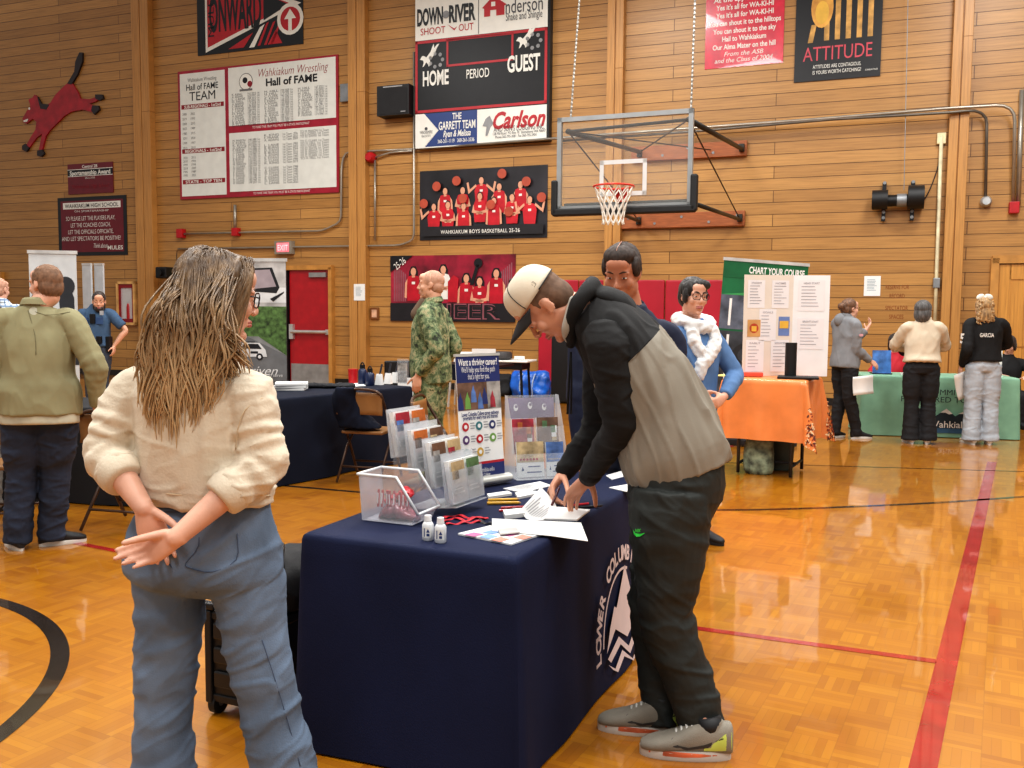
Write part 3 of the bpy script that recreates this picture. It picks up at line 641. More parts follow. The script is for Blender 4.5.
mb.text('Think about', w*.12, -h*.33, h*.08, w*.2, y-.003, 1, shear=.4); mb.text('MULES', w*.33, -h*.37, h*.07, w*.22, y-.003, 1, bold=.02); mb.build('lettering', [MAROON, WHITE, BLACK], e)
# red poster, match poster
e, w, h, y = poster('song_poster', 'bright red poster with white song lyrics beside the match poster', 'poster', (706, -40, 784.5, 66), mat('poster_red', '#c9253f', .25, coat=.4), .008)
mb = MB()
for k, (a, s) in enumerate((('At the appearance of', .8), ("Yes it's all for WA-KI-HI", .73), ("Yes it's all for WA-KI-HI", .73), ('You can shout it to the hilltops', .92), ('You can shout it to the sky', .8), ('Hail to Wahkiakum', .56), ('Our Alma Mater on the hill', .8))): mb.text(a, 0, h*(.15-.075*k), h*.05, w*s, y, 0, bold=.02)
mb.text('From the ASB', 0, -h*.37, h*.045, w*.5, y, 0, shear=.25); mb.text('and the Class of 2004', 0, -h*.43, h*.045, w*.74, y, 0, shear=.25); mb.build('lettering', WHITE, e)
e, w, h, y = poster('match_poster', 'black ATTITUDE poster picturing burning matches', 'poster', (796, -50, 882.5, 79), BLACK, .02)
mb = MB(); FL = mat('flame_print', '#f2a24a', .4, var=.25, vscale=3); 
mb.ell((-w*.19, y-.004, h*.07), (w*.13, .004, h*.16), mi=1); mb.ell((-w*.19, y-.008, h*.03), (w*.08, .004, h*.09), mi=2)
mb.flat([(-w*.35, -h*.2), (-w*.29, -h*.2), (-w*.25, -h*.06), (-w*.31, -h*.06)], y-.004, 4)
for k in range(5): mb.rect(-w*.16+k*w*.125, -h*.19, -w*.1+k*w*.125, h*(.14+.03*k), y, 4); mb.ell((-w*.13+k*w*.125, y, h*(.16+.03*k)), (w*.04, .003, h*.03), mi=3)
mb.rect(-w*.36, -h*.24, w*.38, -h*.205, y, 5); mb.text('ATTITUDE', 0, -h*.285, h*.115, w*.8, y-.002, 6); mb.text('ATTITUDES ARE CONTAGIOUS.', 0, -h*.39, h*.03, w*.56, y, 0); mb.text('IS YOURS WORTH CATCHING?', 0, -h*.435, h*.03, w*.56, y, 0); mb.text('CREATIVE', w*.4, -h*.445, h*.012, w*.14, y, 0)
mb.build('print', [WHITE, FL, YELP, DKRED, mat('match_stick', '#c79a55', .5, var=.2), BLACK, mat('poster_pink', '#c94b5a', .4)], e)
# scoreboard
e, w, h, y = poster('scoreboard', 'black gym scoreboard with white sponsor panels top and bottom', 'scoreboard', (415.5, -16, 550, 144.5), BLKMETAL, .14, part='housing')
X = w/2; Z = h/2
def zz(py): return (144.5-py)/160.5*h - Z           # pixel row (centre column) -> local z
def ux(px): return (px-415.5)/134.5*w - X
mb = MB(); mb.rect(-X, zz(33.5), X-.05, Z, y, 0); mb.rect(ux(480), zz(33), ux(480.8), Z, y-.002, 2); mb.build('sponsor_panel', [WHITE, NAVYP, GREYP], e); mb = MB(); mb.rect(-X, -Z, X-.05, zz(109), y, 0)
mb.flat([(-X, -Z), (ux(425), -Z), (ux(440), zz(127)), (ux(425), zz(109)), (-X, zz(109))], y-.002, 0)
mb.flat([(ux(425), -Z+.02), (ux(479.5), -Z+.02), (ux(479.5), zz(109)), (ux(425), zz(109)), (ux(439), zz(127))], y-.002, 1); mb.build('sponsor_panel', [WHITE, NAVYP, GREYP], e)
mb = MB(); fz0, fz1 = zz(108), zz(34); ww = .03
def outl(x0, z0, x1, z1, t=.035): mb.rect(x0, z0, x1, z0+t, y-.004); mb.rect(x0, z1-t, x1, z1, y-.004); mb.rect(x0, z0, x0+t, z1, y-.004); mb.rect(x1-t, z0, x1, z1, y-.004)
outl(-X, fz0, X-.05, fz1, .05); outl(ux(448), zz(63), ux(515), zz(35), .04); mb.build('red_border', RED, e)
mb = MB()
mb.text('DOWN', ux(431), zz(9.5), .3, w*.2, y-.006, 0, bold=.04); mb.text('RIVER', ux(464), zz(9.5), .3, w*.2, y-.006, 0, bold=.04); mb.disc(ux(447.5), zz(10), .07, y-.006, 3)
mb.text('SHOOT', ux(434), zz(24.5), .13, w*.19, y-.006, 1); mb.text('OUT', ux(468), zz(24.5), .13, w*.11, y-.006, 1); mb.flat([(ux(449), zz(20)), (ux(456), zz(27)), (ux(459), zz(23)), (ux(456), zz(25))], y-.006, 1)
mb.text('nderson', ux(525), zz(9), .26, w*.265, y-.006, 4); mb.text('Shake and Shingle', ux(525), zz(19.5), .14, w*.26, y-.006, 4)
mb.flat([(ux(484), zz(8)), (ux(495), zz(-3)), (ux(508), zz(7)), (ux(506), zz(8)), (ux(506), zz(17)), (ux(498), zz(17)), (ux(498), zz(11)), (ux(492), zz(11)), (ux(492), zz(17)), (ux(486), zz(17)), (ux(486), zz(9))], y-.006, 1); mb.rect(ux(493), zz(7.5), ux(497), zz(3), y-.008, 0+2)
mb.text('HOME', ux(437), zz(72.5), .27, w*.2, y-.006, 2, bold=.03); mb.text('GUEST', ux(525), zz(66), .29, w*.235, y-.006, 2, bold=.03); mb.text('PERIOD', ux(480), zz(72), .17, w*.17, y-.006, 2, bold=.01)
mb.text('THE', ux(459), zz(113.5), .12, w*.07, y-.006, 2, bold=.02); mb.text('GARRETT TEAM', ux(459), zz(122.5), .15, w*.28, y-.006, 2, bold=.02); mb.text('Ryan & Melissa', ux(459), zz(131), .12, w*.21, y-.006, 2, shear=.3, bold=.02); mb.text('360-261-1119   360-261-3336', ux(458), zz(138.5), .07, w*.28, y-.006, 2, bold=.01)
mb.text('WINDERMERE', ux(427), zz(128), .06, w*.1, y-.006, 4); mb.text('REAL ESTATE', ux(427), zz(132), .04, w*.07, y-.006, 4); mb.disc(ux(427), zz(124.5), .03, y-.006, 4)
mb.text('Carlson', ux(521), zz(121), .3, w*.38, y-.006, 1, shear=.35, bold=.03); mb.text("AND SON'S LOGGING INC.", ux(521), zz(130), .1, w*.37, y-.006, 4); mb.text('128 Mill Road  PO Box 70  Skamokawa WA 98647', ux(521), zz(134.5), .05, w*.38, y-.006, 4); mb.text('Phone 360-795-3081  Fax 360-795-3904', ux(518), zz(138), .05, w*.3, y-.006, 4)
mb.flat([(ux(488), zz(119)), (ux(492), zz(116)), (ux(496), zz(124)), (ux(493), zz(128)), (ux(490), zz(136)), (ux(488), zz(136)), (ux(489), zz(127)), (ux(485), zz(126))], y-.006, 3)
hb = [(0, .35), (.1, .5), (.2, .5), (.3, .42), (.5, .65), (.6, .9), (.66, 1), (.68, .8), (.8, .95), (.92, .98), (.8, .78), (.72, .6), (.6, .4), (.48, .3), (.5, .1), (.42, 0), (.38, .12), (.3, .2), (.2, .05), (.12, 0), (.18, .2), (.15, .3)]
for bx in (420.5, 517.5):
    mb.flat([(ux(bx+22*a), zz(61-23*b)) if bx < 500 else (ux(bx+22*a), zz(52-22*b)) for a, b in hb], y-.006, 2)
    c0 = (ux(bx+17), zz(55 if bx < 500 else 46))
    for q in range(7): mb.disc(c0[0]+.13*math.cos(q*.9), c0[1]+.12*math.sin(q*.9), .035, y-.006, 3)
mb.build('lettering', [BLACK, RED, WHITE, mat('print_midgrey', '#8d8f92', .5), mat('print_dkgrey', '#43464d', .5)], e)
# team banners
def fig(mb, x, z, s, y, shirt=1, arms='cross', hair=2, skirt=None, long_hair=False, fade=True):
    """a printed half figure: x centre, z of the chin, s head height"""
    if long_hair: mb.flat([(x-s*.55, z-s*.9), (x-s*.6, z+s*.4), (x-s*.3, z+s*1.05), (x+s*.3, z+s*1.05), (x+s*.6, z+s*.4), (x+s*.5, z-s*.9)], y, hair)
    mb.flat([(x-s*1.0, z-s*.9), (x-s*.7, z-s*.15), (x-s*.2, z), (x+s*.2, z), (x+s*.7, z-s*.15), (x+s*1.0, z-s*.9), (x+s*.78, z-s*3), (x-s*.78, z-s*3)], y-.001, shirt)
    for sg in (-1, 1):
        if arms == 'cross': mb.flat([(x+sg*s*.95, z-s*.6), (x+sg*s*1.2, z-s*1.7), (x-sg*s*.5, z-s*2.0), (x-sg*s*.5, z-s*1.65), (x+sg*s*.8, z-s*1.4)], y-.002, 0)
        elif arms == 'down': mb.flat([(x+sg*s*.8, z-s*.4), (x+sg*s*1.1, z-s*.9), (x+sg*s*1.2, z-s*2.6), (x+sg*s*.9, z-s*2.7), (x+sg*s*.85, z-s*1.2)], y-.002, 0)
        elif arms == 'up': mb.flat([(x+sg*s*.7, z-s*.3), (x+sg*s*1.9, z-s*1.3), (x+sg*s*2.2, z+s*.2), (x+sg*s*1.9, z+s*.3), (x+sg*s*1.7, z-s*.7), (x+sg*s*.8, z-s*.0)], y-.002, 0)
    mb.flat([(x-s*.2, z-s*.25), (x+s*.2, z-s*.25), (x+s*.2, z+s*.1), (x-s*.2, z+s*.1)], y-.002, 0)
    mb.disc(x, z+s*.5, s*.4, y-.003, hair, s*.58, 14); mb.disc(x, z+s*.42, s*.35, y-.004, 0, s*.48, 14)
    mb.rect(x-s*.22, z-s*1.05, x+s*.22, z-s*.75, y-.003, 3)
e, w, h, y = poster('team_banner', 'dark banner of a basketball team in red jerseys under the scoreboard', 'banner', (420, 168, 547.5, 239), mat('banner_charcoal', '#2a282d', .3, coat=.3, var=.3, vscale=1.2), .01)
mb = MB(); X = w/2; Z = h/2; s = h*.105
FI = [(-.13+.12, .60, 'up'), (.27, .40, 'down'), (-.3, .34, 'cross'), (-.58, .34, 'down'), (.6, .43, 'down'), (-.76, -.1, 'up'), (-.53, -.06, 'cross'), (-.02, .15, 'cross'), (.2, 0, 'down'), (.48, .08, 'cross'), (.75, .0, 'up'), (-.27, -.12, 'down')]
for i, (a, b, ar) in enumerate(FI): fig(mb, X*a, Z*b-s*.2, s, y-.0004*i*12, arms=ar)
for a, b in ((-.91, .05), (-.7, .53), (-.38, .66), (.33, .8), (.7, .55), (.93, .1), (-.28, .15), (.44, -.26), (.16, -.05)): mb.disc(X*a, Z*b, h*.068, y-.07, 4)
mb.rect(-X*.96, -Z*.9, X*.96, -Z*.62, y-.069, 5); mb.text('WAHKIAKUM BOYS BASKETBALL 25-26', -X*.01, -Z*.78, h*.055, w*.62, y-.072, 3, bold=.01, space=1.1)
mb.build('print', [SKINP, mat('jersey_red', '#c0202e', .4), BLACK, WHITE, mat('ball_print', '#b0503a', .4), mat('banner_fade', '#242226', .35, coat=.3)], e)
e, w, h, y = poster('cheer_banner', 'crimson and black cheer squad banner with dark outlined lettering', 'banner', (391, 255, 515.5, 321.5), mat('banner_crimson', '#8a1730', .3, coat=.3, var=.35, vscale=2.0), .01)
mb = MB(); X = w/2; Z = h/2; s = h*.13
mb.rect(-X, -Z, X, -Z*.5, y, 5)
for k in range(7): mb.rect(-X*.95+k*.04, -Z*.4, -X*.93+k*.04, Z*(.75-.05*k), y, 4); mb.rect(X*.95-k*.04, -Z*.2, X*.93-k*.04, Z*(.75-.05*k), y, 4)
for i, (a, b, sh) in enumerate(((-.62, .4, 1), (-.13, .45, 3), (.24, .18, 1), (.45, .08, 1), (.71, .32, 1))): fig(mb, X*a, Z*b, s, y-.003*i, shirt=sh, arms='cross' if i % 2 else 'down', long_hair=True)
mb.flat([(X*-.05, -Z*.4), (X*.1, -Z*.42), (X*.12, Z*.3), (X*.04, Z*.4), (X*-.05, Z*.2)], y-.02, 1); mb.disc(X*.43, Z*.75, h*.07, y-.02, 2); mb.flat([(X*.3, Z*.1), (X*.36, Z*.1), (X*.45, Z*.7), (X*.4, Z*.72)], y-.02, 2)
mb.flat([(-X, Z), (-X, Z*.5), (-X*.62, Z)], y-.02, 2); mb.text('25-26', -X*.84, Z*.77, h*.11, w*.1, y-.023, 3, rot=.62)
mb.rect(-X, -Z, X, -Z*.45, y-.02, 5)
mb.text('CHEER', X*.08, -Z*.68, h*.23, w*.7, y-.023, 4, bold=.03); mb.text('CHEER', X*.08, -Z*.68, h*.21, w*.69, y-.025, 2, bold=.0)
mb.build('print', [SKINP, mat('cheer_red', '#b3182c', .4), BLACK, WHITE, mat('print_rose', '#8f5560', .5), mat('banner_black', '#19161c', .35, coat=.3)], e)
# small wall fittings
def wbox(name, label, cat, box, m, t=.1, group=None, bevel=.008):
    u, z, w, h = wrect(*box, t/2); mb = MB(); mb.box((0, -t/2, 0), (w, t, h)); o = mb.build(name, m, None, bevel=bevel); o.location = W(u, z); o.rotation_euler = (0, 0, -TH); return tag(o, label, cat, group), w, h
GREY = mat('grey_metal', '#8c8f92', .4, .5)
o, w, h = wbox('switch_box', 'small grey switch box on the planks beside the hall of fame board', 'switch box', (341, 84, 351, 102), GREY, .08)
e, w, h, y = poster('wall_speaker', 'black box loudspeaker on the wall beside the scoreboard', 'speaker', (377, 85, 409, 115), mat('black_plastic', '#141416', .5, var=.03, bump=.2, bscale=90), .3, part='cabinet')
mb = MB(); mb.box((0, y+.0, -h*.03), (w*.88, .01, h*.86)); mb.build('grille', mat('speaker_grille', '#1d1d20', .7, bump=.6, bscale=250), e); mb = MB(); mb.rect(-w*.3, h*.43, w*.3, h*.47, y-.004); mb.rect(w*.25, -h*.42, w*.4, -h*.39, y-.008); mb.build('name_strip', mat('print_lightgrey', '#9c9ea0', .5), e)
o, w, h = wbox('framed_photo', 'tiny brown framed picture hung beside the pillar', 'picture', (370.5, 307.5, 379, 319.5), mat('frame_brown', '#7a4a22', .5), .04); mb = MB(); mb.rect(-w*.3, -h*.32, w*.3, h*.32, -.043); mb.build('picture', mat('photo_tan', '#c9a287', .4, var=.2), o)
def paper(name, label, box, d0=0.0, lines=8):
    u, z, w, h = wrect(*box, d0+.004); e = wthing(name, label, 'paper notice', u, z, d0); mb = MB(); mb.box((0, -.003, 0), (w, .006, h)); mb.build('sheet', mat('paper_white', '#e9ecec', .6, var=.015), e)
    mb = MB(); r = random.Random(int(box[0]))
    for k in range(lines): mb.rect(-w*.32, h*(.3-.6*k/lines), w*(.1+.22*r.random()), h*(.3-.6*k/lines)+h*.025, -.008)
    mb.build('printed_lines', mat('print_bluegrey', '#8fa3ad', .6), e)
paper('paper_notice', 'white paper notice pinned to the pillar beside the red doors', (354, 284, 365, 300.5), .16)
paper('paper_notice', 'white paper notice on planks above the person in grey hoodie', (864, 276, 880.5, 296))
u, z = wuv(897, 297); mb = MB()
for k, (a, s) in enumerate((('RESERVE FOR', .62), ('RECORD', .4), ('SPECTATOR', .6), ('SPACES', .38))): mb.text(a, 0, .16-.14*k-(.05 if k > 1 else 0), .07, s*.55, -.004, 0)
o = mb.build('faded_lettering', mat('faded_red_ink', '#8a4a20', .7), None); o.location = W(u, z); o.rotation_euler = (0, 0, -TH); tag(o, 'faded red stencilled lettering on the planks beside the paper notice', 'lettering')
# conduits
def conduit(name, label, pts, r=.021, m=PIPE, d=.06, smooth=0):
    w3 = []
    for p in pts:
        dd = p[2] if len(p) > 2 else d
        u, z = wuv(p[0], p[1], dd); w3.append(W(u, z, dd))
    # round the corners a little
    q = [w3[0]]
    for a, b, c in zip(w3, w3[1:], w3[2:]):
        k1 = min(.12, (a-b).length*.4); k2 = min(.12, (c-b).length*.4); p1 = b+(a-b).normalized()*k1; p2 = b+(c-b).normalized()*k2
        q += [p1, (p1+p2)*.25+b*.5, p2]
    q.append(w3[-1]); mb = MB(); mb.tube(q, r, 8); o = mb.build(name, m, None, smooth=True, origin=q[0]); return tag(o, label, 'conduit')
REDM = mat('alarm_red', '#b0161f', .4)
conduit('conduit_pipe', 'metal conduit with red junction boxes running below the hall of fame board', [(181, 234), (262, 232), (322, 231), (341, 222), (341.5, 165), (345, 152.5), (372, 151), (416, 149)])
conduit('conduit_pipe', 'long metal conduit beside the exit sign bending up past the scoreboard', [(178, 249), (300, 247), (400, 245.5), (414, 240, .09), (414, 52, .09)])
conduit('conduit_pipe', 'thin conduit stub dropping under the hall of fame board', [(235, 232), (235, 205)], .03)
conduit('conduit_pipe', 'short conduit dropping from the round red bell', [(375, 160), (375, 240)], .02); conduit('conduit_pipe', 'short curved conduit beside the round red bell', [(374, 158), (390, 152.5), (412, 151)], .02)
conduit('conduit_pipe', 'thick upper conduit crossing the wall behind the backboard', [(416, 149, .1), (640, 132, .22), (812, 119.5, .22), (948, 108.3, .24), (1005, 105, .22), (1015, 113, .22), (1013, 204, .1)], .024)
conduit('conduit_pipe', 'dark lower conduit crossing the wall behind the backboard', [(560, 141, .1), (700, 131, .22), (830, 119.5, .22), (950, 112.5, .24), (976, 110, .2), (987, 117, .12), (985.5, 200, .1)], .022, mat('dull_pipe', '#6f6a63', .45, .6))
conduit('conduit_pipe', 'upright conduit meeting the red pull station near the wooden door', [(1022, 90), (1018, 206)], .035)
conduit('conduit_pipe', 'cream vertical conduit down the wall beside the pillar', [(941.5, 136, .06), (937, 262, .06), (934.5, 335, .06)], .028, mat('cream_paint', '#d8cfae', .5))
o, w, h = wbox('outlet_box', 'small cream outlet box atop the vertical conduit', 'outlet', (937, 133, 946, 144), mat('cream_plastic', '#d9cfa8', .5), .07)
o, w, h = wbox('junction_box', 'small grey junction box low on the vertical conduit', 'junction box', (933, 278, 940, 288), GREY, .1)
conduit('power_cable', 'black cable looping from the outlet to the winch motor', [(941, 142, .05), (939, 165, .05), (930, 190, .05), (921, 205, .08)], .008, BLKMETAL)
for bx, lb in (((178, 229, 184, 238), 'small red junction box at the end of the conduit under the hall of fame board'), ((233, 228, 239, 236), 'small red junction box in the middle of the conduit under the hall of fame board')): wbox('junction_box', lb, 'junction box', bx, REDM, .12)
def wcyl(name, label, cat, px, py, r, t, m, **k):
    u, z = wuv(px, py); mb = MB(); mb.tube([(0, 0, 0), (0, -t*.7, 0), (0, -t, 0)], [r, r, r*.7], 20); o = mb.build(name, m, None, smooth=True, angle=.6); o.location = W(u, z, .004); o.rotation_euler = (0, 0, -TH); return tag(o, label, cat)
wcyl('alarm_bell', 'round red alarm bell at the conduit joint beside the scoreboard', 'bell', 372.5, 158, .1, .16, REDM)
wcyl('round_fixture', 'round silver fitting hanging at the end of a conduit', 'conduit fitting', 985.5, 202, .08, .14, mat('silver_paint', '#b9bcbd', .35, .5))
o, w, h = wbox('pull_station', 'red alarm pull box at the foot of the conduit near the wooden door', 'alarm box', (1009, 202, 1019, 213.5), REDM, .14)
# exit sign
e, w, h, y = poster('exit_sign', 'small lit red exit sign in grey housing above the red doors', 'sign', (274.5, 241, 291.5, 254), mat('housing_grey', '#8b8377', .5), .12, part='housing')
mb = MB(); mb.rect(-w*.36, -h*.34, w*.36, h*.36, y); mb.build('lit_face', mat('exit_lit', '#f0707a', .4, emit=.9), e); mb = MB(); mb.text('EXIT', 0, 0, h*.45, w*.6, y-.004, 0, bold=.01); mb.build('lettering', mat('exit_pink', '#ffc4c8', .4, emit=.6), e)
u, z, w, h = wrect(163, 264, 178, 282, .15); e = wthing('wall_camera', 'small black projector unit on a wall bracket by the pillar', 'wall device', u, z)
mb = MB(); mb.box((-w*.1, -.25, 0), (w*.7, .3, h*.62)); mb.build('body', mat('black_plastic', '#141416'), e, bevel=.02); mb = MB(); mb.box((w*.3, -.08, 0), (w*.25, .16, h*.3)); mb.build('bracket', BLKMETAL, e)
mb = MB(); mb.cyl((-w*.1, -.4, 0), (-w*.1, -.46, 0), h*.2); mb.build('lens', BLKMETAL, e); mb = MB(); mb.rect(w*.32, -h*.3, w*.42, h*.3, -.17); mb.build('green_strip', mat('strip_green', '#9ac24a', .5), e)
conduit('power_cable', 'thin black cable dropping from the conduit to the projector unit', [(177, 251, .05), (176.5, 258, .05), (178, 268, .06)], .007, BLKMETAL)
# fire extinguisher cabinet
u, z, w, h = wrect(118, 281.5, 136.5, 325, .05); e = wthing('extinguisher_cabinet', 'wall cabinet with pale wood frame and red door holding a fire extinguisher', 'cabinet', u, z)
mb = MB()
for a in (-1, 1): mb.box((a*w*.45, -.05, 0), (w*.1, .1, h)); mb.box((0, -.05, a*h*.47), (w, .1, h*.06))
mb.build('frame', mat('pale_wood', '#d8ac6c', .5, var=.12), e); mb = MB()
for a in (-1, 1): mb.box((a*w*.36, -.045, 0), (w*.1, .06, h*.88)); mb.box((0, -.045, a*h*.4), (w*.8, .06, h*.09))
mb.build('door', mat('cabinet_red', '#8e1620', .4), e); mb = MB(); mb.rect(-w*.32, -h*.4, w*.32, h*.4, -.01); mb.build('back_panel', mat('cabinet_inside', '#9d958c', .6), e)
mb = MB(); mb.rect(-w*.32, -h*.37, w*.32, h*.37, -.055); mb.build('pane', clear_mat('cabinet_glass', opac=.05), e)
mb = MB(); mb.tube([(w*.05, -.03, -h*.36), (w*.05, -.03, -h*.08), (w*.05, -.03, -h*.02), (w*.05, -.03, h*.02)], [.05, .05, .035, .015], 12, 0); mb.box((w*.02, -.035, h*.03), (.08, .02, .03), None, 1)
mb.build('extinguisher', [REDM, BLKMETAL], e, smooth=True, angle=.6)
# winch motor
u, z, w, h = wrect(872, 180, 925, 219, .15); e = wthing('winch_motor', 'black electric winch motor with mounting brackets high on the wall', 'winch', u, z)
mb = MB(); mb.cyl((-w*.5, -.2, 0), (-w*.2, -.2, 0), h*.25); mb.cyl((w*.18, -.2, .02), (w*.48, -.2, .02), h*.3); mb.build('motor', mat('black_plastic', '#141416'), e, smooth=True, angle=.6)
mb = MB(); mb.cyl((-w*.2, -.2, -.02), (w*.2, -.2, -.02), h*.15); mb.build('drum', BLKMETAL, e, smooth=True, angle=.6); mb = MB(); mb.cyl((-.02, -.2, -.02), (.12, -.2, -.02), h*.17); mb.build('cable_coil', GREY, e, smooth=True, angle=.6)
for a in (-1, 1):
    mb = MB(); mb.box((a*w*.27, -.06, -.02), (.06, .05, h*1.0)); mb.box((a*w*.27, -.12, -h*.2), (.06, .14, .04)); mb.build('mounting_bracket', BLKMETAL, e)
    mb = MB(); [mb.cyl((a*w*.27, -.08, q*h), (a*w*.27, -.1, q*h), .025) for q in (-.45, -.3, .45)]; mb.build('bolt', GREY, e)
u0, z0 = wuv(904, 190, .2); u1, z1 = wuv(908, -30, .2); mb = MB(); mb.tube([W(u0, z0, .2), W(u1, z1+.5, .2)], .006, 5); tag(mb.build('hoist_cable', GREY, None, origin=W(u0, z0, .2)), 'thin grey hoist cable rising from the winch motor', 'cable')
# doors
DR = mat('door_red', '#a81520', .35, var=.06, coat=.2); STEEL = mat('kick_steel', '#a9a9a8', .35, .7)
def red_leaf(n, box, bar):
    u, z, w, h = wrect(*box, .06); e = wthing('door_%d' % n, None, None, u, 0); e['kind'] = 'structure'; H = z+h/2
    mb = MB(); mb.box((0, -.035, H/2), (w-.01, .06, H)); mb.build('leaf', DR, e, bevel=.004); mb = MB(); mb.box((0, -.07, .2), (w-.06, .006, .4)); mb.build('kick_plate', STEEL, e)
    mb = MB(); mb.cyl((-w*.42, -.14, 1.05), (w*.45, -.14, 1.05), .035, n=10); mb.box((-w*.42, -.1, 1.05), (.09, .09, .3)); mb.box((w*.44, -.1, 1.05), (.06, .09, .1)); mb.build('push_bar', mat('bar_silver', '#c9c9c6', .3, .6), e)
    if bar: mb = MB(); mb.box((w*.22, -.1, H-.1), (w*.4, .07, .09)); mb.build('door_closer', STEEL, e)
red_leaf(1, (290, 270, 331.5, 388), True); red_leaf(2, (252, 270, 284, 388), True)
u, z, w, h = wrect(248, 268, 333.5, 390, .05); H = z+h/2; mb = MB(); FRM = mat('door_frame_wood', '#b98543', .5)
for a in (-1, 1): mb.box((a*(w/2-.03), -.06, H/2), (.08, .14, H))
mb.box((0, -.06, H), (w, .14, .09)); struct('trim_12', mb, FRM, W(u, 0), -TH)
um = (wuv(284.5, 320, .07)[0]+wuv(290, 320, .07)[0])/2; mb = MB(); mb.box((0, -.07, (H-.06)/2), (.09, .13, H-.06)); struct('trim_13', mb, BLKMETAL, W(um, 0), -TH)
u, z, w, h = wrect(996, 264, 1050, 400, .05); H = z+h/2
e = wthing('door_3', None, None, u, 0); e['kind'] = 'structure'; mb = MB(); mb.box((0, -.03, H/2), (w, .05, H)); mb.build('leaf', DOORW, e)
mb = MB(); [mb.box((a*w*.38, -.06, H/2), (w*.22, .02, H-.02)) for a in (-1, 1)]; [mb.box((0, -.06, q), (w*.6, .02, .22)) for q in (.13, H/2, H-.12)]; mb.build('panel_frame', DOORW, e)
mb = MB(); [mb.box((a*(w/2+.06), -.05, H/2+.04), (.11, .12, H+.1)) for a in (-1, 1)]; mb.box((0, -.05, H+.07), (w+.2, .12, .12)); struct('trim_14', mb, FRM, W(u, 0), -TH)
u, z, w, h = wrect(-30, 272, 5, 395, .05); H = z+h/2
e = wthing('door_4', None, None, u, 0); e['kind'] = 'structure'; mb = MB(); mb.box((0, -.05, H/2), (w, .1, H)); mb.build('leaf', DOORW, e)
# red wall pads
PADR = mat('pad_vinyl', '#b01f33', .45, var=.05, vscale=2.0, bump=.15, bscale=8)
pads = [538, 578, 622, 664, 737]
for i, (a, b) in enumerate(zip(pads, pads[1:])):
    u0 = wuv(a, 330, .05)[0]; u1 = wuv(b, 330, .05)[0]; z1 = wuv((a+b)/2, 280.5, .05)[1]
    mb = MB(); mb.box((0, -.03, (z1+.12)/2+.02), (u1-u0-.015, .05, z1-.14)); o = mb.build('wall_pad', PADR, None, bevel=.02); o.location = W((u0+u1)/2, 0); o.rotation_euler = (0, 0, -TH)
    tag(o, ['red padded wall mat nearest the cheer banner', 'red padded wall mat behind the person in navy polo', 'red padded wall mat between the navy polo and the white scarf', 'red padded wall mat behind the white scarf wearer'][i], 'wall pad', 'red wall pads')
# ------------------------------------------------------------------ furniture
NAVYC = mat('navy_cloth', '#171f3d', .8, var=.07, vscale=3, bump=.25, bscale=180, spec=.25)
NAVY2 = mat('dark_navy_cloth', '#121829', .85, var=.08, vscale=3, bump=.2, bscale=160, spec=.25)
BROWNM = mat('chair_brown_metal', '#4b3528', .4, .3, var=.08); BROWNS = mat('chair_seat_tan', '#8a6238', .45, var=.08)
PLW = mat('plastic_white', '#e3e3df', .35, var=.02); BPL = mat('black_plastic', '#141416', .5); STEELL = mat('leg_steel', '#3b3b3e', .4, .6)
def rot(a): return Matrix.Rotation(a, 3, 'Z')
def cloth(name, L, Wd, H, m, parent, flare=.02, amp=.018, nf=34, gap=.008, top_r=.02, seed=0, sag=0.0, corner=.05, hang=None):
    """fitted table throw: rounded rectangular rings down from the top"""
    n = 240; r = random.Random(seed); ph = [r.random()*6.28 for _ in range(8)]
    def base(t, grow, rc):
        hx, hy = L/2+grow, Wd/2+grow; per = 2*(2*hx+2*hy); d = t*per
        for (x0, y0, x1, y1) in ((-hx, -hy, hx, -hy), (hx, -hy, hx, hy), (hx, hy, -hx, hy), (-hx, hy, -hx, -hy)):
            ln = abs(x1-x0)+abs(y1-y0)
            if d <= ln:
                f = d/ln; x, y = x0+(x1-x0)*f, y0+(y1-y0)*f; break
            d -= ln
        else: x, y = -hx, -hy
        cx = max(-hx+rc, min(hx-rc, x)); cy = max(-hy+rc, min(hy-rc, y)); v = V((x-cx, y-cy, 0))
        if v.length > rc and v.length > 1e-9: v = v.normalized()*rc; x, y = cx+v.x, cy+v.y
        nrm = v.normalized() if v.length > 1e-6 else V((0, -1, 0)); return x, y, nrm
    rings = []
    hgt = H-gap if hang is None else hang
    levels = [(0, -.03), (.0, -.008), (.006, .0), (.02, .004)]+[(hgt*q, .004) for q in (.1, .2, .3, .4, .5, .6, .7, .8, .9, .97, 1.0)]
    for dz, gr in levels:
        q = max(0, dz)/hgt; ring = []
        for i in range(n):
            t = i/n; x, y, nm = base(t, gr+flare*q, .012+corner*q)
            w = amp*q**1.2*(math.sin(t*nf*6.28*.5+ph[0]+1.3*math.sin(t*17+ph[1]))*.6+math.sin(t*nf*6.28*.23+ph[2])*.6)
            ring.append((x+nm.x*w, y+nm.y*w, H-dz))
        rings.append(ring)
    mb = MB(); mb.rings(rings, cap=False); k = len(mb.v)
    mb.f.append(tuple(range(n))); mb.m.append(0)
    return mb.build(name, m, parent, smooth=True, angle=1.0)
def folding_table_legs(e, L, Wd, H):
    mb = MB(); mb.box((0, 0, H-.03), (L-.02, Wd-.02, .035)); mb.build('tabletop', PLW, e)
    for a in (-1, 1):
        mb = MB()
        for b in (-1, 1): mb.tube([(a*(L/2-.22), b*(Wd/2-.1), H-.04), (a*(L/2-.22), b*(Wd/2-.1), .012)], .014, 8)
        mb.tube([(a*(L/2-.22), -(Wd/2-.1), .12), (a*(L/2-.22), Wd/2-.1, .12)], .012, 8); mb.build('leg', STEELL, e, smooth=True)
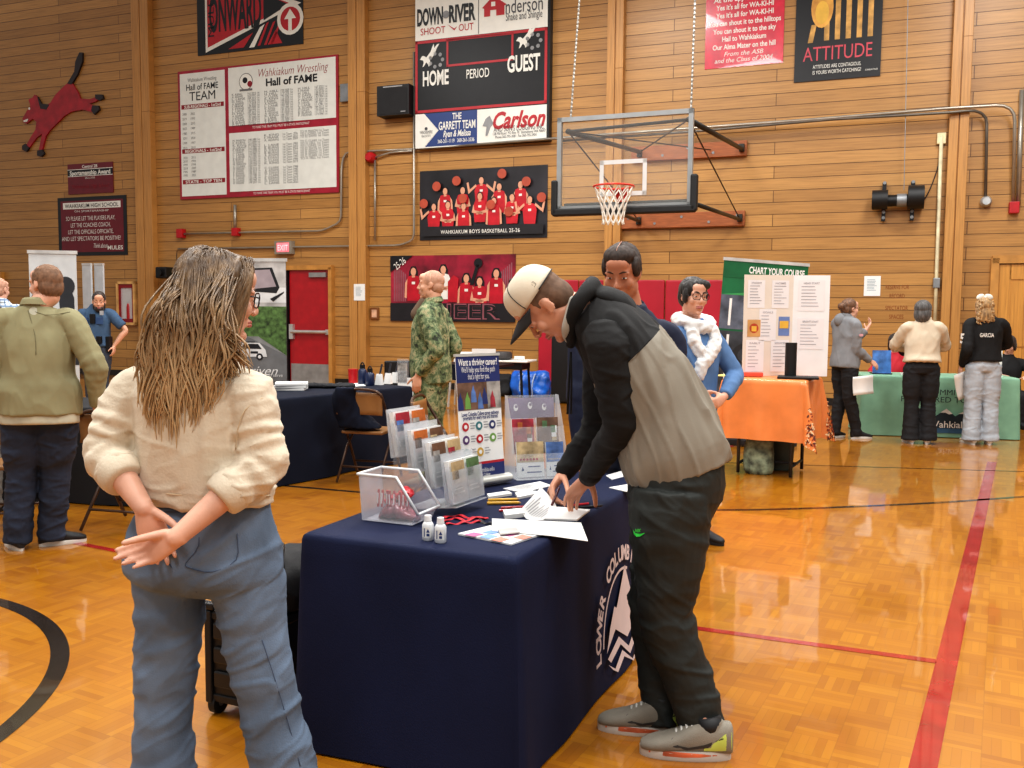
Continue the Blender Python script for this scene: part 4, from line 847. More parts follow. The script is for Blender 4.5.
def table(label, loc, rz, L, Wd, H): 
    e = thing('folding_table', label, 'table', loc, rz); folding_table_legs(e, L, Wd, H); return e
# main navy table: near corner B, short side toward the camera
AB = V((.92, -.39, 0)); BC = V((.39, .92, 0)); B0 = V((.018, 2.765, 0)); TL, TW, TZ = 1.57, .79, .742
TC = B0-AB*(TW/2)+BC*(TL/2); TRZ = math.atan2(BC.y, BC.x)       # local x along the long side
table('white folding table mostly hidden under the navy college cloth', TC, TRZ, TL-.03, TW-.03, TZ-.004)
e = thing('tablecloth', 'navy fitted tablecloth with arched white college lettering and mountain emblem', 'tablecloth', TC, TRZ)
cloth('cloth', TL, TW, TZ, NAVYC, e, .032, .017, 19, seed=4)
def T(x, y, z=0.0): return TC+BC*x+V((-BC.y, BC.x, 0))*y+V((0, 0, TZ+z))   # x along the long side, y to its far side
# lettering on the long side that faces the standing visitor (local y = -Wd/2)
LWH = mat('cloth_print_white', '#d9c9c9', .7, var=.03); mb = MB()
cl = V((.0, 0, 0)); PL = TC+V((BC.y, -BC.x, 0))*(TW/2+.026)
def lp(px, py):
    p = on_plane(px, py, PL, V((BC.y, -BC.x, 0))); return (p-TC).dot(BC), p.z
LM = Matrix.Translation((0, -TW/2-.016, .74)) @ Matrix.Rotation(-.054, 4, 'X') @ Matrix.Translation((0, 0, -.74))
def zp(pts): return [lp(580+a/4.8, 530+b/4.8) for a, b in pts]
def circ3(a, b, c):
    (ax, ay), (bx, by), (cx, cy) = a, b, c; d = 2*(ax*(by-cy)+bx*(cy-ay)+cx*(ay-by))
    ux = ((ax*ax+ay*ay)*(by-cy)+(bx*bx+by*by)*(cy-ay)+(cx*cx+cy*cy)*(ay-by))/d; uy = ((ax*ax+ay*ay)*(cx-bx)+(bx*bx+by*by)*(ax-cx)+(cx*cx+cy*cy)*(bx-ax))/d
    return ux, uy, math.hypot(ax-ux, ay-uy)
cx_, cz_, cr_ = circ3(lp(593.6, 661), lp(600, 602), lp(623.5, 551.5))
a0_ = math.atan2(lp(593.6, 661)[1]-cz_, lp(593.6, 661)[0]-cx_) % (2*PI); a1_ = math.atan2(lp(623.5, 551.5)[1]-cz_, lp(623.5, 551.5)[0]-cx_) % (2*PI)
txt = 'LOWER COLUMBIA'
for i, ch in enumerate(txt):
    if ch == ' ': continue
    a = a0_+(a1_-a0_)*i/10.0; mb.text(ch, cx_+cr_*math.cos(a), cz_+cr_*math.sin(a), .062, None, 0, rot=a-PI/2, bold=.035, M=LM)
for i in range(24):
    f0 = a0_+(a1_-a0_)*(.05+1.05*i/24); f1 = a0_+(a1_-a0_)*(.05+1.05*(i+1)/24); r0, r1 = cr_-.060, cr_-.072
    mb.flat([(cx_+r0*math.cos(f0), cz_+r0*math.sin(f0)), (cx_+r0*math.cos(f1), cz_+r0*math.sin(f1)), (cx_+r1*math.cos(f1), cz_+r1*math.sin(f1)), (cx_+r1*math.cos(f0), cz_+r1*math.sin(f0))], 0, M=LM)
mb.flat(zp([(208, 165), (232, 300), (275, 480), (240, 428), (203, 508), (150, 474), (105, 592), (126, 470), (150, 365), (160, 372), (168, 340)]), 0, M=LM)
for up, lo in (([(108, 618), (163, 508), (207, 552), (245, 448), (268, 488)], [(122, 634), (170, 545), (212, 588), (250, 490), (262, 512)]), ([(110, 645), (140, 662), (176, 572), (222, 612), (268, 505)], [(130, 668), (152, 678), (184, 602), (226, 622), (266, 528)])):
    for q in range(4): mb.flat(zp([up[q], up[q+1], lo[q+1], lo[q]]), 0, M=LM)
mb.build('lettering', LWH, e)
# navy table with recruiter items
N2 = V((-2.0, 7.72, 0)); D2 = V((.573, .82, 0)).normalized(); P2 = V((-D2.y, D2.x, 0)); L2, W2 = 1.75, .76; C2 = N2+D2*(L2/2)+P2*(W2/2); R2 = math.atan2(D2.y, D2.x)
table('folding table under a plain dark navy cloth with recruiting leaflets', C2, R2, L2-.03, W2-.03, .736)
e = thing('tablecloth', 'plain dark navy cloth hanging in folds behind the brown folding chair', 'tablecloth', C2, R2); cloth('cloth', L2, W2, .742, NAVY2, e, .05, .035, 17, seed=9)
def T2(x, y, z=0.0): return C2+D2*x+P2*y+V((0, 0, .742+z))
# black table behind the man in olive
C3 = V((-3.55, 7.38, 0)); table('folding table under black cloth behind the person in olive shirt', C3, -.15, 2.2, .73, .736)
e = thing('tablecloth', 'black tablecloth behind the legs of the person in olive shirt', 'tablecloth', C3, -.15); cloth('cloth', 2.23, .76, .742, mat('black_cloth', '#14151a', .85, var=.06, bump=.2, bscale=150), e, .03, .03, 20, seed=12)
# orange table
p1 = G(740, 384, .88); OC = V((2.45, 8.62, 0)); ORZ = -.50; OL, OW, OH = .72, .66, .90
e = thing('folding_table', 'small black-legged folding table under the orange plastic cloth', 'table', OC, ORZ)
mb = MB(); mb.box((0, 0, OH-.025), (OL-.03, OW-.03, .03)); mb.build('tabletop', PLW, e)
for a in (-1, 1):
    mb = MB()
    for b in (-1, 1): mb.tube([(a*(OL/2-.12), b*(OW/2-.08), OH-.04), (a*(OL/2-.12), b*(OW/2-.08), .012)], .016, 8)
    mb.tube([(a*(OL/2-.12), -(OW/2-.08), .1), (a*(OL/2-.12), OW/2-.08, .1)], .013, 8); mb.build('leg', STEELL, e, smooth=True)
mb = MB(); mb.tube([(-(OL/2-.12), 0, .1), (OL/2-.12, 0, .1)], .012, 8); mb.build('stretcher', STEELL, e, smooth=True)
e = thing('tablecloth', 'orange plastic tablecloth with leaf-speckled corners draped over the small table', 'tablecloth', OC, ORZ)
om = mat('orange_plastic', '#e0874a', .38, var=.06, vscale=4, bump=.12, bscale=10, coat=.2)
def drape():
    """sheet laid over a box top: corners fall lower, with cone-like corner folds"""
    nx, ny = 72, 60; SX, SY = OL+1.16, OW+1.12; vs = []
    r = random.Random(1)
    for j in range(ny+1):
        for i in range(nx+1):
            x = (i/nx-.5)*SX; y = (j/ny-.5)*SY; ox = max(0, abs(x)-OL/2); oy = max(0, abs(y)-OW/2)
            sx = 1 if x > 0 else -1; sy = 1 if y > 0 else -1; z = OH+.004; X = max(-OL/2, min(OL/2, x)); Y = max(-OW/2, min(OW/2, y))
            d = math.hypot(ox, oy)
            if d > 0:
                if ox > 0 and oy > 0:
                    a = math.atan2(oy, ox); m_ = max(ox, oy); drop = m_*1.0+.10*min(ox, oy); puff = .03+.55*min(ox, oy)*math.sin(2*a)**.5*.55
                    X += sx*(puff*math.cos(a)); Y += sy*(puff*math.sin(a)); z -= drop
                else:
                    z -= d; fold = .012+.03*d+.012*d/.4*math.sin((x if oy > 0 else y)*19+2)
                    X += sx*fold*(1 if ox > 0 else 0); Y += sy*fold*(1 if oy > 0 else 0)
            vs.append((X, Y, z))
    fs = [(j*(nx+1)+i, j*(nx+1)+i+1, (j+1)*(nx+1)+i+1, (j+1)*(nx+1)+i) for j in range(ny) for i in range(nx)]
    return vs, fs, nx, ny
vs, fs, nx, ny = drape(); mb = MB(); mb.add(vs, fs); o = mb.build('cloth', om, e, smooth=True)
# printed leaves on the corners: flecks just above the cloth surface
r = random.Random(8); mb = MB()
for _ in range(620):
    i = r.choice([r.uniform(0, .2), r.uniform(.8, 1)])*nx; j = r.choice([r.uniform(0, .2), r.uniform(.8, 1)])*ny; i, j = int(min(i, nx-1)), int(min(j, ny-1))
    a, b, c, d = (V(vs[q]) for q in fs[j*nx+i]); nm = (b-a).cross(d-a)
    if nm.length < 1e-9: continue
    nm.normalize(); ctr = V((0, 0, OH-.2)); q = a.lerp(b, r.random()).lerp(d.lerp(c, r.random()), r.random())
    if nm.dot(q-ctr) < 0: nm = -nm
    t1 = uv(b-a); t2 = nm.cross(t1); th = r.random()*6.28; u_ = t1*math.cos(th)+t2*math.sin(th); w_ = nm.cross(u_); s_ = r.uniform(.010, .022)
    mb.add([q+nm*.003+u_*s_, q+nm*.003+w_*s_*.5, q+nm*.003-u_*s_, q+nm*.003-w_*s_*.5], [(0, 1, 2, 3)], r.randrange(3))
mb.build('leaf_print', [mat('leaf_brown', '#8a3318', .6), mat('leaf_cream', '#e8c9a0', .6), mat('leaf_dark', '#5a2a1c', .6)], e)
def TO(x, y, z=0.0): return OC+rot(ORZ) @ V((x, y, OH+.006+z))
# green table
g0 = V((4.36, 11.35, 0)); g1 = V((6.05, 10.98, 0)); GD = (g1-g0).normalized(); GN = V((-GD.y, GD.x, 0)); GL = (g1-g0).length+.05; GC = (g0+g1)/2+GN*.38; GR = math.atan2(GD.y, GD.x)
table('folding table under the sage green printed cloth', GC, GR, GL-.03, .73, .736)
e = thing('tablecloth', 'sage green tablecloth with mountain emblem and dark lettering', 'tablecloth', GC, GR); cloth('cloth', GL, .76, .742, mat('sage_cloth', '#83b096', .75, var=.05, bump=.2, bscale=120), e, .03, .012, 10, seed=3)
mb = MB(); yy = -.38-.045; DK = 0
mb.text('COMMIT TO', .12, .56, .07, .55, yy, 0); mb.text('PARTNERED TO YOU', .06, .47, .07, 1.0, yy, 0)
EM = Matrix.Translation((.16, 0, 0))
mb.flat([(-.32, .06), (.32, .06), (.32, .13), (-.32, .13)], yy-.0, 1, M=EM); mb.flat([(-.32, .12), (.32, .12), (.32, .22), (.25, .25), (.12, .33), (.02, .27), (-.08, .36), (-.22, .25), (-.32, .18)], yy-.001, 0, M=EM)
mb.flat([(-.15, .31), (-.08, .36), (-.01, .3), (-.05, .29), (-.09, .31)], yy-.002, 2, M=EM); mb.flat([(.05, .3), (.12, .33), (.18, .3), (.12, .3)], yy-.002, 2, M=EM); mb.text('Wahkiakum', 0, .17, .085, .56, yy-.003, 2, bold=.01, M=EM)
mb.build('lettering', [mat('cloth_dark', '#1f2a33', .7), mat('cloth_blue', '#365a78', .7), mat('cloth_pale', '#dcd6d0', .7)], e)
def TG(x, y, z=0.0): return GC+GD*x+GN*y+V((0, 0, .742+z))
# folding chairs
def folding_chair(label, loc, rz, group='brown folding chairs'):
    """local: faces -y; seat .44 high"""
    e = thing('folding_chair', label, 'chair', loc, rz, group)
    mb = MB(); mb.box((0, -.02, .44), (.39, .38, .03)); mb.build('seat', BROWNS, e, bevel=.012)
    mb = MB(); n = 9; F = []
    for zt, d in ((.60, .0), (.64, -.01), (.76, 0), (.79, .0)):
        F.append([(x*.21, .225+d-.03*(1-x*x)+.03*(zt-.6), zt) for x in [-1+2*i/n for i in range(n+1)]])
    vs = [p for r_ in F for p in r_]; fs = [(j*(n+1)+i, j*(n+1)+i+1, (j+1)*(n+1)+i+1, (j+1)*(n+1)+i) for j in range(3) for i in range(n)]; mb.add(vs, fs); o = mb.build('backrest', BROWNS, e, smooth=True); sm = o.modifiers.new('solid', 'SOLIDIFY'); sm.thickness = .012
    mb = MB()
    mb.tube([(-.215, -.22, .013), (-.215, .0, .40), (-.215, .2, .72), (-.19, .228, .79), (-.1, .23, .82), (.1, .23, .82), (.19, .228, .79), (.215, .2, .72), (.215, .0, .40), (.215, -.22, .013)], .0125, 8, smooth=3); mb.build('front_frame', BROWNM, e, smooth=True)
    for a in (-1, 1):
        mb = MB(); mb.tube([(a*.195, -.12, .43), (a*.195, .05, .30), (a*.195, .26, .013)], .011, 8); mb.build('leg', BROWNM, e, smooth=True)
    mb = MB(); mb.tube([(-.195, .17, .14), (.195, .17, .14)], .009, 8); mb.tube([(-.215, -.15, .14), (.215, -.15, .14)], .009, 8); mb.build('stretcher', BROWNM, e, smooth=True)
    return e
CH1 = G(352, 478)+V((.17, -.17, 0)); ch = folding_chair('brown folding chair with navy jacket at the plain navy table', (CH1.x, CH1.y+.1, 0), R2-PI/2+PI+.35)
CH2 = V((-.52, 7.25, 0)); folding_chair('brown folding chair just behind the small college banner stand', CH2, math.radians(80))
CH3 = V((-2.62, 6.25, 0)); folding_chair('brown folding chair behind the person in olive shirt', CH3, math.radians(165))
CH4 = V((-3.42, 6.15, 0)); folding_chair('brown folding chair at the very edge by the striped shirt', CH4, math.radians(190))
# navy jacket over chair one
mb = MB(); R_ = rot(R2-PI/2+PI+.35); o0 = V((CH1.x, CH1.y+.1, 0))
def cj(x, y, z): return R_ @ V((x, y, z))
mb.loft([(cj(.12, .23, .83), R_ @ V((.09, 0, 0)), R_ @ V((0, .05, 0))), (cj(.15, .18, .74), R_ @ V((.11, 0, 0)), R_ @ V((0, .10, 0))), (cj(.12, .12, .60), R_ @ V((.15, 0, 0)), R_ @ V((0, .11, 0))), (cj(.04, .10, .48), R_ @ V((.20, 0, 0)), R_ @ V((0, .12, 0)))], 20, 4)
mb.tube([cj(.15, .1, .74), cj(.25, -.02, .64), cj(.27, -.12, .5)], [.07, .06, .05], 12, smooth=4, round_ends=True)
me = remesh(mb, .012, 3); folds(me, .012, (12, 12, 7), 4)
e = thing('jacket', 'crumpled navy jacket with yellow lettering hung over the brown folding chair', 'jacket', o0); link_mesh('fabric', me, NAVY2, e, (0, 0, 0))
mb = MB(); q = R_.to_4x4(); mb.text('NAVY', .0, 0, .075, .24, 0, 0, bold=.03, rot=-.5, M=Matrix.Translation(cj(.30, .0, .70)) @ Matrix.Rotation(R2-PI/2+PI+.35+PI/2, 4, 'Z')); mb.build('lettering', mat('letter_yellow', '#d7c33a', .6), e)
# ------------------------------------------------------------------ basketball hoop folded out from the wall
YB_ = 11.1
bl, br_ = P(557.5, 165, YB_+.25), P(693, 158, YB_-.25)
u_ = WD; ctr = P(625.5, 162, YB_)
def hpx(px, py):
    p = on_plane(px, py, ctr, WN); q = p-ctr; return q.dot(WD), q.z
hx0 = hpx(557.5, 165)[0]; hx1 = hpx(693, 158)[0]; cxh = (hx0+hx1)/2; ctr = ctr+WD*cxh
zt = hpx(625, 113.5)[1]; zb = hpx(625, 209)[1]; ctr = ctr+V((0, 0, (zt+zb)/2)); BW = hx1-hx0; BH = zt-zb
e = thing('basketball_hoop', 'glass basketball backboard on wall struts with orange rim and white net', 'basketball hoop', ctr, -TH)
FRH = mat('backboard_frame', '#9ea1a2', .35, .6, var=.04); mb = MB(); fw = .055
for a in (-1, 1): mb.box((a*(BW/2-fw/2), 0, 0), (fw, .06, BH)); mb.box((0, 0, a*(BH/2-fw/2)), (BW, .06, fw))
mb.build('backboard_rim', FRH, e); mb = MB(); mb.box((0, 0, 0), (BW-fw, .012, BH-fw)); mb.build('glass_board', clear_mat('board_glass', (.97, .985, .975), .03, .04), e)
sx0, sz1 = hpx(600.5, 153); sx1, sz0 = hpx(645, 189); sw_ = .61*BW/1.75; mb = MB(); zc = -BH*.17; xx = -BW*.0; sh_ = BH*.38; tw = .05
for a in (-1, 1): mb.rect(xx+a*(sw_/2-tw/2)-tw/2, zc-sh_/2, xx+a*(sw_/2-tw/2)+tw/2, zc+sh_/2, -.009); mb.rect(xx-sw_/2, zc+a*(sh_/2-tw/2)-tw/2, xx+sw_/2, zc+a*(sh_/2-tw/2)+tw/2, -.009)
mb.build('target_square', mat('target_white', '#cfd0cf', .5, var=.02), e)
PADM = mat('pad_black', '#17181a', .55, var=.05); mb = MB(); mb.box((0, -.01, -BH/2-.02), (BW+.1, .1, .09))
for a in (-1, 1): mb.box((a*(BW/2+.025), -.01, -BH/2+.16), (.08, .1, .42))
mb.build('bottom_pad', PADM, e, bevel=.02)
RIM = mat('rim_orange', '#cf3320', .4, .0, var=.05); zr = -BH/2+.155+.06; rc = V((0, -.03-.15-.23, zr)); rr_ = .23
mb = MB(); mb.tube([rc+V((rr_*math.cos(t), rr_*math.sin(t), 0)) for t in [2*PI*i/32 for i in range(33)]], .011, 8); mb.box((0, -.09, zr), (.2, .14, .012)); mb.box((0, -.035, zr-.06), (.14, .03, .15)); [mb.tube([rc+V((a*.1, .2, -.005)), V((a*.05, -.04, zr-.1))], .01, 6) for a in (-1, 1)]; mb.build('rim', RIM, e, smooth=True, angle=.8)
mb = MB(); n = 12; Lv = [(0, .225), (.09, .19), (.18, .155), (.27, .13), (.36, .12), (.42, .125)]
for k in range(n):
    for sg in (-1, 1):
        pts = [rc+V((r_*math.cos(2*PI*(k+sg*.5*i)/n), r_*math.sin(2*PI*(k+sg*.5*i)/n), -.01-dz)) for i, (dz, r_) in enumerate(Lv)]; mb.tube(pts, .0075, 5)
mb.build('net', mat('net_white', '#dcd8cf', .8, var=.03), e)
# struts from the board back to the wall brackets (local coordinates: +y goes to the wall)
WY = (WO-ctr).dot(-WN)
def wl(px, py, d=.12):
    u, z = wuv(px, py, d); p = W(u, z, d)-ctr; return V((p.dot(WD), p.dot(-WN), p.z))
STR = mat('strut_dark', '#37342f', .5, .4, var=.05)
ends = [(V((-BW*.43, .04, BH*.36)), wl(640, 152), .035), (V((BW*.46, .04, BH*.40)), wl(742, 149), .035), (V((-BW*.2, .04, -BH*.44)), wl(639, 221), .03), (V((BW*.47, .04, -BH*.44)), wl(740, 219.5), .03)]
for a, b, r_ in ends: mb = MB(); mb.tube([a, b], r_, 8); mb.build('strut', STR, e, smooth=True)
for a, b in ((ends[0][0], ends[2][1]), (ends[1][0], ends[3][1]), (ends[0][0], ends[1][1].lerp(ends[0][1], .3)), (ends[1][0], ends[0][1])): mb = MB(); mb.tube([a, b], .010, 6); mb.build('brace_rod', STR, e)
mb = MB(); mb.tube([V((-BW*.43, .05, BH*.36)), V((BW*.46, .05, BH*.40))], .02, 8); mb.tube([V((-BW*.45, .05, -BH*.44)), V((BW*.47, .05, -BH*.44))], .03, 8); mb.build('back_bar', STR, e)
for (px, lab) in ((568, 'near'), (688, 'far')):
    a = V((hpx(px, 130)[0]-cxh, .02, BH/2)); b = P(702 if px > 600 else 577, -60, YB_)-ctr; b = V((b.dot(WD), .02, b.z)); mb = MB(); mb.tube([a, b], .008, 5)
    for i in range(40): q = a.lerp(b, (i+.5)/40); mb.ell(q, (.014, .014, .03), None, 6, 4)
    mb.build('chain', mat('chain_grey', '#a5a39d', .4, .6), e)
MW = mat('mount_board_wood', '#9c5a31', .5, var=.1, stretch=(1, 8, 8))
for i, (x0, x1, y, lab) in enumerate(((632, 747, 151.5, 'upper reddish wooden mounting board holding the backboard struts'), (622, 745, 220, 'lower reddish wooden mounting board holding the backboard struts'))):
    u0, z0 = wuv(x0, y+1.5, .05); u1, z1 = wuv(x1, y-1.5, .05); q = wthing('mounting_board', lab, 'mounting board', (u0+u1)/2, (z0+z1)/2, .165 if False else 0.0); w = u1-u0
    hh = .25; mb = MB(); mb.box((0, -.05+.0, 0), (w, .09, hh)); mb.build('plank', MW, q, bevel=.006)
    mb = MB()
    for k in range(5): mb.cyl((-w*.44+w*.22*k, -.09, .05*(-1)**k), (-w*.44+w*.22*k, -.105, .05*(-1)**k), .022, n=8)
    mb.build('bolts', GREY, q); [ (lambda m_: m_.build('bracket', STR, q))(MB().box((wl(px, y, .1).x - (V(q.location)-ctr).dot(WD), -.12, 0), (.08, .08, .12))) for px in ((640, 742) if i == 0 else (639, 740))]
# ------------------------------------------------------------------ things on and around the tables
ACR = clear_mat('clear_acrylic', (.97, .98, .99), .10, .03); FROST = clear_mat('frosted_plastic', (.95, .95, .97), .13, .3)
PAPER = mat('paper_sheet', '#e8e8e6', .55, var=.015); PRNT = mat('print_ink', '#9a9ba0', .6, var=.04)
PHOTO = [mat('photo_%s' % n, c, .25, var=.3, vscale=14) for n, c in (('green', '#5b7a55'), ('orange', '#b8693a'), ('blue', '#5673a8'), ('brown', '#6e5242'), ('grey', '#9a9590'), ('sand', '#b7a17c'), ('crimson', '#9a3440'))]
PENRED = mat('pen_red', '#b81f2c', .3, var=.04); YEL = mat('pencil_yellow', '#d8a52c', .45, var=.05)
def flat_on(name, label, cat, px, z, m, t=.003, group=None, parent=None, lines=0, mi=None):
    """thin sheet whose corners are found on the table plane"""
    ps = [G(x, y, z) for x, y in px]; c = sum(ps, V())/len(ps); mb = MB(); n = len(ps)
    vs = [p-c for p in ps]+[p-c+V((0, 0, t)) for p in ps]; mb.add(vs, [tuple(range(n)), tuple(range(2*n-1, n-1, -1))]+[(i, (i+1) % n, n+(i+1) % n, n+i) for i in range(n)])
    if lines:
        e = thing(name, label, cat, c, 0, group); mb.build('sheet', m, e); mb = MB(); a, b, c2, d = ps[:4]; r = random.Random(int(px[0][0]*7))
        for k in range(lines):
            f = .15+.72*k/lines; p0 = a.lerp(d, f).lerp(b.lerp(c2, f), .12); p1 = a.lerp(d, f).lerp(b.lerp(c2, f), .5+.38*r.random()); w = (d-a).normalized()*.0022
            mb.add([q-c+V((0, 0, t+.0012)) for q in (p0-w, p1-w, p1+w, p0+w)], [(0, 1, 2, 3)])
        mb.build('printed_lines', mi or PRNT, e); return e
    o = mb.build(name, m, None); o.location = c; return tag(o, label, cat, group)
Z0 = TZ+.001
# clear bin of red pens
bc = G(396, 524, TZ); bz = math.atan2(AB.y, AB.x)
e = thing('storage_bin', 'clear plastic bin with a cut-down front holding red pens and packets', 'bin', (bc.x, bc.y+.075, TZ), bz)
prof = [(-.105, .004), (.095, .004), (.118, .045), (.035, .168), (-.118, .168)]; top = [(-.122, .17), (.037, .17), (.125, .045)]
mb = MB()
for yy in (-.078, .078): mb.add([V((x, yy-.0015, z)) for x, z in prof]+[V((x, yy+.0015, z)) for x, z in prof], [tuple(range(5)), tuple(range(9, 4, -1))]+[(i, (i+1) % 5, 5+(i+1) % 5, 5+i) for i in range(5)])
mb.box((-.111, 0, .086), (.003, .156, .165), Matrix.Rotation(-.08, 3, 'Y')); mb.box((0, 0, .005), (.2, .156, .003)); mb.box((.108, 0, .026), (.003, .156, .05), Matrix.Rotation(.5, 3, 'Y')); mb.build('shell', FROST, e)
mb = MB(); rim = mat('bin_rim', '#dfe3e6', .35, var=.01)
for yy in (-.081, .081): mb.tube([(x, yy, z) for x, z in top], .0055, 8)
mb.tube([(-.122, -.081, .17), (-.122, .081, .17)], .0055, 8); mb.tube([(.125, -.081, .045), (.125, .081, .045)], .005, 8); mb.build('rim', rim, e, smooth=True)
Rb = rot(bz)
def TB(x, y, z): return V((bc.x, bc.y+.075, TZ)) + Rb @ V((x, y, z))
r = random.Random(4); pen0 = None; labs = ['red pen standing %s in the clear bin' % s for s in ('first', 'second', 'third', 'fourth', 'fifth', 'sixth', 'seventh', 'eighth')]
for i in range(8):
    p = TB(-.06+.017*i, -.045+.01*r.random(), .05); 
    if pen0 is None:
        mb = MB(); mb.tube([(0, 0, 0), (0, 0, .062)], .0045, 8); pen0 = mb.build('red_pen', PENRED, None, smooth=True, angle=.7); o = pen0
        mb = MB(); mb.tube([(0, -.004, .012), (0, -.004, .05)], .0026, 6); cl_ = mb.build('white_print', PAPER, o)
    else: o = copy_tree(pen0)
    o.location = p; o.rotation_euler = (r.uniform(-.15, .15), r.uniform(-.12, .12), bz); tag(o, 'slim red pen among the row of pens upright inside the clear bin', 'pen', 'red pens in the clear bin')
mb = MB(); mb.loft([(TB(-.075, 0, .012), V((.0, .05, 0)), V((0, 0, .008))), (TB(-.03, 0, .035), V((0, .062, 0)), V((0, 0, .03))), (TB(.03, 0, .03), V((0, .06, 0)), V((0, 0, .025))), (TB(.085, 0, .014), V((0, .045, 0)), V((0, 0, .009)))], 16, 4); me = remesh(mb, .006, 2); folds(me, .006, (40, 40, 40), 2)
e = thing('gift_packet', 'crumpled red and clear packet in the bottom of the clear bin', 'packet', TB(0, 0, .006)); link_mesh('wrapper', me, mat('packet_red', '#8d4a52', .25, var=.35, vscale=25), e, TB(0, 0, .006))
mb = MB(); mb.loft([(TB(-.06, .03, .06), V((.02, .0, 0)), V((0, .02, .01))), (TB(-.01, .03, .095), V((.02, 0, .02)), V((0, .03, 0))), (TB(.03, .02, .075), V((.02, 0, .02)), V((0, .03, 0)))], 12, 3); me = remesh(mb, .005, 1); folds(me, .006, (40, 40, 40), 5)
e = thing('gift_packet', 'bright red packet on top of the pens in the clear bin', 'packet', TB(0, 0, .05)); link_mesh('wrapper', me, PENRED, e, TB(0, 0, .05))
# white bottles
def bottle(px, py, lab):
    p = G(px, py, TZ); e = thing('sanitizer_bottle', lab, 'bottle', (p.x, p.y, TZ), bz+.2, 'white bottles')
    mb = MB(); mb.tube([(0, 0, .0), (0, 0, .004), (0, 0, .052), (0, 0, .06), (0, 0, .064)], [.0165, .0195, .0195, .015, .010], 20); mb.build('body', mat('bottle_white', '#d9dcdf', .25, var=.02), e, smooth=True, angle=.9)
    mb = MB(); mb.cyl((0, 0, .064), (0, 0, .083), .0125, .0115, 18); mb.build('cap', mat('cap_white', '#e9ebee', .3, var=.01), e, smooth=True, angle=.7)
    mb = MB(); mb.add([(.0200*math.sin(a), -.0200*math.cos(a), z) for a in (-.9, -.6, -.3, 0, .3, .6, .9) for z in (.012, .046)], [(2*i, 2*i+2, 2*i+3, 2*i+1) for i in range(6)]); mb.build('printed_label', PAPER, e)
    mb = MB(); mb.flat([(.000, .03), (.006, .042), (.012, .03)], -.0206); mb.rect(.001, .018, .011, .026, -.0206); mb.rect(-.008, .016, -.005, .044, -.0206); mb.build('lettering', NAVYP, e)
bottle(428, 540, 'small white bottle on the navy cloth nearest the clear bin'); bottle(440.5, 542.5, 'small white bottle on the navy cloth beside the red lanyards')
# tiered brochure holder (faces the long side of the table)
hc = G(444, 509, TZ); Rt = rot(TRZ)
HTM = Matrix.Translation((hc.x, hc.y, TZ+.02)) @ Matrix.Rotation(TRZ-.1, 4, 'Z') @ Matrix.Rotation(-.13, 4, 'X')
def TH_(x, y, z): return HTM @ V((x, y, z))
HW = .225
e = thing('brochure_holder', 'clear acrylic holder stepping down in four tiers of leaflets', 'brochure holder', (hc.x, hc.y, TZ+.02), TRZ-.1); e.rotation_euler = (-.13, 0, TRZ-.1); mb = MB()
tiers = [(.125-.075*i, .200-.062*i) for i in range(4)]
for (ty, tz) in tiers:
    t = .003; mb.box((0, ty+.016, tz+.09), (HW, t, .185)); mb.box((0, ty-.018, tz+.06), (HW, t, .12)); mb.box((0, ty, tz), (HW, .034, t))
    for a in (-1, 0, 1): mb.box((a*HW/2, ty, tz+.07), (t, .034, .14))
for a in (-1, 1): mb.add([(a*HW/2, .14, .002), (a*HW/2, -.12, .002), (a*HW/2, -.115, .02), (a*HW/2, .13, .30)], [(0, 1, 2, 3)])
mb.box((0, .0, .003), (HW, .26, .003)); mb.build('acrylic', ACR, e)
names = ['topmost rear tier', 'second tier', 'third tier', 'lowest front tier']
for i, (ty, tz) in enumerate(tiers):
    for k in (-1, 1):
        p = TH_(k*.053, ty-.002, tz+.003); o = thing('leaflet_stack', 'leaflet stack in the %s of the stepped holder, %s' % (names[i], 'bin side' if k < 0 else 'banner stand side'), 'leaflets', p, TRZ-.1, 'leaflets in the stepped holder'); o.rotation_euler = (-.13, 0, TRZ-.1)
        mb = MB(); hh = .155+.012*((i+k) % 2); mb.box((0, .002, hh/2), (.095, .019, hh), Matrix.Rotation(-.05, 3, 'X')); mb.build('paper_block', PAPER, o)
        mb = MB(); mb.rect(-.045, hh*.45, .045, hh*.97, -.013, 0); mb.rect(-.045, .003, .045, hh*.43, -.013, 1); mb.rect(-.038, hh*.2, .03, hh*.24, -.0145, 3); mb.rect(-.038, hh*.3, .02, hh*.33, -.0145, 3); mb.rect(-.045, hh*.55, .0, hh*.8, -.0145, 2)
        mb.build('cover_print', [PHOTO[(i*2+k) % 7], PHOTO[4], PHOTO[(i+k+3) % 7], PAPER], o)
# small retractable banner stand
sc_ = G(484, 487, TZ); e = thing('banner_stand', 'small navy and white retractable career banner standing on the navy table', 'banner', (sc_.x, sc_.y, TZ+.006), TRZ-.42); e.rotation_euler = (-.09, 0, TRZ-.42)
w, h = .245, .535; mb = MB(); mb.loft([(V((x, 0, .021)), V((0, .03*q, 0)), V((0, 0, .0205*q))) for x, q in ((-.148, .8), (-.146, 1), (.146, 1), (.148, .8))], 18, 1); mb.build('base', mat('stand_silver', '#c6c6c0', .35, .3, var=.03), e, smooth=True, angle=.8)
mb = MB(); mb.box((0, 0, .03+h/2), (w, .003, h)); mb.build('sheet', PAPER, e); mb = MB(); mb.tube([(0, .012, .03), (0, .012, .03+h)], .004, 6); mb.build('pole', STEELL, e); mb = MB(); mb.box((0, 0, .03+h), (w+.01, .010, .012)); mb.build('top_rail', mat('stand_silver', '#c6c6c0'), e)
mb = MB(); y = -.0025; z0 = .03
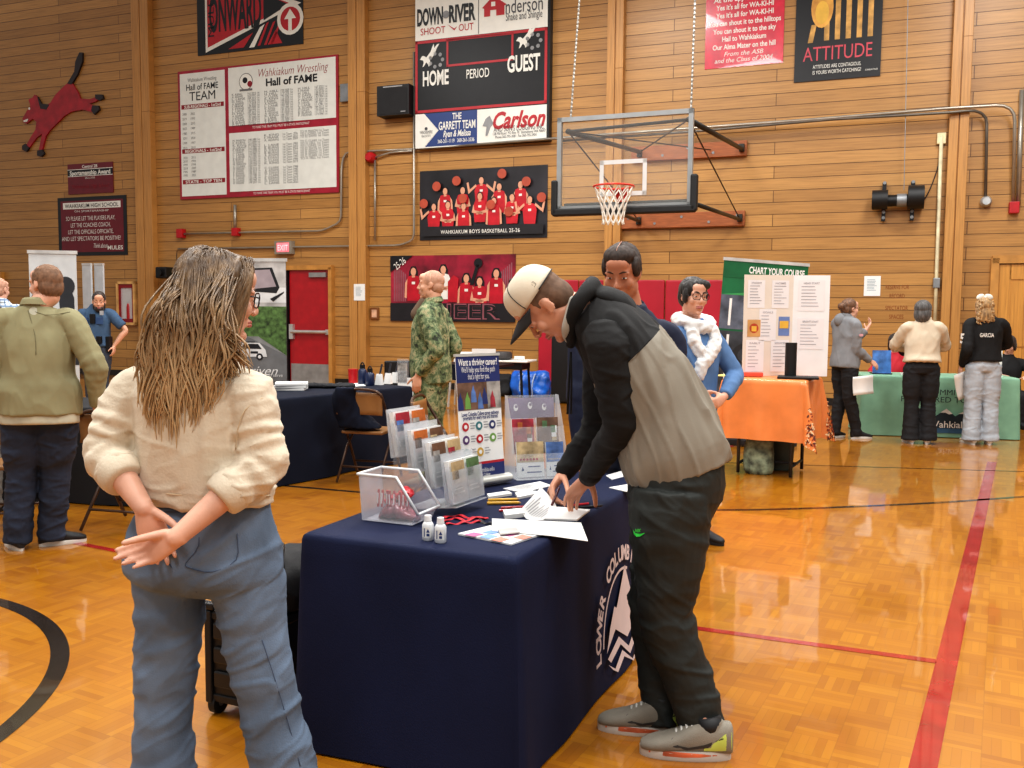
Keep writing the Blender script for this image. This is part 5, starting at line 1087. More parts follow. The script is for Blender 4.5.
mb.rect(-w/2, z0+h*.78, w/2, z0+h-.004, y, 0); mb.rect(-w/2, z0, w/2, z0+h*.12, y, 0); mb.rect(-w/2, z0+h*.12, w/2, z0+h*.14, y, 6)
mb.rect(-w/2, z0+h*.56, w*.18, z0+h*.78, y, 2); mb.rect(w*.18, z0+h*.56, w/2, z0+h*.78, y, 3); [mb.flat([(w*a, z0+h*b), (w*(a+.13), z0+h*b), (w*(a+.11), z0+h*(b+.08)), (w*(a+.085), z0+h*(b+.1)), (w*(a+.065), z0+h*(b+.14)), (w*(a+.03), z0+h*(b+.1)), (w*(a+.01), z0+h*(b+.08))], y-.0005, c) for a, b, c in ((-.5, .565, 0), (-.34, .57, 9), (-.2, .62, 4), (-.05, .565, 4), (.06, .6, 0), (.24, .57, 5), (.36, .6, 3))]
mb.text('Want a thriving career?', 0, z0+h*.945, .030, w*.9, y-.001, 1, bold=.02); mb.text("We'll help you find the path", 0, z0+h*.885, .026, w*.78, y-.001, 1); mb.text("that's right for you.", 0, z0+h*.83, .026, w*.5, y-.001, 1)
mb.text('Lower Columbia College career pathways', 0, z0+h*.53, .018, w*.86, y-.001, 0, bold=.02); mb.text('programs for every goal and interest', 0, z0+h*.5, .018, w*.8, y-.001, 0, bold=.02)
for j in range(3):
    for i in range(3):
        if i == 2 and j == 2: continue
        X = -w*.36+w*.31*i; Z = z0+h*(.43-.105*j); mb.disc(X, Z, .019, y-.001, (6, 7, 0, 8, 6, 9, 7, 10)[i+3*j]); mb.disc(X, Z, .009, y-.002, 1)
        for q in range(3): mb.rect(X+.026, Z+.012-.011*q, X+.05+.008*(q % 2), Z+.016-.011*q, y-.001, 11)
mb.text('lowercolumbia.edu', -w*.05, z0+h*.075, .02, w*.6, y-.001, 1); mb.text('Lower Columbia College', -w*.1, z0+h*.035, .014, w*.5, y-.001, 1)
mb.build('print', [mat('banner_navy', '#27336b', .4), PAPER, PHOTO[3], PHOTO[4], PHOTO[2], PHOTO[6], RED, mat('teal_print', '#3f7d86', .5), mat('plum_print', '#5d3f72', .5), mat('green_print', '#6f9a4d', .5), mat('ochre_print', '#caa24a', .5), PRNT], e)
# second acrylic holder
ac = G(536, 476, TZ); e = thing('brochure_holder', 'wide clear acrylic holder with purple back card and photo leaflets', 'brochure holder', (ac.x, ac.y, TZ), math.radians(18)); az = math.radians(18)
mb = MB(); t = .004; mb.box((0, .05, .19), (.25, t, .36), Matrix.Rotation(-.16, 3, 'X')); mb.box((0, -.01, .17), (.25, t, .12), Matrix.Rotation(-.16, 3, 'X')); mb.box((0, -.075, .06), (.25, t, .11), Matrix.Rotation(-.16, 3, 'X')); mb.box((0, 0, .004), (.25, .2, t)); [mb.add([(a*.125, -.08, .004), (a*.125, .09, .004), (a*.125, .09, .37), (a*.125, .05, .37), (a*.125, -.02, .23), (a*.125, -.07, .11)], [tuple(range(6))]) for a in (-1, 1)]; mb.build('acrylic', ACR, e)
RA = Matrix.Rotation(-.16, 4, 'X')
mb = MB(); mb.rect(-.12, .27, .12, .365, .045, 0, M=RA); [mb.disc(-.07+.07*i, .32+.008*(i == 1), .011, .043, 1, .016, M=RA) for i in range(3)]; [mb.disc(-.068+.07*i, .325+.008*(i == 1), .007, .042, 0, M=RA) for i in range(3)]; mb.build('back_card', [mat('card_purple', '#6a5578', .35, var=.12), PAPER], e)
def leaflet(x, y, z, w, h, cols, lab, photo=False):
    p = V((ac.x, ac.y, TZ))+rot(az) @ V((x, y, z)); o = thing('leaflet_stack', lab, 'leaflets', p, az, 'leaflets in the wide acrylic holder'); mb = MB(); mb.box((0, .004, h/2), (w, .010, h), M=RA); mb.build('paper_block', PAPER, o)
    mb = MB(); k = 0
    if photo:
        mb.rect(-w/2, h*.42, w/2, h, -.003, 0, M=RA); [mb.disc(-w*.36+w*.12*i, h*.5, w*.045, -.0045, 1, M=RA) for i in range(6)]; mb.rect(-w/2, .0, w/2, h*.4, -.003, 2, M=RA); mb.flat([(-w*.35, h*.18), (-w*.3, h*.3), (-w*.25, h*.18)], -.0045, 3, M=RA); mb.rect(-w*.1, h*.28, w*.35, h*.31, -.0045, 3, M=RA); mb.rect(-w*.15, h*.12, w*.4, h*.15, -.0045, 3, M=RA)
    else:
        r = random.Random(int(x*999)); mb.rect(-w/2, 0, w/2, h, -.003, 0, M=RA)
        for q in range(7): a = r.uniform(-.4, .3)*w; b = r.uniform(.1, .75)*h; mb.rect(a, b, a+w*.22, b+h*.2, -.0045-.0002*q, 1+q % 3, M=RA)
    mb.build('cover_print', cols, o)
leaflet(-.06, .0, .105, .105, .16, [PHOTO[6], PHOTO[1], PAPER, PHOTO[3]], 'leaflets with red and orange photos in the upper pocket of the wide holder')
leaflet(.06, .0, .105, .105, .165, [PHOTO[3], PHOTO[0], PHOTO[5], PAPER], 'leaflets with brown and green photos in the upper pocket of the wide holder')
leaflet(-.045, -.06, .008, .13, .16, [PHOTO[5], PHOTO[6], PAPER, NAVYP], 'white leaflet with sandy group photo in the lower pocket of the wide holder', True)
leaflet(.075, -.058, .008, .085, .155, [PHOTO[2], PHOTO[4], PAPER, NAVYP], 'white leaflet with bluish photo in the lower pocket of the wide holder', True)
# flat papers and small things
flat_on('paper_sheet', 'white printed sheet near the wide acrylic holder', 'paper', [(503, 489), (540, 482), (552, 486), (522, 493)], Z0, PAPER, lines=5)
flat_on('paper_sheet', 'white printed sheet beside the hidden hip of the person in the cap', 'paper', [(606, 476), (626, 470), (634, 474), (612, 480)], Z0, PAPER, lines=3)
flat_on('paper_sheet', 'white sheet at the table edge in front of the grey hoodie hem', 'paper', [(609, 488), (632, 484), (634, 491), (626, 492)], Z0, PAPER)
flat_on('flyer_stack', 'stack of colourful flyers near the front corner of the navy table', 'flyers', [(458, 535), (490, 527), (543, 535), (511, 545.5)], Z0, PAPER, t=.006)
mb = MB(); 
for i, (c_, q) in enumerate((((0, .1), 0), ((.25, .15), 1), ((.5, .1), 2), ((.1, .5), 1), ((.4, .55), 0), ((.68, .5), 2))):
    a, b, c, d = (G(x, y, Z0+.0075) for x, y in [(458, 535), (490, 527), (543, 535), (511, 545.5)]); f = lambda s, t_: a.lerp(b, s).lerp(d.lerp(c, s), t_)
    mb.add([f(c_[1]+.0, c_[0]+.05), f(c_[1]+.3, c_[0]+.05), f(c_[1]+.3, c_[0]+.25), f(c_[1]+.0, c_[0]+.25)], [(0, 1, 2, 3)], q)
fs_ = bpy.data.objects['flyer_stack']; mb.v = [tuple(V(p)-fs_.location) for p in mb.v]; mb.build('cover_print', [mat('flyer_pink', '#c56a9a', .5), mat('flyer_blue', '#7da3d8', .5), mat('flyer_coral', '#d9816f', .5)], fs_)
flat_on('paper_sheet', 'large white printed sheet overlapping the flyers at the front corner', 'paper', [(492, 519), (581, 523), (588, 541.5), (550, 536), (492, 531)], Z0+.008, PAPER, t=.002, lines=9)
flat_on('staple_card', 'small grey name card lying on the colourful flyers', 'card', [(498, 530), (516, 528), (520, 533), (500, 535)], Z0+.012, mat('card_grey', '#b8b6b4', .5), t=.004)
for i, (q, lab) in enumerate((([(487, 496), (508, 493), (512, 495.5), (489, 499)], 'small pile of white cards nearest the small banner stand'), ([(515, 495), (528, 492), (542, 494.5), (518, 499.5)], 'small white card pile beside the raised booklet page'), ([(570, 488), (583, 486), (586, 490), (572, 493)], 'white card pile between the two writing hands'))): flat_on('card_pile', lab, 'cards', q, Z0, PAPER, t=.010)
flat_on('white_box', 'flat white eraser-like box beside the red pens', 'box', [(503, 514), (521, 512), (525, 517), (505, 519.5)], Z0, PAPER, t=.016)
def stick(name, lab, cat, a, b, r_, m, group=None, tip=None):
    p, q = G(*a, TZ), G(*b, TZ); p.z = q.z = TZ+r_+.001; e = thing(name, lab, cat, (p+q)/2, 0, group); mb = MB(); c = (p+q)/2; mb.tube([p-c, (q-c)*.86], r_, 8); mb.build('barrel', m, e, smooth=True, angle=.7); mb = MB(); mb.tube([(q-c)*.86, q-c], [r_, r_*.3], 8); mb.build('tip', tip or BLKMETAL, e, smooth=True, angle=.7)
for i, (a, b) in enumerate((((488, 502), (519, 501)), ((487, 505), (521, 504.5)))): stick('pencil', 'yellow pencil lying beside the white card piles, %s' % ('upper of the pair' if i == 0 else 'lower of the pair'), 'pencil', a, b, .0062, YEL, 'yellow pencils', mat('pencil_tip', '#c79a6a', .6))
for i, (a, b, m) in enumerate((((501, 509.5), (533, 508), PENRED), ((499, 512), (530, 512.5), PENRED), ((512, 510.5), (536, 511), BLACK), ((572, 510), (603, 507), BLACK), ((570, 507), (590, 505), PENRED))):
    stick('ballpoint_pen', ['red ballpoint pen in the cluster beside the booklet, farthest from the flyers', 'red ballpoint pen in the cluster beside the booklet, nearest the white box', 'black ballpoint pen among the red pens beside the booklet', 'black ballpoint pen lying past the resting fingertips', 'red ballpoint pen lying under the writing hands'][i], 'pen', a, b, .005, m)
def lanyard(pts, lab, m):
    P_ = [G(x, y, TZ) for x, y in pts]; c = P_[0]; q = catmull([tuple(p) for p in P_], 6); mb = MB(); vs = []; 
    for i, p in enumerate(q):
        p = V(p); d = uv(V(q[min(i+1, len(q)-1)])-V(q[max(i-1, 0)])); s = d.cross(V((0, 0, 1)))*.009; z = V((0, 0, .004+.004*math.sin(i*.9))); vs += [p-c+s+z, p-c-s+z]
    mb.add(vs, [(2*i, 2*i+1, 2*i+3, 2*i+2) for i in range(len(q)-1)]); o = mb.build('lanyard', m, None, smooth=True); o.location = c; sm = o.modifiers.new('solid', 'SOLIDIFY'); sm.thickness = .002; tag(o, lab, 'lanyard', 'red lanyards')
LAN = mat('lanyard_red', '#cf2233', .5, var=.06)
lanyard([(440, 524), (452, 519), (466, 521), (478, 518), (487, 520)], 'red ribbon lanyard strand nearest the white bottles', LAN); lanyard([(444, 519), (455, 516), (468, 518), (484, 519)], 'red ribbon lanyard strand behind the others', LAN); lanyard([(446, 525), (458, 524), (470, 523), (482, 522)], 'red ribbon lanyard strand closest to the flyers', LAN); lanyard([(478, 521), (486, 524), (494, 524)], 'black lanyard clip end between lanyards and white sheet', BLACK)
# booklet being signed
e = thing('booklet', 'white stapled booklet with one page curled up under the writing hands', 'booklet', G(560, 512, TZ)); o0 = e.location
mb = MB(); ps = [G(x, y, Z0) for x, y in ((541, 520), (556, 508), (590, 511), (577, 521))]; mb.add([p-o0 for p in ps]+[p-o0+V((0, 0, .006)) for p in ps], [(0, 1, 2, 3), (7, 6, 5, 4)]+[(i, (i+1) % 4, 4+(i+1) % 4, 4+i) for i in range(4)]); mb.build('pages', PAPER, e)
sp0, sp1 = G(543, 520, Z0+.006), G(557, 508, Z0+.006); n = 10
t0 = P(521, 509, sp0.y+.10); t1 = P(541, 487, sp1.y+.13); mid0 = P(527, 519, sp0.y+.04); mid1 = P(553, 500, sp1.y+.06)
vs = []; q0 = catmull([tuple(sp0), tuple(mid0), tuple(t0)], 6); q1 = catmull([tuple(sp1), tuple(mid1), tuple(t1)], 6)
for a, b in zip(q0, q1): vs += [V(a).lerp(V(b), s)-o0 for s in (0, .25, .5, .75, 1)]
mb = MB(); mb.add(vs, [(5*i+j, 5*i+j+1, 5*i+5+j+1, 5*i+5+j) for i in range(len(q0)-1) for j in range(4)]); mb.build('curled_page', PAPER, e, smooth=True)
mb = MB()
for k in range(9):
    i = 2+k; f = lambda s: V(q0[i]).lerp(V(q1[i]), s)-o0+V((.0, -.002, .0018)); 
    if i+1 >= len(q0): break
    g = lambda s: V(q0[i]).lerp(V(q0[i+1]), .3).lerp(V(q1[i]).lerp(V(q1[i+1]), .3), s)-o0+V((.0, -.002, .0018)); mb.add([f(.15), f(.5+.3*((k*7) % 5)/5), g(.5+.3*((k*7) % 5)/5), g(.15)], [(0, 1, 2, 3)])
mb.build('printed_lines', PRNT, e)
# rolling crate and bag beside the table
CR = V((-.90, 3.40, 0)); cz = -.40; e = thing('rolling_crate', 'black folding plastic crate on wheels beside the navy table', 'crate', CR, cz); CP = mat('crate_black', '#131315', .42, var=.06, bump=.15, bscale=120)
Wc, Dc, Hc, z0 = .30, .34, .34, .055
mb = MB(); mb.box((0, 0, z0+Hc/2), (Wc, Dc, Hc)); mb.build('body', CP, e, bevel=.008)
for q in (.015, Hc-.015): mb = MB(); mb.box((0, 0, z0+q), (Wc+.014, Dc+.014, .03)); mb.build('rim_band', CP, e, bevel=.005)
for a in (-1, 1):
    for b in (-1, 1): mb = MB(); mb.box((a*Wc/2, b*Dc/2, z0+Hc/2), (.03, .03, Hc+.01)); mb.build('corner_post', CP, e, bevel=.006)
for k in range(3):
    mb = MB(); mb.box((-Wc/2-.012, -Dc*.32, z0+.09+.09*k), (.028, .05, .05)); mb.box((0, -Dc/2-.006, z0+.09+.09*k), (Wc*.84, .016, .06)); mb.build('hinge_panel', CP, e, bevel=.006)
for a in (-1, 1):
    for b in (-1, 1):
        mb = MB(); mb.cyl((a*(Wc/2-.01)-.014, b*Dc*.42, .042), (a*(Wc/2-.01)+.014, b*Dc*.42, .042), .041, n=24); w_ = mb.build('wheel', mat('tyre_black', '#0f0f10', .6), e, smooth=True, angle=.7); mb = MB(); mb.cyl((a*(Wc/2-.01)-.016, b*Dc*.42, .042), (a*(Wc/2-.01)+.016, b*Dc*.42, .042), .014, n=12); mb.build('hub', mat('hub_grey', '#77777a', .4, .4), w_)
mb = MB(); mb.box((-Wc/2-.005, -Dc*.5, z0+Hc+.02), (.07, .035, .025)); mb.build('handle_grip', CP, e, bevel=.006)
mb = MB(); c = CR+V((.06, -.0, z0+Hc)); Rr = rot(cz)
mb.loft([(c+V((0, 0, .006)), Rr @ V((.13, 0, 0)), Rr @ V((0, .14, 0))), (c+V((0, 0, .06)), Rr @ V((.14, 0, 0)), Rr @ V((0, .16, 0))), (c+V((.01, 0, .15)), Rr @ V((.12, 0, 0)), Rr @ V((0, .14, 0))), (c+V((0, .02, .20)), Rr @ V((.05, 0, 0)), Rr @ V((0, .08, 0)))], 24, 4, p=2.8); me = remesh(mb, .01, 2); folds(me, .012, (9, 9, 9), 6)
e = thing('tote_bag', 'black soft bag with straps and pale badge on top of the rolling crate', 'bag', c); link_mesh('fabric', me, mat('bag_black', '#17171a', .75, var=.06, bump=.25, bscale=160), e, c)
mb = MB(); mb.tube([Rr @ V((-.06, -.13, .12)), Rr @ V((-.03, -.15, .2)), Rr @ V((.03, -.08, .25)), Rr @ V((.08, -.14, .2)), Rr @ V((.1, -.15, .08))], .008, 8, smooth=5); mb.build('strap', BLKMETAL, e, smooth=True)
mb = MB(); mb.flat([(.0, .06), (.04, .05), (.05, .11), (.01, .13)], -.165, 0, M=Rr.to_4x4()); mb.flat([(-.02, .09), (.0, .07), (.03, .14), (.0, .15)], -.167, 1, M=Rr.to_4x4()); mb.build('badge', [PAPER, RED], e)
# items on the recruiter table
def at2(px, py): return G(px, py, .742)
p = at2(283, 390); 
for i in range(3):
    mb = MB(); mb.box((0, 0, .012), (.3, .23, .022)); o = mb.build('magazine', [PAPER], None, bevel=.002); o.location = p+V((.06+.01*i, .03-.01*i, .001+.0245*i)); o.rotation_euler = (0, 0, R2-.9+.08*i); tag(o, ['pale magazine at the bottom of the stack on the plain navy table', 'pale magazine in the middle of the stack on the plain navy table', 'pale magazine on top of the stack on the plain navy table'][i], 'magazine', 'stacked magazines')
mb = MB(); c = at2(330, 388); 
for i in range(5): mb.ell(c+V((-.17+.085*i, .02*(i % 2), .022)), (.075, .09, .024))
me = remesh(mb, .012, 2); folds(me, .014, (10, 10, 10), 8); e = thing('folded_shirts', 'crumpled black shirts piled on the plain navy table', 'clothing', c); link_mesh('fabric', me, mat('shirt_black', '#1a1b20', .85, var=.08), e, c)
flat_on('paper_sheet', 'white sheet near the navy bottles on the plain navy table', 'paper', [(338, 384), (362, 383), (366, 386), (345, 387)], .745, PAPER)
mb = MB(); mb.cyl((0, 0, 0), (0, 0, .15), .045, .05, 16); o = mb.build('red_cup', REDM, None, smooth=True, angle=.7); o.location = at2(353, 383.5); tag(o, 'red cup standing behind the navy bottles', 'cup')
for i, (px, lab) in enumerate(((362.5, 'taller navy drink bottle beside the red cup'), (370, 'shorter navy drink bottle beside the white stands'))):
    H_ = .165 if i == 0 else .135; e = thing('drink_bottle', lab, 'bottle', at2(px, 384.5+i), 0, 'navy drink bottles'); mb = MB(); mb.tube([(0, 0, 0), (0, 0, .01), (0, 0, H_*.85), (0, 0, H_)], [.04, .045, .045, .025], 16); mb.build('body', mat('bottle_navy', '#1b2748', .3, var=.04), e, smooth=True, angle=.8)
    mb = MB(); mb.cyl((0, 0, H_), (0, 0, H_+.035), .028, n=14); mb.tube([(-.02, 0, H_+.03), (0, 0, H_+.06), (.02, 0, H_+.03)], .007, 6, smooth=3); mb.build('cap', BLKMETAL, e, smooth=True, angle=.7)
for i, px in enumerate((378, 387, 394)):
    e = thing('pen_display', ['white pen display nearest the navy bottles', 'white pen display in the middle of the three', 'white pen display nearest the acrylic holder'][i], 'pen holder', at2(px, 385-i), R2-1.3, 'white pen displays'); mb = MB(); mb.add([(-.04, 0, 0), (.04, 0, 0), (.04, .05, 0), (-.04, .05, 0), (-.03, .02, .11), (.03, .02, .11), (.03, .04, .11), (-.03, .04, .11)], [(0, 1, 2, 3), (4, 7, 6, 5), (0, 4, 5, 1), (1, 5, 6, 2), (2, 6, 7, 3), (3, 7, 4, 0)]); mb.build('card', PAPER, e)
    mb = MB(); mb.tube([(0, .03, .08), (.025, .04, .21)], .010, 8); mb.build('pen', mat('pen_dark', '#3a3c44', .4), e)
e = thing('brochure_holder', 'upright clear acrylic leaflet holder at the end of the plain navy table', 'brochure holder', at2(402, 383.5), R2-1.2); mb = MB(); mb.box((0, .03, .13), (.12, .004, .25)); mb.box((0, -.01, .07), (.12, .004, .13)); mb.box((0, .01, .003), (.12, .05, .004)); mb.build('acrylic', ACR, e); mb = MB(); mb.box((0, .012, .11), (.1, .012, .2)); mb.build('leaflets', PHOTO[4], e)
# far table with bowl, chairs, bags
FT = V((-.05, 14.2, 0)); e = thing('folding_table', 'pale-topped table with dark legs by the plank wall', 'table', FT, -.3); mb = MB(); mb.box((0, 0, .735), (.75, .55, .03)); mb.build('tabletop', PLW, e, bevel=.01)
mb = MB(); mb.box((-.0, 0, .66), (.55, .45, .10)); mb.build('apron', BLKMETAL, e)
for a in (-1, 1):
    for b in (-1, 1): mb = MB(); mb.tube([(a*.25, b*.2, .68), (a*.29, b*.22, .013)], .02, 8); mb.build('leg', BLKMETAL, e)
c = FT+V((-.12, 0, .752)); e = thing('bowl', 'dark grey bowl on the pale-topped table by the plank wall', 'bowl', c); mb = MB(); mb.tube([(0, 0, 0), (0, 0, .02), (0, 0, .09), (0, 0, .12)], [.13, .17, .17, .15], 20); mb.build('bowl_shell', mat('bowl_grey', '#3f3c3d', .5), e, smooth=True, angle=.9)
mb = MB(); mb.box((0, 0, .03), (.16, .12, .05)); o = mb.build('white_box', PAPER, None, bevel=.004); o.location = FT+V((.16, -.08, .752)); tag(o, 'small white box beside the grey bowl on the far table', 'box')
DT = V((-.78, 13.4, 0)); e = thing('folding_table', 'small table under dark cloth behind the person in camouflage', 'table', DT, -.35); mb = MB(); mb.box((0, 0, .72), (1.5, .6, .03)); mb.build('tabletop', BLKMETAL, e)
for a in (-1, 1): mb = MB(); mb.tube([(a*.6, 0, .71), (a*.6, 0, .013)], .02, 8); mb.build('leg', STEELL, e)
mb = MB(); mb.box((.1, -.31, .62), (.9, .02, .22)); mb.build('cloth_front', NAVY2, e)
e = thing('plastic_chair', 'white plastic chair back showing behind the person in camouflage', 'chair', P(464, 372, 14.3)*1, -.2); e.location.z = 0
mb = MB(); mb.loft([(V((0, .2, .5)), V((.21, 0, 0)), V((0, .012, 0))), (V((0, .23, .7)), V((.23, 0, 0)), V((0, .015, 0))), (V((0, .25, .85)), V((.2, 0, 0)), V((0, .012, 0)))], 20, 4, p=3.5); mb.build('backrest', PLW, e, smooth=True)
mb = MB(); mb.box((0, 0, .44), (.42, .42, .03)); mb.build('seat', PLW, e, bevel=.01)
for a in (-1, 1):
    for b in (-1, 1): mb = MB(); mb.tube([(a*.17, b*.17, .43), (a*.2, b*.2, .013)], .018, 8); mb.build('leg', PLW, e)
q = P(481, 371, 12.0); mb = MB(); mb.box((0, 0, .11), (.34, .02, .22)); o = mb.build('sign_card', PAPER, None); o.location = (q.x, 13.15, .737); tag(o, 'white sign card standing on the dark cloth table', 'sign')
q = P(391, 372, 9.0); e = thing('office_chair', 'dark chair with white paper at the end of the plain navy table', 'chair', (q.x, 10.2, 0), .3); mb = MB(); mb.box((0, 0, .45), (.42, .42, .05)); mb.build('seat', BLKMETAL, e, bevel=.015); mb = MB(); mb.box((0, .2, .72), (.4, .04, .42)); mb.build('backrest', BLKMETAL, e, bevel=.015)
for a in (-1, 1):
    for b in (-1, 1): mb = MB(); mb.tube([(a*.17, b*.17, .43), (a*.19, b*.19, .013)], .014, 8); mb.build('leg', STEELL, e)
mb = MB(); mb.box((0, 0, .13), (.2, .012, .26)); o = mb.build('paper_sheet', PAPER, None); o.location = e.location+V((0, .14, .48)); tag(o, 'white sheet propped on the dark chair beside the plain navy table', 'paper')
def soft(name, lab, cat, c, r_, m, amp=.03, seed=0, rz=-TH, pw=3.2):
    R_ = rot(rz); c = V(c); mb = MB(); a, b, h = r_; mb.loft([(c+V((0, 0, .005)), R_ @ V((a*.92, 0, 0)), R_ @ V((0, b*.9, 0))), (c+V((0, 0, h*.3)), R_ @ V((a, 0, 0)), R_ @ V((0, b, 0))), (c+V((0, 0, h*.8)), R_ @ V((a*.97, 0, 0)), R_ @ V((0, b*.7, 0))), (c+V((0, 0, h)), R_ @ V((a*.9, 0, 0)), R_ @ V((0, b*.25, 0)))], 28, 4, p=pw); me = remesh(mb, .025, 1); folds(me, amp, (5, 5, 5), seed); e = thing(name, lab, cat, c, 0); link_mesh('fabric', me, m, e, c); return e
q = G(531, 397); soft('carry_bag', 'large bright blue zip bag standing by the red wall pad', 'bag', q, (.34, .2, .44), mat('bag_blue', '#1d63c4', .3, var=.2, vscale=5, coat=.2), .05, 3)
mb = MB(); e = bpy.data.objects['carry_bag']
for a in (-.13, .1): mb.tube([rot(-TH) @ V((a, -.2, .02)), rot(-TH) @ V((a, -.22, .25)), rot(-TH) @ V((a+.03, -.15, .42))], .012, 6, smooth=3)
mb.build('strap', mat('strap_white', '#aebfd6', .5), e, smooth=True)
q = G(503, 395)-V((0, .15, 0)); soft('carry_bag', 'black plastic bag slumped under the pale-topped far table', 'bag', q, (.16, .14, .36), mat('bag_black', '#17171a'), .05, 5)
q = G(563, 404); mb = MB(); mb.box((0, 0, .60), (.42, .3, 1.18)); o = mb.build('equipment_case', BPL, None, bevel=.03); o.location = q+V((.05, .2, 0)); o.rotation_euler = (0, 0, -TH); tag(o, 'tall black equipment case standing by the red wall pads', 'case')
# retractable banners and boards
def bannerstand(lab, cx, by, Y, w, h, rz, m, roll=0.0, sheet='sheet'):
    p = P(cx, by, Y); e = thing('banner_stand', lab, 'banner', (p.x, p.y, 0), rz); mb = MB(); mb.box((0, 0, .045), (w+.06, .14, .085)); mb.build('base', STEELL, e, bevel=.02)
    mb = MB(); mb.box((0, 0, .06+h/2), (w, .006, h)); mb.build(sheet, m, e); mb = MB(); mb.box((0, 0, .07+h), (w+.02, .025, .035)); mb.build('top_rail', mat('rail_silver', '#c9c9c7', .4, .3), e); mb = MB(); mb.tube([(0, .03, .08), (0, .03, h)], .012, 6); mb.build('pole', STEELL, e); return e
# vehicle banner
YB = 9.5; s_ = FPX/YB; e = bannerstand('tall banner showing a white patrol vehicle on a wooded road', 248, 400, YB, .85, 1.93, -.12, mat('banner_dark', '#2a2a2e', .4)); w, h = .85, 1.93; y = -.006; b0 = .06
mb = MB(); mb.rect(-w/2, b0+h*.76, w/2, b0+h, y, 0); mb.rect(-w/2, b0+h*.6, w/2, b0+h*.76, y, 1); mb.rect(-w/2, b0+h*.36, w/2, b0+h*.6, y, 2)
mb.flat([(w*.5, b0+h*.36), (w*.5, b0+h*.5), (-.0, b0+h*.6), (-w*.15, b0+h*.6), (-w*.5, b0+h*.40), (-w*.5, b0+h*.36)], y-.001, 3); mb.flat([(w*.15, b0+h*.6), (w*.5, b0+h*.6), (w*.5, b0+h*.5)], y-.002, 1)
mb.rect(-w/2, b0+h*.78, w/2, b0+h*.86, y-.001, 4); mb.flat([(.0, b0+h*.84), (.02, b0+h*.96), (w*.33, b0+h*.965), (w*.42, b0+h*.86), (w*.38, b0+h*.83)], y-.002, 5); mb.flat([(.04, b0+h*.85), (.05, b0+h*.95), (w*.3, b0+h*.955), (w*.38, b0+h*.865)], y-.003, 6); mb.flat([(w*.3, b0+h*.8), (w*.48, b0+h*.84), (w*.47, b0+h*.83), (w*.34, b0+h*.785)], y-.003, 5)
def suv(x, z, s): # a boxy vehicle seen three-quarter
    mb.flat([(x, z+.04*s), (x+.02*s, z+.12*s), (x+.14*s, z+.14*s), (x+.2*s, z+.22*s), (x+.42*s, z+.22*s), (x+.5*s, z+.13*s), (x+.52*s, z+.04*s)], y-.003, 4); mb.flat([(x+.17*s, z+.145*s), (x+.21*s, z+.205*s), (x+.4*s, z+.205*s), (x+.45*s, z+.14*s)], y-.004, 5)
    [mb.disc(x+q*s, z+.04*s, .045*s, y-.005, 5) for q in (.12, .42)]; [mb.disc(x+q*s, z+.04*s, .022*s, y-.006, 4) for q in (.12, .42)]; mb.rect(x+.3*s, z+.08*s, x+.4*s, z+.11*s, y-.004, 5); mb.rect(x+.24*s, z+.225*s, x+.36*s, z+.235*s, y-.004, 5)
suv(-.2, b0+h*.475, .8); mb.text('Driven', .12, b0+h*.42, .10, .42, y-.004, 4, shear=.4, bold=.0); mb.text('to serve', .3, b0+h*.395, .035, .16, y-.004, 4); mb.rect(-w/2, b0, w/2, b0+h*.34, y-.001, 5)
mb.build('print', [mat('sky_print', '#b9b6b4', .4, var=.15), mat('hill_print', '#4f6b3a', .5, var=.35, vscale=20), mat('asphalt_print', '#8b8c8c', .5, var=.12), mat('road_print', '#6f7072', .5, var=.12), mat('vehicle_white', '#dcdcdc', .4), mat('ink_black', '#222226', .4), mat('window_print', '#a79aa0', .3)], e)
# pale banner with dark figure, grey double board
e = bannerstand('pale banner picturing a dark uniformed figure behind the person in olive shirt', 57, 400, 9.6, .46, 2.0, .18, mat('banner_pale', '#c9cccd', .4, var=.04)); mb = MB(); y = -.006
mb.flat([(.02, 1.2), (.06, 1.45), (.05, 1.6), (.1, 1.68), (.17, 1.69), (.2, 1.6), (.2, 1.48), (.23, 1.4), (.23, .9), (.0, .9)], y, 0); mb.disc(.12, 1.72, .09, y-.001, 0, .1); mb.rect(.06, 1.77, .18, 1.80, y-.002, 0); mb.rect(-.15, 1.83, -.1, 1.86, y, 0); mb.build('print', [mat('figure_dark', '#2d3035', .5)], e)
P_ = P(94, 300, 13.6); 
for i, px in enumerate((88, 100)):
    pp = P(px, 300, 13.6); e = thing('display_board', ['grey upright display board behind the officer, nearer the pale banner', 'grey upright display board behind the officer, nearer the fire extinguisher'][i], 'display board', (pp.x, pp.y, 0), -TH, 'grey display boards'); mb = MB(); mb.box((0, 0, 1.08), (.165, .03, 2.1)); mb.build('panel', mat('board_grey', '#b6bbbf', .5, var=.04), e); mb = MB(); mb.box((0, 0, .015), (.17, .3, .028)); mb.build('foot', STEELL, e)
    mb = MB(); mb.box((0, 0, 2.135), (.168, .04, .03)); mb.build('top_rail', mat('rail_silver', '#c9c9c7'), e)
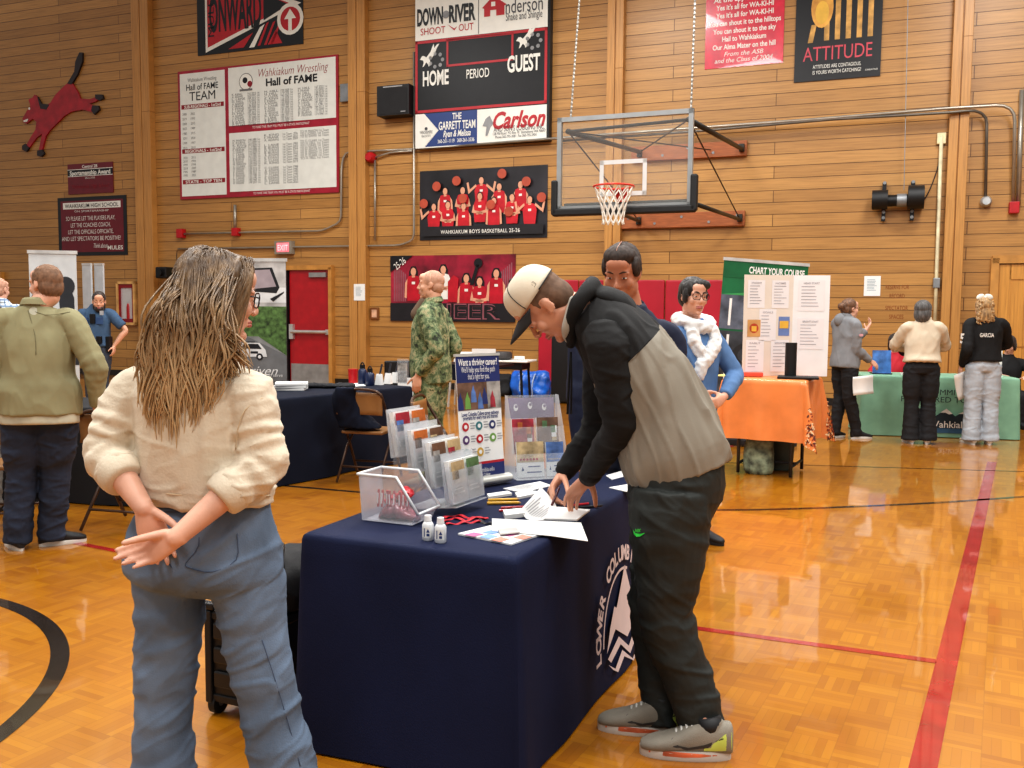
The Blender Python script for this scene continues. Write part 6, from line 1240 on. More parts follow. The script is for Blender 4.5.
# green banner by the trifold
YG = 10.3; e = bannerstand('tall green banner with dark photo strips behind the trifold display', 752, 400, YG, .98, 2.0, .12, mat('banner_green', '#1f6b43', .35, var=.06)); w, h = .98, 2.0; y = -.006; b0 = .06; mb = MB()
e.rotation_euler = (0, .06, .12)
mb.rect(-w/2, b0+h*.905, w/2, b0+h, y, 0); mb.text('CHART YOUR COURSE', w*.13, b0+h*.955, .075, w*.66, y-.001, 1, bold=.03)
for k in range(3): mb.rect(-w*.5, b0+h*(.62-.2*k), w/2, b0+h*(.81-.2*k), y, 2+k); mb.rect(-w*.4, b0+h*(.64-.2*k), -w*.37, b0+h*(.79-.2*k), y-.001, 1)
mb.flat([(-w*.5, b0+h*.81), (w*.5, b0+h*.81), (w*.5, b0+h*.87)], y-.001, 5); mb.disc(-.12, b0+h*.48, .2, y-.001, 6, .14); mb.disc(-.12, b0+h*.48, .13, y-.002, 3, .09)
mb.flat([(-.14, b0+h*.22), (-.13, b0+h*.3), (-.08, b0+h*.34), (-.02, b0+h*.3), (-.0, b0+h*.22)], y-.001, 7); mb.disc(-.07, b0+h*.36, .05, y-.002, 8)
mb.build('print', [mat('green_dark_print', '#17603a', .4), PAPER, mat('dusk_print', '#59606e', .4, var=.3, vscale=5), mat('steel_print', '#3c4148', .4, var=.3, vscale=5), mat('night_print', '#464a50', .4, var=.4, vscale=6), mat('leaf_print_green', '#3f9a5a', .5), mat('tyre_print', '#24262a', .5), mat('coat_print', '#5c7a4a', .5), SKINP], e)
# trifold on the orange table
cx0 = TO(.12, .2); e = thing('display_board', 'white trifold project board with printed pages standing on the orange table', 'display board', cx0, ORZ); TB_ = mat('board_cream', '#dcd3c8', .6, var=.02); TBW = mat('board_white_wing', '#e4e6e8', .6, var=.02); Hh = .95
A1 = Matrix.Rotation(.66, 4, 'Z'); A2 = Matrix.Rotation(.30, 4, 'Z')
mb = MB(); mb.box((-.245, 0, Hh/2), (.49, .006, Hh), M=A1); mb.build('centre_panel', TB_, e); mb = MB(); mb.box((.165, 0, Hh/2), (.33, .006, Hh), M=A2); mb.build('wing_panel', TBW, e)
def page(x, z, w, h, M, cols=(0, 1), title=''):
    mb = MB(); mb.rect(x-w/2, z-h/2, x+w/2, z+h/2, -.005, 0, M=M); r = random.Random(int(x*1000+z*77))
    if title: mb.text(title, x, z+h*.40, .018, w*.6, -.0065, 1, bold=.02, M=M)
    for k in range(7): mb.rect(x-w*.38, z+h*(.28-.105*k), x+w*(.0+.36*r.random()), z+h*(.28-.105*k)+.006, -.0065, 1, M=M)
    mb.build('printed_page', [mat('page_white', '#e3e1e3', .6, var=.01), mat('page_ink', '#a3a1a8', .6)], e)
page(-.37, .77, .17, .26, A1, title='STUDENT'); page(-.13, .77, .17, .26, A1, title='HOME'); page(-.25, .48, .17, .30, A1, title='GOALS'); page(-.37, .19, .18, .3, A1, title='EARLY'); page(-.12, .19, .18, .3, A1, title='SERVICES')
page(.165, .76, .24, .29, A2, title='HEAD START'); page(.165, .40, .24, .29, A2, title='BRIGHT START')
mb = MB(); mb.rect(-.45, .37, -.32, .53, -.0055, 0, M=A1); mb.disc(-.385, .45, .045, -.0065, 1, M=A1); mb.rect(-.41, .42, -.36, .47, -.008, 2, M=A1); mb.rect(-.14, .38, -.03, .56, -.005, 3, M=A1); mb.rect(-.13, .45, -.04, .52, -.0065, 2, M=A1); mb.build('picture_card', [mat('card_tan', '#c99a62', .5), mat('card_red', '#b5482c', .5), YELP, mat('card_blue', '#6c84b8', .5)], e)
mb = MB(); mb.cyl((0, 0, .0), (0, 0, .30), .052, n=20); o = mb.build('drink_tumbler', BPL, None, smooth=True, angle=.7); o.location = TO(.18, -.1, .012); tag(o, 'black cylinder standing on a black tray before the trifold board', 'tumbler')
mb = MB(); mb.box((0, 0, .012), (.36, .22, .022)); o = mb.build('tray', BPL, None, bevel=.006); o.location = TO(.26, -.15, -.001); o.rotation_euler = (0, 0, ORZ+.2); bpy.data.objects['drink_tumbler'].location.z = OH+.006+.0235; tag(o, 'flat black tray on the orange table', 'tray')
mb = MB(); mb.box((0, 0, .02), (.30, .1, .035)); o = mb.build('red_book', mat('book_coral', '#d0503c', .5), None, bevel=.004); o.location = TO(-.22, -.12, 0); o.rotation_euler = (0, 0, ORZ+.3); tag(o, 'thin coral red book on the orange table', 'book')
mb = MB(); mb.box((0, 0, .004), (.25, .2, .006)); o = mb.build('paper_sheet', mat('paper_yellow', '#d9c77a', .6), None); o.location = TO(-.36, -.2, 0); o.rotation_euler = (0, 0, ORZ-.2); tag(o, 'pale yellow sheet near the corner of the orange table', 'paper')
q = G(735, 474); soft('carry_bag', 'patterned grey-green bag on the floor under the orange table', 'bag', V((*TO(-.08, -.13).xy, 0)), (.12, .09, .34), mat('bag_pattern', '#75806c', .7, var=.45, vscale=12), .03, 9)
mb = MB(); mb.cyl((0, 0, 0), (0, 0, .3), .11, .125, 20); o = mb.build('waste_basket', mat('basket_dark', '#3b4238', .6), None, smooth=True, angle=.7); o.location = V((*TO(.06, .17).xy, .012)); tag(o, 'dark round basket under the orange table', 'basket')
# items on the green table
e = thing('leaflet_stand', 'small blue leaflet stand at the end of the green table', 'leaflet stand', TG(-.62, -.06), GR); mb = MB(); mb.box((0, .0, .15), (.22, .02, .3), Matrix.Rotation(-.2, 3, 'X')); mb.build('card', mat('stand_blue', '#3f6fb0', .4, var=.25, vscale=9), e); mb = MB(); mb.box((0, .03, .006), (.24, .2, .012)); mb.build('base', BLKMETAL, e)
mb = MB(); mb.rect(-.09, .17, .09, .27, -.013, 0, M=Matrix.Rotation(-.2, 4, 'X')); mb.rect(-.09, .03, .09, .09, -.013, 1, M=Matrix.Rotation(-.2, 4, 'X')); mb.build('print', [mat('stand_navy', '#23407a', .4), PAPER], e)
e = thing('sign_holder', 'white sign holder with small photo at the far end of the green table', 'sign', TG(.63, -.12), GR); mb = MB(); mb.box((0, 0, .19), (.25, .012, .37)); mb.box((0, 0, .006), (.25, .12, .012)); mb.build('card', PAPER, e); mb = MB(); mb.rect(-.07, .17, .07, .27, -.009, 0); mb.text('GEAR', 0, .31, .03, .12, -.009, 1); mb.rect(-.08, .08, .08, .10, -.009, 1); mb.rect(-.1, .02, .1, .05, -.009, 1); mb.build('print', [PHOTO[3], NAVYP], e)
for i, (x, y) in enumerate(((-.3, -.15), (-.12, -.05), (.42, -.2))): mb = MB(); mb.box((0, 0, .012), (.2, .15, .022)); o = mb.build('card_pile', PAPER, None); o.location = TG(x, y, .001); o.rotation_euler = (0, 0, GR+.2*i); tag(o, ['pile of white cards on the green table beside the blue stand', 'pile of white cards on the green table before the red jacket', 'pile of white cards on the green table beside the white sign'][i], 'cards')
q = G(948, 437); mb = MB(); mb.box((0, 0, .07), (.3, .2, .135)); o = mb.build('storage_box', REDM, None, bevel=.01); o.location = q+V((.1, .45, 0)); o.rotation_euler = (0, 0, GR); tag(o, 'red box on the floor beneath the green table', 'box')
# ------------------------------------------------------------------ the people
RUBW = mat('rubber_white', '#d8d5cf', .5, var=.03); RUBB = mat('rubber_black', '#1b1b1d', .6, var=.03); SHB = mat('shoe_black', '#1d1d20', .6, var=.05)
VX = .010
# ---- woman in cream sweater, hands clasped behind her
YW = 2.47
def pj(px, py, Y): return P(px, py, Y)
b = G(215, 868); J = stand((b.x, b.y), (.22, .97), 1.67, girth=1.06)
J.base = V((P(208, 600, YW).x, YW, 0)); J.f = uv((.30, .95, 0)); J.r = J.f.cross(V((0, 0, 1)))
Wp = lambda px, py, dy=0.0: P(px, py, YW+dy)
J.pelvis = Wp(205, 548); J.waist = Wp(207, 487, .0); J.chest = Wp(200, 430, -.01); J.neck = Wp(196, 352, .0)
J.head = Wp(219, 297, .045); J.hf = uv((.80, .59, -.12)); J.hu = uv((.10, .05, 1)); J.hs = .97
J.sh = {1: Wp(250, 392, -.06), -1: Wp(136, 388, .03)}
J.hip = {1: Wp(243, 560, -.02), -1: Wp(163, 560, .02)}; J.kn = {1: Wp(254, 680, .0), -1: Wp(167, 680, .03)}; J.an = {1: Wp(281, 848, -.02), -1: Wp(168, 846, .03)}
J.an[1].z = J.an[-1].z = .075
J.toe = {a: uv((.25*a+.2, 1, 0)) for a in (-1, 1)}
J.el = {1: Wp(262, 463, -.10), -1: Wp(106, 452, -.03)}; J.wr = {1: Wp(176, 538, -.235), -1: Wp(144, 508, -.155)}
J.hand = {1: dict(f=uv((-.92, .03, -.42)), pn=uv((-.2, -.95, .1)), curl=(.22, .30, .28), thumb=(.15, .5), spread=.015), -1: dict(f=uv((.35, .22, -.9)), pn=uv((.25, -.93, .0)), curl=(.5, .6, .4), thumb=(-.15, .9))}
J.hand[1]['curls'] = [(.20, .35, .25), (.30, .42, .3), (.42, .5, .35), (.55, .5, .35)]
J.hand[-1] = dict(f=uv((.30, .05, -.95)), pn=uv((.3, -.95, .0)), curl=(.1, .3, .2), thumb=(.75, .75))
FW = J; pw = person('woman with long fair hair in cream sweater and wide jeans, hands clasped behind', J)
me = body_mesh(J, .0045, fat=1.03); link_mesh('body', me, SKIN3, pw, J.base)
lat = uv(J.sh[1]-J.sh[-1])
T_ = [(Wp(206, 501, .0), .180, .128, .1), (Wp(206, 490, .0), .184, .135, .2), (Wp(204, 470, .0), .180, .138, .4), (Wp(201, 430, .0), .178, .138, .8), (Wp(197, 392, .0), .178, .122, 1), (Wp(196, 366, .005), .135, .098, 1), (Wp(196, 348, .01), .068, .07, 1)]
me = top_mesh(J, .006, 1.0, torso=T_, sleeve=.42, sl_r=(1.06, 1.06, 1.12), scr=.10, wrinkle=.03)
folds(me, .009, (6, 6, 3), 1); creases(me, .010, (8, 8, 2.5), 2, 4.5); creases(me, .010, (5, 5, 17), 5, 4.0, mask=lambda c: 1.0 if abs(c.x)>.14 or c.z<1.12 else .3)
CREAM = mat('cream_fleece', '#d2c5b0', .9, var=.035, vscale=5, bump=.35, bscale=140, sheen=.15)
sw = link_mesh('sweater', me, CREAM, pw, J.base)
mb = MB(); k = 1.0  # ribbed hem
o0 = J.base
for a in (-1, 1):
    mb = MB(); c = J.el[a].lerp(J.wr[a], .38); d = uv(J.wr[a]-J.el[a]); mb.tube([c-d*.03-o0, c+d*.0-o0, c+d*.03-o0, c+d*.036-o0], [.054, .059, .053, .042], 22, smooth=3); mb.build('rolled_cuff', CREAM, sw, smooth=True)
DENIM = mat('denim_grey_blue', '#66788f', .85, var=.18, vscale=4, bump=.3, bscale=220)
def leg_pts(a):
    if a < 0: return [(Wp(166, 560, .02), .098), (Wp(170, 600, .02), .094), (Wp(167, 650, .02), .084), (Wp(164, 710, .02), .079), (Wp(163, 768, .02), .083), (Wp(165, 868, .02), .105)]
    return [(Wp(240, 560, -.01), .104), (Wp(250, 600, -.01), .098), (Wp(258, 650, -.01), .087), (Wp(270, 710, -.01), .081), (Wp(284, 768, -.01), .088), (Wp(300, 868, -.01), .11)]
mb = MB(); L0 = uv(J.hip[1]-J.hip[-1])
mb.loft(spine_loft([(Wp(203, 591), .06, .07, 0), (Wp(203, 575), .205, .135, 0), (Wp(203, 545), .215, .142, 0), (Wp(206, 515), .185, .125, 0), (Wp(206, 500), .165, .108, 0)], L0, L0), 30, 4, p=2.2)
for a in (-1, 1):
    q = catmull([(*p, r) for p, r in leg_pts(a)], 10); mb.tube([V(p[:3]) for p in q], [max(.03, p[3]*(1+.02*math.sin(i*1.1))) for i, p in enumerate(q)], 24)
me = remesh(mb, .006, 3)
me.transform(Matrix.Translation((0, 0, 0))); creases(me, .012, (4, 4, 11), 9, 4.0, R=Matrix.Rotation(.5, 3, 'Y')); folds(me, .006, (5, 5, 7), 7, mask=lambda c: .5+.8*math.exp(-((c.z-.5)/.12)**2)+.5*math.exp(-((c.z-.72)/.1)**2))
jn = link_mesh('jeans', me, DENIM, pw, J.base)
# back pocket and seams follow the seat
def shrink(par, me_obj, pts, off, m, name, base, r=.0012, patch=None):
    bv = BVHTree.FromPolygons([v.co[:] for v in me_obj.data.vertices], [p.vertices[:] for p in me_obj.data.polygons])
    def hit(px, py):
        o = V((0, 0, CAMZ))-base; d = ray(px, py).normalized(); h = bv.ray_cast(o, d)
        return h[0]+h[1]*off if h[0] else None
    out = [hit(*p) for p in pts]; out = [p for p in out if p]
    mb = MB(); mb.tube(out, r, 6, smooth=3); return mb.build(name, m, par, smooth=True), hit
STC = mat('seam_thread', '#47566f', .8)
for nm_, pts in (('pocket_seam', [(197, 512), (199, 545), (186, 563), (190, 568), (212, 572), (236, 560), (237, 535), (236, 508)]), ('pocket_seam', [(196, 516), (215, 514), (236, 510)]), ('centre_seam', [(160, 500), (160, 530), (170, 565), (197, 592)]), ('side_seam', [(262, 640), (275, 680), (290, 730), (300, 766)]), ('yoke_seam', [(138, 505), (165, 512), (197, 512)])): shrink(jn, jn, pts, .0015, STC, nm_, J.base)
for pts, nm_ in (([(262, 398), (245, 410), (238, 430), (236, 450)], 'shoulder_seam'), ([(138, 489), (170, 494), (205, 496), (240, 494), (270, 496)], 'hem_seam')): shrink(sw, sw, pts, .001, mat('seam_cream', '#cbb89a', .9), nm_, J.base, .0016)
for a in (-1, 1): shoe(J, a, pw, mat('shoe_tan', '#8f7a63', .7), RUBW)
H = J.H
H.features(pw, J.base); H.glasses(pw, J.base)
# her hair: cap plus many tapered locks
mb = MB(); e_ = lambda c, r: mb.ell(c, r, None, 22, 16, M=H.M)
e_((0, -.022, .042), (.083, .102, .088)); e_((0, -.055, -.02), (.080, .065, .10)); e_((.0, .028, .080), (.070, .060, .045)); e_((.066, .005, .02), (.018, .045, .07)); e_((-.066, .005, .02), (.018, .045, .07))
bk = lambda px, py, dy: Wp(px, py, dy)
mb.loft([(bk(205, 310, -.02), lat*.080, V((0, .055, 0))), (bk(190, 345, -.05), lat*.10, V((0, .045, 0))), (bk(180, 375, -.075), lat*.10, V((0, .032, 0))), (bk(176, 400, -.100), lat*.075, V((0, .016, 0))), (bk(174, 412, -.112), lat*.045, V((0, .008, 0)))], 22, 4)
me = remesh(mb, .0045, 2); folds(me, .004, (55, 55, 12), 3)
def hair_ombre(name, top, mid, tip, z0, z1):
    m = mat(name, mid, .45, var=.1); t = NT(m); b = t.bsdf
    tc = t.node('ShaderNodeTexCoord'); sp = t.node('ShaderNodeSeparateXYZ'); t.link(tc.outputs['Object'], sp.inputs[0])
    f = t.math('DIVIDE', t.math('SUBTRACT', sp.outputs[2], z0), z1-z0)
    mp = t.node('ShaderNodeMapping'); mp.inputs['Scale'].default_value = (1, 1, .12); t.link(tc.outputs['Object'], mp.inputs[0])
    n1 = t.node('ShaderNodeTexNoise', i_Scale=60.0, i_Detail=4.0); t.link(mp.outputs[0], n1.inputs['Vector'])
    f = t.math('ADD', f, t.math('MULTIPLY', t.math('SUBTRACT', n1.outputs['Fac'], .5), 1.3))
    c = t.ramp(f, [(.0, lin(tip)), (.5, lin(mid)), (1.0, lin(top))]); t.link(c, b.inputs['Base Color']); b.inputs['Roughness'].default_value = .42
    bp = t.node('ShaderNodeBump', i_Strength=.6, i_Distance=.004); t.link(n1.outputs['Fac'], bp.inputs['Height']); t.link(bp.outputs[0], b.inputs['Normal']); return m
HW_ = hair_ombre('hair_ombre', '#54412f', '#8c7152', '#c3a57c', 1.26, 1.66)
hr = link_mesh('hair', me, HW_, pw, J.base)
r = random.Random(11); mb = MB()
def hroot(th, el): return H.M @ V((.085*math.sin(th)*math.cos(el), -.022-.104*math.cos(th)*math.cos(el), .042+.091*math.sin(el)))
for i in range(125):          # clumps of strands that share a path and a wave
    th = r.uniform(-2.0, 1.9); el = r.uniform(.15, 1.35); side = max(-1, min(1, th/1.7+r.uniform(-.2, .2)))
    if i % 6 == 0: ex, ey, dy = r.uniform(222, 247), r.uniform(338, 392), r.uniform(-.11, -.07)
    else: ex = 177+32*side+r.uniform(-4, 4); ey = r.uniform(385, 446)-36*abs(side)**1.6; dy = -.120-.020*r.random()
    en0 = Wp(max(142, ex), ey, dy); ph = r.uniform(0, 6.28); wv = r.uniform(.008, .020); sp_ = r.uniform(.010, .018)
    for k in range(9):
        th_ = th+r.gauss(0, .10); el_ = min(1.4, max(.05, el+r.gauss(0, .08))); s0 = hroot(th_, el_); s1 = hroot(th_*1.02, max(.0, el_-.55)); j_ = V((r.gauss(0, sp_), r.gauss(0, sp_*.4), r.gauss(0, sp_)))
        en = en0+j_*.7; base = s1.lerp(en, .42); base.y = min(base.y, en.y+.035)
        pts = [s0, s1, base+V((wv*.6*math.sin(ph), -.012, 0))+j_*.6, base.lerp(en, .4)+V((wv*math.sin(ph+1.9), -.014, 0))+j_*.6, base.lerp(en, .75)+V((wv*math.sin(ph+3.8), -.010, 0))+j_*.3, en+V((wv*.8*math.sin(ph+5.2), 0, 0))]
        w = r.uniform(.0018, .0036); mb.tube(pts, [w*.8, w, w*1.1, w, w*.8, w*.15], 4, smooth=4)
for i in range(150):   # front section falling past the temple and cheek
    x0 = r.uniform(-.01, .05); s0 = H.M @ V((x0, .03+.045*r.random(), .122-.02*r.random())); en = H.M @ V((.086+.012*r.random(), -.03+.05*r.random(), -.06-.16*r.random())); m1 = H.M @ V((.080+.004*r.random(), .025+.035*r.random(), .045+.03*r.random()))
    w = r.uniform(.0016, .003); mb.tube([s0, m1, m1.lerp(en, .5)+H.r*.006, en], [w, w, w, w*.15], 4, smooth=4)
mb.v = [tuple(V(p)-J.base) for p in mb.v]; mb.build('hair_locks', HW_, hr, smooth=True)

# ---- young man signing at the table
YT = 3.2; Bp = lambda px, py, dy=0.0: P(px, py, YT+dy)
J = stand((.62, YT), (-.96, .28), 1.84, girth=1.02); J.base = V((.60, YT, 0)); J.f = uv((-.97, .22, 0)); J.r = J.f.cross(V((0, 0, 1)))
J.pelvis = Bp(673, 473, .0); J.waist = Bp(668, 415, .02); J.chest = Bp(632, 355, .04); J.neck = Bp(590, 311, .07)
J.head = Bp(546, 305, .075); pt = math.radians(60); J.hf = uv((-math.cos(pt), .13, -math.sin(pt))); J.hu = uv((-math.sin(pt), .0, math.cos(pt))); J.hs = 1.02
J.sh = {-1: Bp(607, 340, -.13), 1: Bp(602, 336, .25)}      # his left side is toward the camera
J.hip = {-1: Bp(676, 490, -.08), 1: Bp(668, 488, .09)}; J.kn = {-1: Bp(668, 612, -.10), 1: Bp(655, 600, .09)}; J.an = {-1: Bp(705, 735, -.12), 1: Bp(662, 713, .07)}
J.an[-1] = G(706, 757)+V((0, 0, .085)); J.an[1] = G(660, 733)+V((0, 0, .085)); J.toe = {-1: uv((-.99, .12, 0)), 1: uv((-.98, .16, 0))}
J.el = {-1: Bp(620, 425, -.10), 1: Bp(598, 425, .36)}; J.wr = {-1: Bp(588, 478, .16), 1: Bp(563, 474, .42)}
tipL = G(564, 513, TZ+.012); tipR = G(556, 505, TZ+.02)
J.hand = {-1: dict(f=uv(Bp(570, 498, .22)-J.wr[-1]), pn=uv((-.25, .1, -1)), curls=[(.15, .35, .2), (.2, .5, .3), (.3, .6, .3), (.25, .5, .2)], thumb=(.7, .5), spread=.12),
          1: dict(f=uv(Bp(549, 493, .36)-J.wr[1]), pn=uv((.35, -.5, -.8)), curls=[(.55, .6, .3), (.7, .7, .4), (.85, .8, .4), (.9, .8, .4)], thumb=(.6, .6))}
pb = person('young man in white cap and black and grey hoodie bending over the table to sign', J)
me = body_mesh(J, .0045, jaw=1.05, slim=.72); link_mesh('body', me, skin_mat('skin_rosy', '#cf977c'), pb, J.base)
# hoodie body: dark yoke above an angled seam, grey below
def two_tone(name, c_hi, c_lo, pt_, nrm):
    m = mat(name, c_lo, .8, var=.04, bump=.15, bscale=160); t = NT(m); b = t.bsdf; tc = t.node('ShaderNodeTexCoord'); d = t.node('ShaderNodeVectorMath', operation='DOT_PRODUCT'); d.inputs[1].default_value = nrm; t.link(tc.outputs['Object'], d.inputs[0])
    f = t.math('GREATER_THAN', d.outputs['Value'], V(pt_).dot(nrm)); n1 = t.node('ShaderNodeTexNoise', i_Scale=4.0)
    v = t.math('ADD', .9, t.math('MULTIPLY', n1.outputs['Fac'], .2)); cb = t.node('ShaderNodeCombineXYZ'); [t.link(v, cb.inputs[i]) for i in range(3)]
    t.link(t.mix(1.0, t.mix(f, lin(c_lo), lin(c_hi)), cb.outputs[0], 'MULTIPLY'), b.inputs['Base Color']); b.inputs['Roughness'].default_value = .8; return m
sA, sB = Bp(627, 363, -.16)-J.base, Bp(664, 322, .0)-J.base; nrm = (sB-sA).cross(V((0, 1, 0))); nrm = uv(nrm); nrm = nrm if nrm.x < 0 else -nrm
HOOD = two_tone('hoodie_two_tone', '#1b1b1c', '#8d877b', sA, tuple(nrm)); HBLK = mat('hoodie_black', '#171718', .85, var=.06, vscale=4, bump=.2, bscale=160); HGR = mat('hoodie_grey', '#8d877b', .85, var=.05, vscale=4, bump=.2, bscale=160)
latB = V((0, 1, .0)); 
T_ = [(Bp(677, 470, .0), .19, .180, 0), (Bp(672, 453, .0), .20, .186, .0), (Bp(659, 416, .02), .20, .176, .3), (Bp(644, 383, .03), .20, .165, .6), (Bp(624, 350, .05), .20, .142, 1), (Bp(605, 326, .06), .175, .118, 1), (Bp(587, 309, .07), .115, .100, 1)]
mb = MB(); mb.loft(spine_loft(T_, V((.05, 1, 0)), V((.0, 1, 0))), 30, 4, p=2.2)
me = remesh(mb, .006, 3); creases(me, .016, (8, 8, 2.2), 11, 4.0, R=Matrix.Rotation(.35, 3, 'Y'), mask=lambda c: 1.0 if (c-sA).dot(nrm) < 0 else .3); folds(me, .006, (6, 6, 4), 4)
hd = link_mesh('hoodie', me, HOOD, pb, J.base)
for a in (-1, 1):
    mb = MB(); sleeve_mesh(J, mb, a, J.k, .93, (1.02, 1.0, .96), .03, 0, seed=a); me = remesh(mb, .006, 3); folds(me, .005, (9, 9, 12), 5+a); creases(me, .008, (6, 6, 15), 3+a, 4.0); link_mesh('sleeve', me, HBLK, hd, J.base)
    mb = MB(); d = uv(J.wr[a]-J.el[a]); c = J.wr[a]-d*.03; mb.tube([c-d*.035-J.base, c-J.base, c+d*.03-J.base], [.043, .041, .037], 20); mb.build('cuff', HBLK, hd, smooth=True)
mb = MB()  # hood lying on the shoulders, standing away from the neck
mb.loft([(Bp(590, 293, .07), V((.012, .0, .02)), V((0, .08, 0))), (Bp(600, 296, .07), V((.03, 0, .032)), V((0, .12, 0))), (Bp(616, 305, .07), V((.04, 0, .034)), V((0, .125, 0))), (Bp(630, 316, .06), V((.03, 0, .02)), V((0, .09, 0))), (Bp(638, 324, .06), V((.012, 0, .01)), V((0, .05, 0)))], 24, 4)
for sg in (-1, 1):
    cy = .07; mb.tube([Bp(571, 344, cy+sg*.03), Bp(571, 325, cy+sg*.085), Bp(577, 306, cy+sg*.115), Bp(586, 293, cy+sg*.10), Bp(592, 286, cy+sg*.05), Bp(593, 284, cy)], [.016, .022, .026, .028, .028, .028], 14, smooth=5, round_ends=True)
me = remesh(mb, .006, 3); folds(me, .005, (12, 12, 12), 2); link_mesh('hood', me, HBLK, hd, J.base)
mb = MB(); mb.tube([Bp(573, 300, -.03), Bp(567, 325, -.02), Bp(566, 334, .01), Bp(568, 340, .05)], [.014, .017, .015, .011], 10, smooth=4, round_ends=True); mb.v = [tuple(V(p)-J.base) for p in mb.v]; mb.build('collar_lining', mat('lining_grey', '#a9a69d', .8), hd, smooth=True)
for dy in (.0, .06): mb = MB(); mb.tube([Bp(571, 352, .04+dy)-J.base, Bp(571.5-dy*40, 380, .045+dy)-J.base, Bp(571-dy*60, 414, .05+dy)-J.base], .004, 6); mb.build('drawstring', HBLK, hd, smooth=True)
shrink(hd, hd, [(627, 363), (640, 350), (652, 337), (664, 323)], .001, HBLK, 'yoke_seam', J.base, .002)
mb = MB(); mb.tube([Bp(626, 486, -.17), Bp(640, 492, -.19), Bp(670, 482, -.20), Bp(700, 468, -.17), Bp(724, 452, -.08)], [.012]*5, 8, smooth=5); mb.v = [tuple(V(p)-J.base) for p in mb.v]
TRO = mat('jogger_charcoal', '#272b29', .7, var=.06, vscale=5, bump=.15, bscale=140)
mb = MB(); LB_ = V((.0, 1, 0))
mb.loft(spine_loft([(Bp(674, 520), .13, .12, 0), (Bp(674, 495), .185, .160, 0), (Bp(676, 468), .19, .165, 0), (Bp(676, 448), .17, .15, 0)], LB_, LB_), 28, 4, p=2.2)
for a, pl in ((-1, [(672, 490, -.08, .135), (669, 530, -.09, .136), (668, 575, -.10, .112), (666, 612, -.10, .093), (680, 660, -.115, .085), (697, 705, -.13, .080), (704, 746, -.135, .070)]), (1, [(666, 490, .08, .115), (664, 540, .08, .105), (654, 590, .08, .088), (654, 630, .07, .078), (660, 680, .03, .076), (664, 724, -.01, .066)])):
    q = catmull([(*Bp(x, y, d), r_) for x, y, d, r_ in pl], 9); mb.tube([V(p[:3]) for p in q], [p[3]*(1+.022*math.sin(i*1.3)*(1.6 if i > len(q)-14 else .7)) for i, p in enumerate(q)], 24)
me = remesh(mb, .006, 3); folds(me, .007, (7, 7, 8), 13); creases(me, .011, (5, 5, 12), 8, 4.0, R=Matrix.Rotation(-.5, 3, 'Y')); tr = link_mesh('joggers', me, TRO, pb, J.base)
ob_, hit = shrink(tr, tr, [(640, 480), (637, 500), (641, 520)], .001, RUBB, 'pocket_seam', J.base)
# small green swoosh print on the thigh
mb = MB(); cen = [hit(x, y) for x, y in ((634, 531), (636, 535), (641, 535.5), (645, 533.5))]
up = [(633.2, 529.5), (635.5, 533), (640, 534), (645, 532.8)]; lo_ = [(634, 534), (636.5, 536.8), (640.5, 536.4), (645.2, 533.0)]
A_ = [hit(*p) for p in up]; B_ = [hit(*p) for p in lo_]
if all(A_) and all(B_): mb.add([p-ray(640, 533).normalized()*.003 for p in A_+B_], [(i, i+1, 5+i, 4+i) for i in range(3)])
hh = hit(639, 530.5)
if hh is not None:
    Mx = Matrix.Translation(hh-ray(639, 530).normalized()*.004); mb.text('NIKE', 0, 0, .012, .026, 0, 0, shear=.2, bold=.03, M=Mx)
mb.build('print', mat('print_lime', '#39d24a', .5), tr)
H = J.H; H.features(pb, J.base); hair_cap(J, pb, mat('hair_boy', '#6b5241', .75, var=.12, vscale=40), 'stubble', strands=.0006)
CAPW = mat('cap_cream', '#ddd3bf', .75, var=.03, bump=.25, bscale=200); CAPB = mat('cap_bill', '#2b2b2d', .7, var=.04)
IM = Matrix.Translation(-J.base) @ H.M
mb = MB(); n, m_ = 28, 10; rings = []
for j in range(m_+1):
    t = j/m_*PI*.5; z = .050+.098*math.sin(t)-.0; c = max(math.cos(t)**.62, .02); rings.append([(.0845*c*math.cos(2*PI*i/n), -.010+.106*c*math.sin(2*PI*i/n), z+.016*(-math.sin(2*PI*i/n))*c*.4+ .012*c*math.sin(2*PI*i/n)) for i in range(n)])
mb.rings(rings, True, M=IM); cap = mb.build('cap', CAPW, pb, smooth=True); cap.modifiers.new('s', 'SOLIDIFY').thickness = .002
mb = MB(); vs = []; nx = 12
for j in range(5):
    f = j/4
    for i in range(nx+1):
        a = -1+2*i/nx; x = .078*a; y0 = -.010+.106*math.sqrt(max(0, 1-(x/.0845)**2)); y = y0+f*(.088*(1-.55*a*a)); z = .056-.012*f-.024*a*a*(.5+.5*f)-.006*f*f; vs.append((x, y, z))
mb.add(vs, [(j*(nx+1)+i, j*(nx+1)+i+1, (j+1)*(nx+1)+i+1, (j+1)*(nx+1)+i) for j in range(4) for i in range(nx)], M=IM); br = mb.build('brim', CAPB, cap, smooth=True); br.modifiers.new('s', 'SOLIDIFY').thickness = .004
mb = MB()
for th in (PI/2, PI*.5+2*PI/3, PI*.5-2*PI/3, PI*.15, PI*.85):
    mb.tube([(.0855*max(math.cos(t)**.62, .02)*math.cos(th), -.010+.107*max(math.cos(t)**.62, .02)*math.sin(th), .0505+.0985*math.sin(t)+.006*math.cos(t)*math.sin(th)) for t in [PI*.5*q/8 for q in range(9)]], .0016, 5, M=IM) if th in (PI*.15, PI*.85) else None
